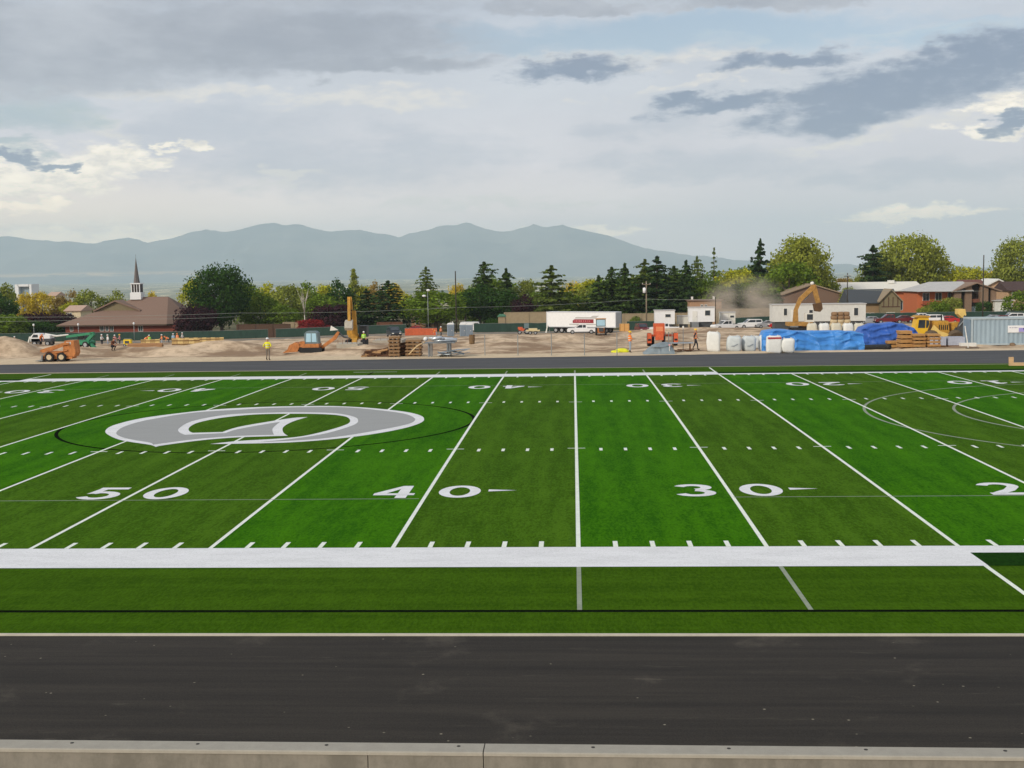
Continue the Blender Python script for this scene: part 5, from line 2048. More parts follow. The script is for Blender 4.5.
def car(style, label, px, Y, colr, rz, group=None, py=None):
    c = CARS[style]
    p = G(px, py) if py else GY(px, Y)
    cat = {'sedan': 'car', 'suv': 'car', 'pickup': 'pickup truck', 'van': 'van'}[style]
    nm_ = {'sedan': 'parked_car', 'suv': 'parked_suv', 'pickup': 'pickup_truck', 'van': 'parked_van'}[style]
    r_ = thing(nm_, label, cat, p, rz, group)
    w_ = c['w']
    m = PAINT[colr]
    MB().prism(c['body'], -w_ / 2, w_ / 2, 'y').build('body', m, r_)
    f_ = c['body'][-2]
    if c['cab']:
        cb = MB().prism(c['cab'], -w_ / 2 + .12, w_ / 2 - .12, 'y').build('cabin', m, r_)
        x0, z0 = c['cab'][0]
        x1, z1 = c['cab'][1]
        x2, z2 = c['cab'][2]
        x3, z3 = c['cab'][3]
        h = z1 - z0
        for sgn in (-1, 1):
            yy = sgn * (w_ / 2 - .117)
            xm = (x1 + x2) / 2
            mb = MB()
            for a, b_, c_, d_ in ((x0 + .22, x1 + .1, xm - .05, xm - .05), (xm + .05, xm + .05, x2 - .08, x3 - .25)):
                mb.face([(a, yy, z0 + .1), (b_, yy, z1 - .1), (c_, yy, z1 - .1), (d_, yy, z0 + .1)])
            mb.build('side_window', GLS, cb)
        for (xa, za), (xb, zb), nmx, off in (((x3, z3), (x2, z2), 'windscreen', .006), ((x0, z0), (x1, z1), 'rear_window', -.006)):
            ya = w_ / 2 - .24
            MB().face([(xa + off, -ya, za + (zb - za) * .15), (xa + off, ya, za + (zb - za) * .15), (xb + (xa - xb) * .12 + off, ya, za + (zb - za) * .88), (xb + (xa - xb) * .12 + off, -ya, za + (zb - za) * .88)]).build(nmx, GLS, cb)
        if style == 'pickup':
            MB().box((-1.85, 0, 1.10), (1.6, w_ - .3, .03)).build('bed_liner', BLK, r_)
    else:
        for sgn in (-1, 1):
            yy = sgn * (w_ / 2 + .003)
            MB().face([(.4, yy, 1.35), (.4, yy, 1.95), (1.15, yy, 1.95), (1.7, yy, 1.35)]).build('side_window', GLS, r_)
            MB().face([(-2.2, yy, 1.4), (-2.2, yy, 1.9), (-.2, yy, 1.9), (-.2, yy, 1.4)]).build('rear_side_window', GLS, r_)
        MB().face([(1.36, -.8, 2.04), (1.36, .8, 2.04), (1.98, .8, 1.32), (1.98, -.8, 1.32)]).build('windscreen', GLS, r_)
    xf = max(q[0] for q in c['body'])
    xr = min(q[0] for q in c['body'])
    for sgn in (-1, 1):
        MB().box((xf - .06, sgn * (w_ / 2 - .3), .74), (.14, .36, .16)).build('headlight', LAMP, r_)
        MB().box((xr + .04, sgn * (w_ / 2 - .2), .85), (.12, .22, .22)).build('tail_light', TAILR, r_)
        for ax in c['ax']:
            wheel(r_, ax, sgn * (w_ / 2 - .1), c['r'], c['r'], .22)
    MB().box((xf - .02, 0, .48), (.16, w_ - .2, .18)).build('bumper', BLK, r_)
    MB().box((xr + .02, 0, .48), (.16, w_ - .2, .18)).build('bumper', BLK, r_)
    return r_


PK = 'cars parked along the right hand fence'
car('pickup', 'white pickup truck parked in front of the semi trailer', 582, 203, 'white', R(180))
car('van', 'white van parked behind the green fence left of the gate pillar', 473, 234, 'white', 0)
car('suv', 'dark red and silver SUV facing out right of the semi trailer', 642, 205, 'maroon', R(-80))
car('pickup', 'white pickup truck in front of the white shed', 664, 203, 'white', R(180))
car('sedan', 'red car behind the orange barrier fence under the trees', 418, 236, 'red', 0)
car('suv', 'dark grey SUV right of the yellow excavator', 394, 188, 'dark', R(-70))
car('pickup', 'white pickup truck in front of the small white trailer by the dust', 726, 205, 'white', R(200))
car('suv', 'white SUV fading in the dust', 750, 212, 'white', R(190), PK)
car('sedan', 'silver car between the dusty SUV and the red car', 768, 206, 'silver', R(180), PK)
car('sedan', 'red car at the left end of the long office trailer', 781, 200, 'red', R(180), PK)
car('pickup', 'maroon pickup truck parked behind the darker blue tarp', 889, 212, 'maroon', R(180), PK)
car('sedan', 'maroon car beside the maroon pickup truck', 902, 220, 'maroon', R(180), PK)
car('pickup', 'white pickup truck parked behind the yellow loader cab', 921, 222, 'white', R(180), PK)
car('suv', 'white SUV behind the yellow loader, left of the bright red car', 930, 208, 'white', R(190), PK)
car('sedan', 'bright red car parked behind the yellow loader', 946, 210, 'red', R(180), PK)
car('suv', 'dark SUV parked in front of the half timbered gable', 905, 238, 'dark', R(200), PK)
car('sedan', 'silver car left of the white SUV above the blue container', 992, 214, 'silver', R(180), PK)
car('sedan', 'maroon car above the blue container', 1000, 209, 'maroon', R(180), PK)
car('suv', 'white SUV parked above the right end of the blue container', 1011, 216, 'white', R(185), PK)
car('sedan', 'silver sedan parked between the long office trailer and the darker tarp', 870, 214, 'silver', R(180), PK)

# --- semi trailer
p = G(585, 333.2)
r_ = thing('semi_trailer', 'long white semi trailer with a dark red panel on its side', 'trailer', p, R(-27))
D_ = (p - EYE).dot(FW)
k = D_ / F * 1.13
xl, xr = -38.5 * k, 30 * k
hb, ht = 1.15, 4.15
MB().box(((xl + xr) / 2, 1.3, (hb + ht) / 2), (xr - xl, 2.6, ht - hb)).build('box_body', WHITE, r_)
mb = MB()
mb.box(((xl + xr) / 2, -.02, ht - .05), (xr - xl + .06, .06, .14)).box(((xl + xr) / 2, -.02, hb + .08), (xr - xl + .06, .06, .2))
for x in (xl + .05, xr - .05):
    mb.box((x, -.015, (hb + ht) / 2), (.14, .07, ht - hb - .3))
mb.build('corner_rail', mat('trailer_rail', C(200, 202, 204), .5, .06, 3), r_)
MB().box((xr + .03, 1.3, (hb + ht) / 2), (.08, 2.5, ht - hb - .2)).build('rear_door', mat('trailer_door', C(168, 172, 172), .5, .08, 3), r_)
pa = -12 * k
sg = MB().prism([(pa, 1.98), (pa + 20.5 * k, 1.98), (pa + 20.5 * k, 2.72), (pa + .4, 2.72), (pa, 2.45)], -.035, -.005, 'y').build('red_panel', mat('dark_red_decal', C(140, 36, 48), .5, .08, 3), r_)
mb = MB()
rnd = random.Random(3)
x = pa + .5
while x < pa + 20.5 * k - .4:
    w_ = rnd.uniform(.12, .3)
    mb.box((x, -.038, 2.36), (w_, .008, rnd.uniform(.22, .34)))
    x += w_ + rnd.uniform(.1, .34)
mb.build('panel_lettering', mat('faded_red_letter', C(196, 120, 124), .6, .1, 3), sg)
MB().prism([(pa + 2.2 * k, 2.85), (pa + 22 * k, 2.85), (pa + 26 * k, 3.42), (pa + 20 * k, 3.42), (pa + 17.5 * k, 3.15), (pa + 3 * k, 3.15)], -.035, -.005, 'y').build('grey_swoosh', mat('grey_decal', C(186, 184, 180), .5, .06, 3), r_)
MB().box((pa + 12 * k, -.02, 1.72), (31 * k, .03, .22)).build('grey_stripe', mat('grey_decal', C(186, 184, 180)), r_)
for x in (xl + 2.0, xl + 3.3, xl + 9.5, xl + 10.6, xr - 3.4, xr - 2.2):
    for y in (.25, 2.35):
        wheel(r_, x, y, .52, .52, .34)
MB().box(((xl + xr) / 2, 1.3, .95), (xr - xl - 2.5, 1.0, .36)).build('chassis', BLK, r_)
for y in (.4, 2.2):
    MB().box((xl + .5, y, .5), (.14, .14, 1.3)).build('landing_leg', STEEL, r_)
MB().prism([(xl - .15, 0), (xl + .15, 0), (xl + .45, 1.5), (xl + .3, 1.5)], -.3, -.2, 'y').build('ladder', TRIM, r_)
p = G(624.5, 331.5)
r_ = thing('wooden_crate', 'tan plywood crate at the right end of the semi trailer', 'crate', p)
MB().box((0, .6, .68), (1.7, 1.2, 1.3)).build('panels', mat('plywood', C(206, 158, 96), .85, .1, 3), r_)
mb = MB()
for x in (-.8, 0, .8):
    mb.box((x, -.02, .68), (.12, .05, 1.34))
mb.build('batten', mat('plywood_dark', C(170, 126, 74), .85, .1, 3), r_)

# --- little orange machine with a blue cab
p = G(601, 335)
r_ = thing('compact_tractor', 'small orange tractor with a pale blue glass cab in front of the trailer', 'tractor', p, 0)
MB().box((0, .2, .75), (1.15, 2.4, .7)).build('chassis', ORG, r_)
cb = MB().box((0, .6, 1.95), (1.55, 1.3, 1.2)).build('cab', mat('cab_frame_blue', C(104, 122, 126), .5, .1, 3), r_)
MB().box((0, -.07, 1.98), (1.3, .06, .95)).build('windscreen', mat('cab_glass', C(170, 206, 222), .15, .08, 2), cb)
MB().box((0, .6, 2.6), (1.7, 1.5, .12)).build('roof', mat('tractor_roof', C(190, 140, 84), .6, .1, 3), cb)
for x in (-.75, .75):
    wheel(r_, x * .9, 0, 0, .1, .1) if False else None
    for y, rr in ((-.7, .42), (.9, .6)):
        w_ = MB().tube([(x - .15, y, rr), (x - .12, y, rr), (x + .12, y, rr), (x + .15, y, rr)], [rr * .93, rr, rr, rr * .93], 16).build('wheel', RUB, r_)
        for s_ in (-1, 1):
            MB().tube([(x + s_ * .152, y, rr), (x + s_ * .12, y, rr)], [rr * .5, rr * .55], 14).build('rim', ORG, w_)
MB().box((0, -1.1, .9), (.7, .5, .55)).build('grille', DKG, r_)

# --- small tractor and flat trailer by the fence
p = GY(524, 206)
r_ = thing('small_tractor', 'small orange tractor by the fence left of the semi trailer', 'tractor', p, R(180))
MB().box((0, 0, .8), (2.0, .8, .6)).box((.7, 0, 1.2), (.9, .7, .4)).build('body', ORR, r_)
MB().box((-.5, 0, 1.6), (.9, .9, .9)).build('canopy', mat('cab_frame_blue', C(104, 122, 126)), r_)
for x, rr in ((-.6, .6), (.8, .4)):
    for y in (-.55, .55):
        wheel(r_, x, y, rr, rr, .3)
p = GY(533, 203)
r_ = thing('flat_trailer', 'low pale flat trailer hitched beside the small orange tractor', 'trailer', p, 0)
MB().box((0, 0, .75), (2.6, 1.6, .22)).box((0, 0, 1.0), (1.6, 1.3, .3)).build('deck', mat('pale_yellow_steel', C(214, 196, 150), .6, .1, 3), r_)
for x in (-.5, .5):
    for y in (-.8, .8):
        wheel(r_, x, y, .34, .34, .2)
MB().box((-1.8, 0, .6), (1.2, .12, .12)).build('drawbar', STEEL, r_)

# --- office trailers and sheds


def office(label, px, py, Y, wpx, hm, colm, wins=(), door=None, depth=3.2, name='office_trailer', cat='trailer', rz=0, stairs=False, nodoor=False):
    p = GY(px, Y)
    k = mpp(Y)
    r_ = thing(name, label, cat, p, rz)
    w_ = wpx * k
    zt = W(px, py, Y).z - p.z
    zb = max(.5, zt - hm)
    MB().box((0, depth / 2, (zb + zt) / 2), (w_, depth, zt - zb)).build('wall', colm, r_)
    MB().box((0, depth / 2, zt + .07), (w_ + .25, depth + .25, .14)).build('roof', ROOFG, r_)
    MB().box((0, depth / 2, zb / 2), (w_ - .8, depth - .6, zb)).build('skirting', DKG, r_)
    for a, b_, c_, d_ in wins:
        wn = MB().box((a * k, -.025, zt - c_), (b_, .05, d_)).build('window', GLS, r_)
        mb = MB()
        mb.box((a * k, -.03, zt - c_ + d_ / 2 + .04), (b_ + .16, .07, .08)).box((a * k, -.03, zt - c_ - d_ / 2 - .04), (b_ + .16, .07, .08))
        for s_ in (-1, 1):
            mb.box((a * k + s_ * (b_ / 2 + .04), -.03, zt - c_), (.08, .068, d_))
        mb.build('frame', TRIM, wn)
    if door is not None:
        dr = MB().box((door * k, -.03, zb + 1.05), (.95, .06, 2.05)).build('door', TRIM, r_)
        MB().box((door * k + .35, -.08, zb + 1.0), (.08, .06, .16)).build('handle', STEEL, dr)
        MB().box((door * k, -.5, zb * .5), (1.3, .9, zb)).build('steps', STEEL, r_)
    return r_


office('small white site shed behind the white pickup truck', 665, 310.8, 210, 19.5, 2.6, WHITE, [(3, 1.0, .95, .55)], None, name='site_shed', cat='shed')
office('white box trailer between the white shed and the tall office trailer', 684, 316.5, 212, 12, 1.5, OFFW, [], None, 2.4)
office('tall white office trailer with a square window left of the slim pole', 702, 307.8, 208, 25, 2.7, WHITE, [(5.5, .95, 1.0, .95)], -7)
office('small white trailer with a dark little window beside the dust', 728, 312.8, 213, 14.5, 2.3, OFFW, [(4, .75, .75, .4)], -2.5, 2.6)
office('long white office trailer behind the excavator and the blue tarps', 819, 304.6, 186, 91, 2.9, mat('grey_white_siding', C(206, 206, 200), .7, .08, 2), [(-33, .55, 1.2, 1.2), (-8, .6, 1.3, .8), (36, .7, 1.3, 1.3)], -25, 3.4)

# --- portable toilets
TOIL = mat('grey_blue_plastic', C(138, 152, 164), .55, .08, 3)


def toilet(label, px, Y):
    p = GY(px, Y)
    r_ = thing('portable_toilet', label, 'portable toilet', p, 0, 'portable toilets by the tall dark pole')
    MB().box((0, .6, 1.05), (1.15, 1.15, 2.1)).build('cabin', TOIL, r_)
    dr = MB().box((0, -.005, 1.0), (.8, .05, 1.85)).build('door', mat('grey_blue_door', C(118, 130, 142), .55, .08, 3), r_)
    MB().box((.28, -.045, 1.05), (.1, .04, .14)).build('handle', TRIM, dr)
    mb = MB().prism([(-.62, 2.1), (.62, 2.1), (.5, 2.3), (.2, 2.36), (-.2, 2.36), (-.5, 2.3)], 0, 1.22, 'y')
    mb.build('roof', WHITE, r_)
    MB().cyl((.35, .9, 2.3), (.35, .9, 2.6), .06, n=8).build('vent_pipe', TRIM, r_)
    return r_


toilet('single grey portable toilet left of the tall dark pole', 450.5, 186)
toilet('left one of the two grey portable toilets right of the dark pole', 463, 187)
toilet('right one of the two grey portable toilets right of the dark pole', 469.2, 187)
p = G(472, 343.5)
r_ = thing('rusty_barrel', 'brown barrel standing on the dirt below the portable toilets', 'barrel', p)
MB().tube([(0, 0, 0), (0, 0, .3), (0, 0, .32), (0, 0, .6), (0, 0, .62), (0, 0, .92)], [.30, .30, .32, .32, .30, .30], 14).build('drum', mat('rusty_drum', C(118, 94, 64), .8, .25, 5), r_)
MB().tube([(0, 0, .9), (0, 0, .94)], [.305, .305], 14).build('lid', mat('rusty_drum_lid', C(96, 78, 58), .8, .2, 5), r_)

# ================================================================== machines
# --- skid steer
p = G(57, 361.8)
k = (p - EYE).dot(FW) / F
r_ = thing('skid_steer', 'orange skid steer loader facing left beside the dirt mound', 'loader', p, R(3), None, (.86, .86, .86))
MB().prism([(-1.3, .25), (1.35, .25), (1.4, .7), (.9, .95), (-.9, .95), (-1.35, .6)], .2, 1.4, 'y').build('chassis', ORG, r_)
cb = MB().prism([(.55, .6), (1.55, .45), (1.72, .8), (1.62, 1.95), (.75, 1.95), (.6, 1.5)], .12, 1.48, 'y').build('cab', ORG, r_)
MB().box((1.12, .115, 1.72), (.42, .02, .22)).build('label_plate', TRIM, cb)
MB().box((.68, .8, 1.45), (.06, 1.1, .7), ry=.15).build('front_window', GLS, cb)
for y in (.06, 1.5):
    MB().prism([(-1.55, .95), (-1.5, 1.15), (.6, 1.75), (1.2, 1.8), (1.2, 1.6), (.6, 1.52), (-1.2, .86)], y - .06, y + .06, 'y').build('lift_arm', ORG, r_)
    MB().tube([(-.9, y, 1.25), (.45, y, 1.62)], .045, 8).build('hydraulic_ram', TRIM, r_)
    MB().tube([(-.2, y, .8), (1.0, y, 1.05)], .05, 8).build('lower_link', ORG, r_)
bk = MB().prism([(-2.0, .08), (-1.35, .08), (-1.3, .55), (-1.42, .6), (-1.5, .2), (-2.0, .13)], -.05, 1.65, 'y').build('bucket', STEEL, r_)
for x in (-.72, .42):
    for y in (.1, 1.5):
        w_ = MB().tube([(x, y - .15, .43), (x, y - .11, .43), (x, y + .11, .43), (x, y + .15, .43)], [.39, .43, .43, .39], 16).build('wheel', RUB, r_)
        for s_ in (-1, 1):
            MB().tube([(x, y + s_ * .152, .43), (x, y + s_ * .1, .43)], [.24, .26], 14).build('rim', mat('cream_rim', C(206, 186, 152), .6, .1, 3), w_)

# --- telehandler, green
p = GY(80, 124)
k = mpp(124)
r_ = thing('telehandler', 'green telehandler with its folded boom standing behind the skid steer', 'telehandler', p, R(-12), None, (.88, .88, .88))
MB().prism([(-2.0, .5), (1.3, .5), (1.5, .9), (.9, 1.15), (-1.9, 1.2)], 0, 1.8, 'y').build('chassis', GRN, r_)
cb = MB().prism([(-1.0, 1.1), (.2, 1.1), (.1, 2.2), (-.8, 2.2)], .9, 1.85, 'y').build('cab', DKG, r_)
MB().prism([(-.85, 1.25), (.0, 1.25), (-.05, 2.05), (-.7, 2.05)], .88, .899, 'y').build('side_window', GLS, cb)
MB().prism([(-2.4, 1.5), (1.7, 1.95), (2.0, 2.15), (1.7, 2.3), (-2.4, 1.85)], .3, .75, 'y').build('boom', GRN, r_)
MB().prism([(1.5, 2.3), (2.0, 2.35), (2.15, 1.9), (1.2, 1.0), (1.9, .45), (2.3, .1), (1.8, .0), (1.5, .35), (.8, .9), (.7, 1.2), (1.55, 1.95)], .3, .75, 'y').build('boom_head', GRN, r_)
for x in (-1.3, .9):
    for y in (.1, 1.7):
        wheel(r_, x, y, .5, .5, .35)
# --- white boom truck
p = GY(42, 134)
r_ = thing('boom_truck', 'white truck with a long white boom lying to the right by the green fence', 'truck', p, R(0), None, (.86, .86, .84))
MB().box((-.1, .9, .95), (3.2, 1.8, .5)).build('chassis', DKG, r_)
cb = MB().prism([(-1.8, .75), (-.3, .75), (-.3, 2.0), (-1.3, 2.05), (-1.85, 1.5)], 0, 1.8, 'y').build('cab', WHITE, r_)
MB().prism([(-1.6, 1.4), (-.6, 1.4), (-.6, 1.85), (-1.3, 1.88)], -.015, -.004, 'y').build('side_window', GLS, cb)
MB().box((.5, .9, 1.35), (1.6, 1.7, .8)).build('equipment_body', WHITE, r_)
MB().tube([(.2, .9, 1.85), (2.0, .9, 1.55), (4.0, .8, 1.75)], [.2, .16, .11], 8).build('boom', TRIM, r_)
MB().prism([(-2.5, .2), (-2.3, .2), (-1.95, 1.5), (-2.1, 1.55)], .2, .4, 'y').build('outrigger', TRIM, r_)
for x in (-1.2, .9):
    for y in (.1, 1.7):
        wheel(r_, x, y, .42, .42, .26)

# --- mini excavator, orange with a blue grey cab
p = G(310, 353)
k = (p - EYE).dot(FW) / F
r_ = thing('mini_excavator', 'orange mini excavator with a pale glass cab below the red shrub', 'excavator', p, 0)
for y in (.25, 1.5):
    MB().prism([(-1.0, .1), (-.8, 0), (.8, 0), (1.0, .1), (1.0, .38), (.8, .46), (-.8, .46), (-1.0, .38)], y - .18, y + .18, 'y').build('track', RUB, r_)
MB().box((0, .9, .62), (1.5, 1.4, .36)).box((-.75, .9, .75), (.5, 1.2, .5)).build('turntable', ORG, r_)
cb = MB().prism([(-.55, .8), (.7, .8), (.62, 1.75), (.4, 1.9), (-.35, 1.9), (-.55, 1.7)], .35, 1.45, 'y').build('cab', mat('cab_frame_blue', C(104, 122, 126)), r_)
MB().prism([(-.42, .95), (.05, .95), (.05, 1.72), (-.35, 1.72)], .33, .345, 'y').prism([(.12, .95), (.55, .95), (.5, 1.72), (.12, 1.72)], .33, .345, 'y').build('cab_window', mat('cab_glass', C(170, 206, 222)), cb)
mb = MB().prism([(.75, .5), (1.0, .35), (2.2, 1.15), (2.55, 1.75), (2.35, 1.85), (1.9, 1.3)], .75, 1.05, 'y')
mb.build('boom', ORG, r_)
MB().tube([(2.4, .9, 1.75), (2.9, .9, 1.35), (3.5, .9, 1.2)], [.09, .08, .05], 8).build('stick', DKG, r_)
MB().prism([(-2.55, .0), (-1.2, .1), (-.9, .75), (-1.4, .95), (-1.9, .7), (-2.1, .3)], .3, 1.5, 'y').build('blade', ORG, r_)
MB().tube([(-1.4, .9, .8), (-.8, .9, .7)], .06, 8).build('hydraulic_ram', STEEL, r_)
MB().prism([(1.6, 1.9), (2.35, 1.95), (1.7, 2.35)], 1.2, 1.3, 'y').build('white_flap', TRIM, r_)

# --- tall boomed yellow excavator facing the camera
p = GY(357, 122)
k = mpp(122)
r_ = thing('excavator', 'yellow excavator with its boom raised straight up and bucket hanging', 'excavator', p, R(0))
for x in (-.95, .95):
    MB().prism([(-1.5, .15), (-1.2, 0), (1.2, 0), (1.5, .15), (1.5, .6), (1.2, .75), (-1.2, .75), (-1.5, .6)], x - .25, x + .25, 'x').build('track', RUB, r_)
MB().box((-.2, .8, 1.1), (1.6, 2.4, .5)).box((-.85, .5, 1.6), (.7, 1.2, .6)).build('house', YEL, r_)
cb = MB().box((.85, .2, 1.75), (1.0, 1.5, 1.4)).build('cab', DKG, r_)
MB().box((.85, -.57, 1.85), (.8, .04, 1.0)).build('windscreen', GLS, cb)
zt = W(357, 297, 118).z - p.z
MB().prism([(-1.0, .7), (-.4, .7), (-1.2, zt * .45), (-1.6, zt * .72), (-1.9, zt * .72), (-1.75, zt * .42)], -.22, .28, 'x').build('boom', YEL, r_)
MB().prism([(-1.5, zt * .74), (-1.95, zt * .74), (-2.35, zt), (-2.05, zt)], -.52, -.12, 'x').prism([(-2.35, zt), (-2.05, zt), (-2.35, zt * .52), (-2.6, zt * .52)], -.62, -.27, 'x').build('stick', YEL, r_)
for x in (-.56, -.36):
    MB().tube([(x, -2.4, zt * .8), (x, -2.55, zt * .55)], .04, 8).build('hydraulic_ram', STEEL, r_)
MB().prism([(-2.2, zt * .54), (-2.9, zt * .5), (-3.05, zt * .38), (-2.75, zt * .33), (-2.35, zt * .36)], -.95, .0, 'x').build('bucket', mat('pale_bucket_steel', C(178, 172, 158), .6, .15, 3), r_)
MB().prism([(-1.6, .1), (-1.3, .05), (-1.0, .8), (-1.2, 1.0)], -.4, .25, 'x').build('boom_foot', YEL, r_)

# --- big yellow excavator, dark bucket, right
p = GY(803, 152)
k = mpp(152)
r_ = thing('excavator', 'yellow excavator with a bent boom and brown bucket before the long office trailer', 'excavator', p, 0)
for y in (0, 2.0):
    MB().prism([(-1.8, .2), (-1.5, 0), (1.5, 0), (1.8, .2), (1.8, .6), (1.5, .8), (-1.5, .8), (-1.8, .6)], y - .28, y + .28, 'y').build('track', RUB, r_)
YELD = mat('dusty_machine_yellow', C(164, 124, 64), .7, .34, 3)
MB().box((-.4, 1.0, 1.4), (3.6, 2.4, .55)).box((.7, 1.0, 1.05), (1.3, 1.6, .3)).build('house', YELD, r_)
cb = MB().box((.95, .4, 2.3), (1.25, 1.1, 1.3)).build('cab', OFFW, r_)
MB().box((.95, -.17, 2.4), (.85, .04, .8)).build('side_window', GLS, cb)


def XZ(px, py, Y=152, o_=p):
    q = W(px, py, Y)
    return (q.x - o_.x, q.z - o_.z)


MB().prism([XZ(794, 322), XZ(799.5, 322), XZ(799, 310), XZ(803, 301), XZ(816, 289), XZ(817, 285), XZ(813, 285.5), XZ(800, 298), XZ(795, 310)], .8, 1.25, 'y').build('boom', YELD, r_)
MB().prism([XZ(812, 285), XZ(817, 284.6), XZ(822, 303), XZ(818, 306)], .85, 1.2, 'y').build('stick', YELD, r_)
MB().prism([XZ(814.5, 304), XZ(822.5, 302.5), XZ(823.5, 309), XZ(821, 312), XZ(816, 311.5)], .5, 1.6, 'y').build('bucket', mat('brown_bucket', C(92, 68, 44), .8, .2, 3), r_)
a, b_ = XZ(806, 300), XZ(815, 290)
MB().tube([(a[0], 1.02, a[1]), (b_[0], 1.02, b_[1])], .07, 8).build('hydraulic_ram', STEEL, r_)
a = XZ(813.5, 284)
MB().ball((a[0], 1.0, a[1] + .1), (.3, .25, .25), 8, 6).build('boom_tip_lamp', TRIM, r_)

# --- red orange lift seen from the front
p = G(663, 346.5)
k = (p - EYE).dot(FW) / F
r_ = thing('forklift_tractor', 'red orange tractor facing the camera behind the grey tarp', 'tractor', p, 0)
MB().box((-.35, .8, 1.75), (1.05, 1.6, 1.1)).box((-.35, .2, 1.1), (.8, .6, .9)).build('hood', ORR, r_)
MB().box((0, .8, 1.08), (2.9, .4, .2)).build('axle', ORR, r_)
MB().box((-.35, -.02, 1.75), (.7, .04, .5)).build('grille', mat('orange_grille', C(226, 140, 96), .5, .1, 3), r_)
for x in (-1.35, 1.3):
    w_ = MB().tube([(x - .2, .7, .68), (x - .15, .7, .68), (x + .15, .7, .68), (x + .2, .7, .68)], [.62, .68, .68, .62], 16).build('wheel', RUB, r_)
    MB().box((x, .1, .85), (.42, .12, 1.0)).build('mudguard', ORR, r_)
for x in (-.9, .2):
    w_ = MB().tube([(x - .14, 1.9, .5), (x - .1, 1.9, .5), (x + .1, 1.9, .5), (x + .14, 1.9, .5)], [.45, .5, .5, .45], 14).build('wheel', RUB, r_)
for x in (.25, .6, .95):
    MB().box((x, .4, .9), (.07, .08, 1.1)).build('rack_bar', STEEL, r_)

# --- wheel loader, yellow
p = GY(943, 96)
k = mpp(96)
r_ = thing('wheel_loader', 'yellow wheel loader with cab behind the plank stacks', 'loader', p, R(0))


def LX(px, py):
    q = W(px, py, 96)
    return (q.x - p.x, q.z - p.z)


MB().prism([LX(914, 336), LX(918, 319), LX(921, 316.5), LX(929, 317), LX(930.5, 323), LX(928, 331), LX(924, 336)], .2, 1.7, 'y').build('cab', mat('cab_yellow', C(224, 178, 44), .5, .1, 2), r_)
cbx = r_.children[-1]
MB().prism([LX(918.5, 328), LX(919.5, 320), LX(926, 320), LX(925.5, 328)], .17, .197, 'y').build('side_window', GLS, cbx)
MB().prism([LX(933, 344), LX(934, 321), LX(949, 321), LX(950, 331), LX(956, 337), LX(950, 343)], .2, 1.9, 'y').build('engine_hood', YEL, r_)
MB().prism([LX(928, 335), LX(934, 325), LX(940, 331), LX(949, 334), LX(948, 338), LX(934, 336)], -.1, .15, 'y').build('lift_arm', mat('pale_yellow_arm', C(222, 190, 110), .5, .12, 2), r_)
MB().prism([LX(953, 338), LX(953, 323), LX(960, 322), LX(964, 330), LX(972, 325), LX(972, 338)], .3, 1.7, 'y').build('rear_frame', YEL, r_)
MB().prism([LX(956, 331), LX(959, 324), LX(964, 315), LX(968, 320), LX(966, 328), LX(960, 337)], -.25, .25, 'y').build('backhoe_arm', DKG, r_)
MB().prism([LX(958, 314), LX(958, 309), LX(965, 309), LX(966, 315), LX(962, 318)], -.1, 1.0, 'y').build('backhoe_cover', mat('pale_yellow_arm', C(222, 190, 110)), r_)
for x in (LX(931, 340)[0], LX(955, 340)[0]):
    for y in (-.05, 1.9):
        w_ = MB().tube([(x, y - .2, .72), (x, y - .14, .76), (x, y + .14, .76), (x, y + .2, .72)], [.66, .76, .76, .66], 18).build('wheel', mat('dusty_tyre', C(96, 82, 66), .9, .2, 4), r_)
        for s_ in (-1, 1):
            MB().tube([(x, y + s_ * .21, .74), (x, y + s_ * .15, .74)], [.34, .38], 14).build('rim', YEL, w_)
MB().cyl(LX(944, 321)[0:1] + (.9,) + LX(944, 322)[1:2], LX(944, 321)[0:1] + (.9,) + LX(944, 315)[1:2], .07, n=8).build('exhaust_pipe', BLK, r_)
mb = MB()
for q in range(5):
    a = LX(940 + q * 2, 325)
    mb.box((a[0], .19, a[1] - .25), (.1, .03, .5))
mb.build('hood_louvre', BLK, r_)
MB().prism([LX(915, 317.5), LX(919, 315.6), LX(930, 316), LX(931, 317.6)], .1, 1.8, 'y').build('cab_roof', YEL, r_)
MB().prism([LX(926.6, 328), LX(926.8, 320), LX(929.5, 320.5), LX(929.8, 324), LX(928, 328)], .17, .197, 'y').build('side_window', GLS, cbx)
MB().prism([LX(951, 344), LX(952, 333), LX(956, 327), LX(957, 333), LX(953, 344)], -.1, .1, 'y').build('stabiliser', DKG, r_)
a = LX(968, 330)
MB().tube([LX(958, 326)[0:1] + (-.3,) + LX(958, 326)[1:], LX(966, 317)[0:1] + (-.3,) + LX(966, 317)[1:]], .06, 8).build('hydraulic_ram', STEEL, r_)

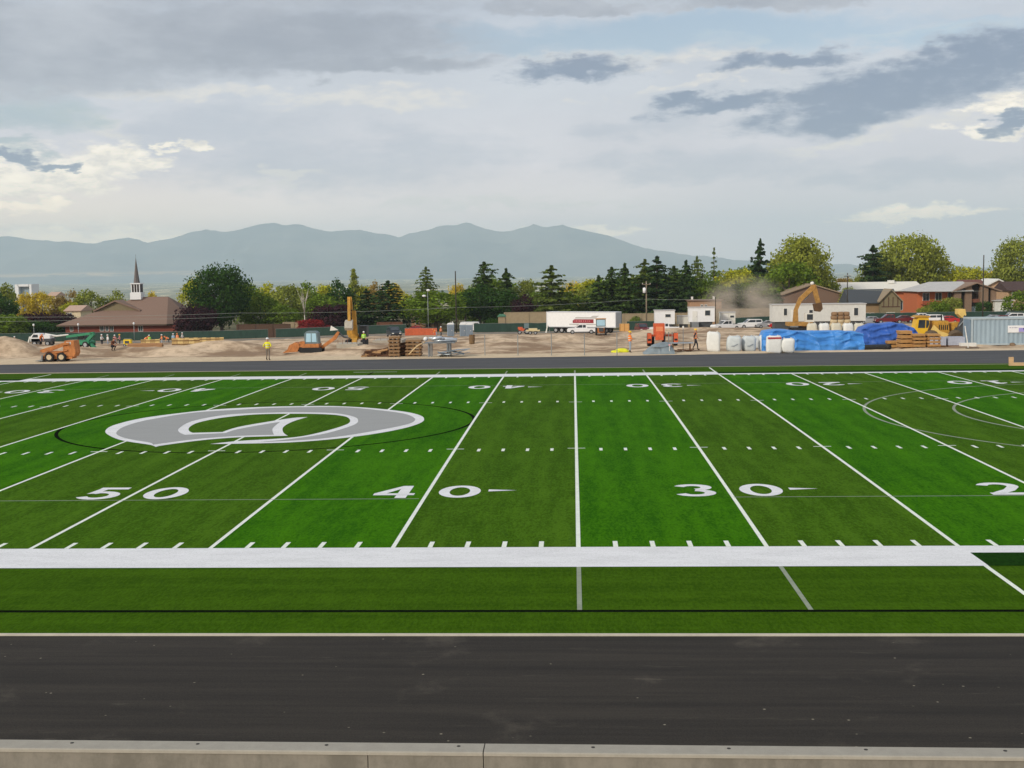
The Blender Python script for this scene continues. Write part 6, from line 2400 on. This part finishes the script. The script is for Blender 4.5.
# --- container, sign, stake
p = G(971, 345.5)
r_ = thing('shipping_container', 'pale blue grey steel container with a white sign at the right edge', 'container', p, R(-2))
zt = W(971, 318.2, p.y).z - p.z
mb = MB()
n = 60
Lc, dc_ = 6.06, 2.44
pl = []
for i in range(n + 1):
    x = .1 + (Lc - .2) * i / n
    pl.append((x, -.035 * (1 if (i // 2) % 2 else 0)))
for (xa, ya), (xb, yb) in zip(pl, pl[1:]):
    mb.face([(xa, ya + .04, .15), (xb, yb + .04, .15), (xb, yb + .04, zt - .12), (xa, ya + .04, zt - .12)])
mb.box((Lc / 2, dc_ / 2 + .05, zt / 2), (Lc - .12, dc_ - .02, zt - .16))
CONT = mat('container_blue', C(150, 168, 178), .55, .09, 1.2, stretch=(1, 1, .4), spec=.4)
mb.build('corrugated_side', CONT, r_)
mb = MB()
for z in (.09, zt - .06):
    mb.box((Lc / 2, 0, z), (Lc, .12, .14)).box((0, dc_ / 2, z), (.12, dc_, .139)).box((Lc / 2, dc_, z), (Lc, .12, .14))
for x in (.06, Lc - .06):
    for y in (.0, dc_):
        mb.box((x, y, zt / 2), (.139, .14, zt - .1))
mb.build('frame', mat('container_rail', C(170, 182, 186), .5, .1, 2), r_)
MB().box((-.02, dc_ / 2, zt / 2), (.06, dc_ - .3, zt - .3)).build('end_door', mat('container_end', C(120, 140, 156), .55, .1, 2), r_)
x0, z0 = W(1007.5, 333, p.y - .1).x - p.x, W(1007.5, 332.5, p.y).z - p.z
z1 = W(1007.5, 325.5, p.y).z - p.z
sgn_ = MB().box((x0 + 1.1, -.06, (z0 + z1) / 2), (2.2, .03, z1 - z0)).build('sign', WHITE, r_)
MB().box((x0 + 1.42, -.079, (z0 + z1) / 2 - .07), (1.0, .008, (z1 - z0) * .58)).build('violet_panel', mat('violet_print', C(158, 150, 206), .6, .06, 3), sgn_)
MB().prism([(x0 + 1.28, (z0 + z1) / 2 + .08), (x0 + 1.46, (z0 + z1) / 2 + .08), (x0 + 1.42, (z0 + z1) / 2 - .12), (x0 + 1.34, (z0 + z1) / 2 - .12)], -.092, -.084, 'y').build('dark_emblem', mat('dark_violet_print', C(64, 52, 120), .6, .06, 3), sgn_)
mb = MB()
rnd = random.Random(8)
for row, (xa, xb) in enumerate(((.14, .85), (.95, 1.9))):
    x = x0 + xa
    zz = (z0 + z1) / 2 + (.12 if row == 0 else -.25)
    while x < x0 + xb:
        w_ = rnd.uniform(.04, .1)
        mb.box((x, -.084, zz), (w_, .008, .055))
        x += w_ + .03
mb.build('sign_lettering', mat('grey_print', C(150, 146, 166), .6, .06, 3), sgn_)
p = G(968.5, 348.5)
r_ = thing('marker_stake', 'thin white stake leaning left in front of the blue container', 'stake', p)
q = W(965, 326, p.y)
MB().tube([(0, 0, -.1), (q.x - p.x, 0, q.z - p.z)], [.05, .04], 6).build('shaft', TRIM, r_)
MB().box((.3, 0, .03), (1.0, .3, .07)).build('base_board', mat('wet_board', C(74, 60, 48), .9, .2, 4), r_)
p = G(669.5, 354)
r_ = thing('marker_stake', 'short white stake in front of the grey tarp', 'stake', p)
MB().box((0, 0, .38), (.05, .04, .85)).build('shaft', TRIM, r_)
MB().box((0, -.03, .72), (.14, .012, .14)).build('flag', mat('pink_flag', C(220, 160, 160), .8, .1, 4), r_)

# --- bare fence posts along the track
for px, pt, i in ((485, 335, 0), (518, 335, 1), (551.5, 334, 2), (584.5, 334, 3), (617, 333.5, 4)):
    p = G(px, 355.5)
    lab = ['first', 'second', 'third', 'fourth', 'fifth'][i] + ' from left of the thin grey fence posts along the dirt edge'
    r_ = thing('fence_post', lab, 'post', p, 0, 'bare fence posts along the dirt edge')
    h = W(px, pt, p.y).z - p.z
    MB().cyl((0, 0, -.2), (0, 0, h), .035, n=8).build('shaft', PIPE, r_)
    MB().ball((0, 0, h), (.045, .045, .04), 8, 4).build('cap', STEEL, r_)

# ================================================================== tarps, bags, timber
BLUE = mat('blue_tarp', C(70, 138, 210), .4, .12, 2.2, bump=.3)
BLUED = mat('dark_blue_tarp', C(54, 98, 180), .45, .14, 2.2, bump=.3)
GREYT = mat('grey_tarp', C(128, 140, 146), .6, .12, 2.5, bump=.3)


def draped(name, label, cat, px0, px1, base_py, prof, depth, m, seed=0, folds=.12):
    """a tarp pulled over a heap; prof is a list of (px, top_py)"""
    p0 = G((px0 + px1) / 2, base_py)
    Y = p0.y
    r_ = thing(name, label, cat, p0)
    pts = [(W(px, py, Y + depth * .4).x - p0.x, max(.02, W(px, py, Y + depth * .4).z - p0.z)) for px, py in prof]
    xa, xb = pts[0][0], pts[-1][0]
    nx, ny = max(30, int((xb - xa) * 16)), 44
    mb = MB()
    for j in range(ny + 1):
        t_ = j / ny
        for i in range(nx + 1):
            x = xa + (xb - xa) * i / nx
            for (ax, az), (bx_, bz) in zip(pts, pts[1:]):
                if ax <= x <= bx_ + 1e-6:
                    h = az + (bz - az) * (x - ax) / max(1e-6, bx_ - ax)
                    break
            if t_ < .4:
                u = t_ / .4
                y, z = -.25 * (1 - u) ** 2 + .15 * u, h * (u ** .75)
            elif t_ < .7:
                u = (t_ - .4) / .3
                y, z = .15 + (depth - .3) * u, h * (1 + .03 * math.sin(3.1 * u))
            else:
                u = (t_ - .7) / .3
                y, z = depth - .15 + .3 * u, h * (1 - u)
            f1 = mnoise.noise(Vector((x * 1.1 + seed, z * .7 + y * .5, seed)))
            f2 = abs(mnoise.noise(Vector((x * .55 + z * 1.2 + seed * 3, y * .6 + z * 2.0 - x * .3, seed + 4)))) * 2
            amp = folds * min(1, z / .3 + .15) if t_ < .97 else 0
            xs = (x - xa) + .35 * f1
            sag_ = z + .55 * abs(math.sin(xs * .75 + seed)) ** .8          # hems hang in swags between the lumps
            rid = (1 - abs(math.sin(5.2 * sag_ + 1.3 * f1 + seed))) ** 2
            ver = (1 - abs(math.sin(2.1 * xs + .8 * z + 2 * f1))) ** 3
            y -= amp * (f1 + f2 + (1.1 * rid + .8 * ver) * (1 if t_ < .4 else .2))
            z += (amp * .5 * f1) if .02 < t_ < .98 else 0
            mb.v.append((x, y, max(z, .0) + .005))
    for j in range(ny):
        for i in range(nx):
            a = j * (nx + 1) + i
            mb.f.append((a, a + 1, a + nx + 2, a + nx + 1))
    # closed ends
    for i in (0, nx):
        mb.f.append(tuple(j * (nx + 1) + i for j in range(ny + 1)))
    mb.build('sheet', m, r_, True)
    return r_


r_ = draped('tarp_covered_pile', 'long bright blue tarp with sagging folds over a row of bags', 'tarp', 762, 861, 350.6,
            [(761, 336), (763, 331), (775, 329.5), (795, 331), (815, 331.5), (840, 331), (852, 331.5), (861, 333)], 2.2, BLUE, 1, .17)
draped('tarp_covered_pile', 'darker blue tarp over a higher pile beside the bright blue tarp', 'tarp', 857, 919, 349,
       [(857, 333), (861, 327), (870, 324.5), (890, 323), (903, 324), (911, 328), (919, 337)], 2.4, BLUED, 7, .17)
draped('tarp_covered_pile', 'grey tarp humped over pipes in front of the red orange tractor', 'tarp', 643, 673, 354,
       [(643, 353), (648, 349), (653, 345), (660, 343), (667, 342.5), (671, 344), (674, 350)], 1.4, GREYT, 13, .14)
FIBC = mat('woven_white_sack', C(226, 226, 220), .85, .06, 3, bump=.2)
FIBG = mat('woven_grey_sack', C(196, 202, 202), .85, .10, 3, bump=.2)
REDT = mat('red_band', C(176, 40, 44), .7, .08, 4)


def bag(label, px, py, wpx, top, m, group=None, band=False, e=.42, Y=None, name='bulk_bag', marks=True):
    p = GY(px, Y) if Y else G(px, py)
    k = (p - EYE).dot(FW) / F
    r_ = thing(name, label, 'bulk bag', p, random.uniform(-.12, .12), group)
    w_ = wpx * k
    h = W(px, top, p.y).z - p.z
    MB().ball((0, .1, h * .48), (w_ / 2, .52, h * .5), 16, 10, e, .12).build('sack', m, r_, True)
    mb = MB()
    for sx in (-.32, .32):
        for sy in (-.25, .45):
            mb.tube([(sx * w_, sy, h * .9), (sx * w_ * .85, sy * .9, h * 1.02), (sx * w_ * .6, sy * .8, h * .93)], .022, 5)
    mb.build('lifting_loop', TRIM, r_)
    if band:
        MB().box((0, -.44, h * .87), (w_ * .9, .03, .12)).build('band', REDT, r_)
    elif marks:
        MB().box((w_ * .08, -.435, h * .42), (w_ * .3, .012, .05), ry=-.5).box((-w_ * .12, -.435, h * .36), (w_ * .22, .012, .05)).build('printed_mark', mat('grey_print_mark', C(130, 140, 150), .8, .1, 4), r_)
    return r_


GB = 'bulk bags beside the blue tarp'
bag('tall white bulk bag standing alone right of the dark trousered worker', 713.5, 351.5, 13.5, 331.5, FIBC, GB, e=.35, marks=False)
bag('left of the two grey white bulk bags right of the tall bag', 734, 351.5, 14.5, 335.5, FIBG, GB)
bag('right of the two grey white bulk bags next to the blue tarp', 749, 351.5, 13.5, 335.5, FIBG, GB)
bag('pale bulk bag partly hidden behind the two grey white bags', 758, 348.5, 9, 335.5, FIBG, GB, marks=False)
bag('white bulk bag wrapped by the left end of the bright blue tarp', 763.5, 351.6, 8.5, 335, FIBC, GB, marks=False)
bag('square white bulk bag with a red band under the bright blue tarp', 774, 352.6, 15, 335.5, FIBC, GB, True, e=.25)
bag('white bulk bag in a peaked cover under the bright blue tarp', 788, 352.6, 13, 338, FIBC, GB, marks=False)
# rear row above the tarp, and a stack of tan bags
for i, px in enumerate((812, 824, 836, 848, 859)):
    bag(['first', 'second', 'third', 'fourth', 'last'][i] + ' from left of the pale bulk bags behind the bright blue tarp', px, 0, 10.5, 323, FIBC if i % 2 else mat('cream_sack', C(208, 202, 182), .85, .08, 3),
        'pale bulk bags behind the tarp', Y=86, marks=False)
p = GY(841, 128)
k = mpp(128)
r_ = thing('sack_stack', 'stack of tan cement sacks in front of the long office trailer', 'sacks', p)
zt = W(841, 312, 128).z - p.z
rows = 7
for j in range(rows):
    mb = MB()
    n = 3
    z = zt * (j + .5) / rows
    hw_ = (12 - j * .55) * k
    for i in range(n):
        mb.ball((-hw_ + (2 * hw_) * (i + .5) / n, .5, z), (hw_ / n * 1.02, .55, zt / rows * .56), 12, 6, .5, .08)
    mb.build('sack_layer', mat('tan_sack', C(196, 176, 140), .9, .12, 3) if j < 5 else mat('brown_sack', C(140, 112, 84), .9, .12, 3), r_, True)
# black pipe
p0, p1 = G(839, 350.6), G(889, 349.6)
pm = (p0 + p1) / 2
r_ = thing('drain_pipe', 'long black plastic drain pipe lying before the blue tarps', 'pipe', pm)
mb = MB()
v0, v1 = p0 - pm, p1 - pm
pts, rad = [], []
for i in range(61):
    q = v0.lerp(v1, i / 60)
    pts.append((q.x, q.y - .1, q.z + .24))
    rad.append(.22 if i % 2 else .24)
mb.tube(pts, rad, 14)
mb.build('barrel', BLK, r_, True)
MB().tube([(v0.x - .04, v0.y - .1, v0.z + .24), (v0.x + .1, v0.y - .1, v0.z + .24)], [.262, .262], 14).build('end_collar', mat('dark_green_collar', C(50, 90, 60), .6, .1, 3), r_)

PLANK = mat('stacked_planks', C(186, 142, 88), .9, .28, 3, stretch=(.5, 4, 9))
PLANKD = mat('plank_bearer', C(110, 78, 48), .9, .2, 4)


def stack(label, px, py, wpx, top, layers, group='plank stacks beside the blue tarp', m=PLANK, d=1.2):
    p = G(px, py)
    k = (p - EYE).dot(FW) / F
    r_ = thing('plank_stack', label, 'plank stack', p, random.uniform(-.06, .06), group)
    w_ = wpx * k
    h = W(px, top, p.y).z - p.z
    z = 0
    lh = h / layers
    for i in range(layers):
        mb = MB()
        for x in (-w_ * .38, 0, w_ * .38):
            mb.box((x, d / 2, z + .045), (.1, d * .96, .09))
        mb.build('bearer', PLANKD, r_)
        jx = random.uniform(-.05, .05)
        mb = MB()
        n = 3
        bh = (lh - .10) / n
        for q in range(n):
            mb.box((jx + random.uniform(-.03, .03), d / 2, z + .095 + bh * (q + .5)), (w_ - random.uniform(0, .06), d, bh - .015))
        mb.build('board_bundle', m, r_)
        z += lh
    return r_


stack('low plank stack just right of the black pipe', 894, 348.5, 12, 341, 2)
stack('tallest plank stack left of the other two tall stacks', 906.5, 348.2, 12, 330.8, 4)
stack('middle plank stack with loose boards on top', 919.5, 348, 12.5, 334, 4)
stack('right plank stack in front of the yellow loader', 934, 347.6, 13, 334, 4)
p = G(950, 346.5)
r_ = thing('block_pallets', 'pallets of pale blue grey blocks between plank stacks and container', 'pallet', p)
for x in (-1.0, .55):
    MB().box((x, .5, .45), (1.35, 1.0, .7)).build('block_course', mat('blue_grey_blocks', C(168, 172, 184), .85, .14, 5), r_)
    MB().box((x, .5, .05), (1.4, 1.05, .1)).build('pallet_board', PLANKD, r_)
MB().box((1.4, -.2, .16), (1.3, .5, .3)).build('paper_wrap', TRIM, r_)

# --- scrap timber in the middle


def sticks(name, label, cat, px, py, wpx, hpx, n, mats, seed, L=(.8, 1.8), r=(.04, .09)):
    p = G(px, py)
    k = (p - EYE).dot(FW) / F
    r_ = thing(name, label, cat, p)
    rnd = random.Random(seed)
    for mi_, m in enumerate(mats):
        mb = MB()
        for i in range(n):
            u = rnd.uniform(-1, 1)
            hz_ = hpx * k * (1 - abs(u) ** 1.6) * rnd.uniform(.1, .95)
            c = Vector((u * wpx * k / 2 * .8, rnd.uniform(.1, 1.1), max(.08, hz_)))
            a = rnd.uniform(-.5, .5)
            d = Vector((math.cos(a) * rnd.choice((-1, 1)), rnd.uniform(-.4, .4), rnd.uniform(-.25, .25))).normalized() * rnd.uniform(*L) / 2
            q0, q1 = c - d, c + d
            q0.z, q1.z = max(.04, q0.z), max(.04, q1.z)
            mb.tube([q0, q1], rnd.uniform(*r), 5)
        mb.build(['dark_sticks', 'pale_sticks', 'boards'][mi_], m, r_)
    return r_


SCR = mat('scrap_bark', C(92, 64, 46), .9, .25, 4)
SCRP = mat('scrap_pale', C(176, 138, 96), .9, .2, 4)
sticks('timber_scrap_pile', 'heap of dark scrap timber left of the pallet stacks', 'scrap pile', 376.5, 357, 19, 8, 46, (SCR, SCRP), 3)
sticks('timber_scrap_pile', 'tangle of dark branches between the two pallet stacks', 'scrap pile', 403, 356.5, 8, 16, 40, (SCR,), 5, (.7, 1.4))
stack('tall stack of brown pallets left of the branch tangle', 394, 357, 11.5, 336.5, 6, 'pallet stacks by the scrap timber', mat('weathered_pallets', C(156, 124, 90), .9, .25, 3, stretch=(.5, 4, 9)))
stack('wide stack of brown pallets right of the branch tangle', 413.5, 356.5, 16, 340, 5, 'pallet stacks by the scrap timber', mat('weathered_pallets', C(156, 124, 90)))
p = G(415, 357)
r_ = thing('bent_pole', 'pale bent pole arching against the wide pallet stack', 'pole', p)


def loc2(px, py):
    q = W(px, py, p.y - .3)
    return (q.x - p.x, -.3, max(0.03, q.z - p.z))


MB().tube([loc2(409, 354.5), loc2(413, 350), loc2(418, 345.5), loc2(425, 342)], [.06, .06, .055, .05], 8).build('shaft', mat('pale_pole', C(204, 176, 132), .8, .1, 4), r_, True)
# --- metal stand and sheet metal
p = G(438, 357)
k = (p - EYE).dot(FW) / F
r_ = thing('metal_stand', 'grey steel work stand heaped with bright metal ducts', 'work stand', p)
zt = W(438, 343.5, p.y).z - p.z
for x in (-.75, -.55, .75, .95):
    for y in (.1, .9):
        MB().box((x, y, zt / 2), (.1 if abs(x) > .6 else .06, .08, zt)).build('leg', STEEL, r_)
MB().box((.05, .5, zt + .04), (2.6, 1.1, .08)).build('stand_top', STEEL, r_)
rnd = random.Random(12)
for i in range(6):
    a = rnd.uniform(-.4, .4)
    c = Vector((rnd.uniform(-.9, .9), rnd.uniform(.2, .8), zt + .2 + .1 * (i % 3)))
    d = Vector((math.cos(a), .1, rnd.uniform(-.12, .12))) * rnd.uniform(.4, .8)
    o = MB().tube([c - d, c + d], rnd.uniform(.09, .16), 10).build('metal_duct', mat('bright_duct', C(206, 212, 216), .35, .1, 3, metal=.6), None, True)
    o.parent = r_
MB().ball((-1.0, .4, zt + .35), (.2, .2, .18), 10, 6).build('white_tank', WHITE, r_, True)
p = G(451, 356.8)
r_ = thing('sheet_metal_pile', 'low pile of bent grey sheet metal right of the work stand', 'scrap pile', p)
rnd = random.Random(4)
for i in range(7):
    c = Vector((rnd.uniform(-.9, .9), rnd.uniform(0, .7), .12 + .07 * i))
    MB().box(c, (rnd.uniform(.8, 1.6), .6, .03), rz=rnd.uniform(-.4, .4), rx=rnd.uniform(-.3, .3), ry=rnd.uniform(-.35, .35)).build('metal_sheet', mat('dull_sheet', C(150, 160, 166), .45, .14, 3, metal=.4), r_)
# --- formwork walls
for lab, pa, pb, py, Y in (('lower form wall of pale planks in front of the crew', 172, 200, 346.5, 126), ('upper long form wall of pale planks below the purple shrub', 172, 224, 342.5, 146),
                           ('form wall of tan planks behind the bending orange worker', 141, 160, 342.5, 148)):
    a, b_ = GY(pa, Y), GY(pb, Y)
    mid = (a + b_) / 2
    r_ = thing('form_wall', lab, 'formwork', mid, 0, 'plank form walls on the foundation')
    w_ = b_.x - a.x
    n = max(4, int(w_ / .62))
    for i in range(n):
        MB().box((-w_ / 2 + w_ * (i + .5) / n, 0, .4), (w_ / n - .03, .1, 1.0 + .06 * (i % 2))).build('form_panel', mat('form_plank', C(212, 184, 124), .85, .16, 4) if i % 2 else mat('form_plank_tan', C(186, 156, 104), .85, .16, 4), r_)
    mb = MB()
    for z in (.25, .7):
        mb.box((0, -.08, z), (w_, .06, .09))
    mb.build('waler', PLANKD, r_)
p = G(145, 347.2)
r_ = thing('timber_beam', 'long thick timber beam lying on the dirt before the form walls', 'beam', p)
for dy, dz in ((0, .12), (.35, .13), (.1, .34)):
    MB().box((0, dy, dz), (3.9, .26, .2), rz=.02 * dy).build('plank', mat('beam_wood', C(168, 128, 92), .9, .15, 3, stretch=(.4, 3, 3)), r_)
p = GY(127, 138)
r_ = thing('generator', 'small yellow site generator before the church crew', 'generator', p)
MB().box((0, .4, .62), (1.0, .7, .7)).build('housing', mat('bright_yellow_paint', C(240, 204, 40), .5, .08, 3), r_)
MB().box((0, .03, .62), (.6, .05, .35)).build('grille', DKG, r_)
for x in (-.35, .35):
    wheel(r_, x, .1, .2, .2, .12)
mb = MB().tube([(-.5, .4, .9), (-.5, .4, 1.1), (.5, .4, 1.1), (.5, .4, .9)], .03, 6)
mb.build('handle', STEEL, r_)
# pale concrete footing slabs
for lab, pa, pb, py, d in (('pale concrete slab edge below the yellow excavator', 372, 402, 343, 5), ('pale concrete strip left of the excavator tracks', 338, 356, 347.5, 3)):
    a, b_ = G(pa, py), G(pb, py)
    mid = (a + b_) / 2
    r_ = thing('concrete_footing', lab, 'footing', mid)
    MB().box((0, d / 2, .1), (b_.x - a.x, d, .5)).build('slab', CON, r_)
    mb = MB()
    for i in range(5):
        mb.cyl(((b_.x - a.x) * (i / 4 - .5) * .9, .3, .3), ((b_.x - a.x) * (i / 4 - .5) * .9, .3, .75), .02, n=6)
    mb.build('rebar', mat('rebar_rust', C(120, 76, 54), .8, .2, 5), r_)
# yellow bags on the ground
for lab, px, py, s_ in (('flat bright yellow bag lying left of the yellow helmeted worker', 615.5, 353.4, .5), ('crumpled bright yellow bag at the feet of the yellow helmeted worker', 623, 352.8, .75)):
    p = G(px, py)
    r_ = thing('yellow_bag', lab, 'bag', p)
    MB().ball((0, 0, .12 * s_ / .5), (s_ * .75, .4, .14 * s_ / .5), 14, 7, .7, .5).build('sack', mat('bright_yellow_sack', C(226, 224, 50), .7, .1, 4), r_, True)
    MB().tube([(s_ * .5, 0, .12), (s_ * .72, 0, .2), (s_ * .82, 0, .18)], [.05, .03, .05], 6).build('tied_neck', mat('bright_yellow_sack', C(226, 224, 50)), r_, True)
# trestle with boards right of grey tarp
p = G(682, 352)
r_ = thing('board_trestle', 'low trestle of grey boards with brown offcuts right of the grey tarp', 'trestle', p)
MB().box((0, .5, .72), (1.9, .8, .07)).build('top_board', mat('grey_board', C(146, 154, 162), .8, .15, 3), r_)
for x in (-.7, .7):
    for y in (.2, .8):
        MB().box((x, y, .35), (.07, .07, .7)).build('leg', PLANKD, r_)
mb = MB()
rnd = random.Random(2)
for i in range(12):
    mb.box((rnd.uniform(-.9, .7), rnd.uniform(-.3, .3), .08 + .05 * (i % 3)), (rnd.uniform(.3, .7), .12, .08), rz=rnd.uniform(-1, 1))
mb.build('offcut', SCR, r_)
p = G(684, 352)
r_ = thing('survey_rod', 'thin grey rod standing behind the board trestle', 'rod', p + Vector((0, .75, 0)))
MB().cyl((0, 0, 0), (0, 0, 2.1), .03, n=6).build('shaft', STEEL, r_)
MB().box((0, -.01, 2.0), (.14, .05, .2)).build('target', TRIM, r_)
# wooden beam on the far turf edge with an upright
p = Vector((W(1010.5, 366, 53.4).x, 53.4, 0))
r_ = thing('jump_board', 'pale wooden beam with a short upright post on the far turf edge', 'beam', p, R(-8))
WOODP = mat('pale_wood', C(200, 166, 126), .85, .15, 3, stretch=(.4, 3, 3))
MB().box((2.6, 0, .1), (5.4, .3, .2)).build('beam', WOODP, r_)
MB().box((.05, .1, .28), (.3, .12, .56)).build('upright', WOODP, r_)
# stray rock and lumps
ROCK = mat('field_stone', C(128, 108, 88), .95, .25, 4)
for lab, px, py, s_ in (('lone dark stone on the dirt berm below the blue container', 1012, 345.6, .2),):
    p = G(px, py)
    r_ = MB().ball((0, 0, s_ * .5), (s_ * 1.2, s_, s_ * .8), 10, 6, .8, .5).build('stone', ROCK, None, True, p)
    tag(r_, lab, 'stone')
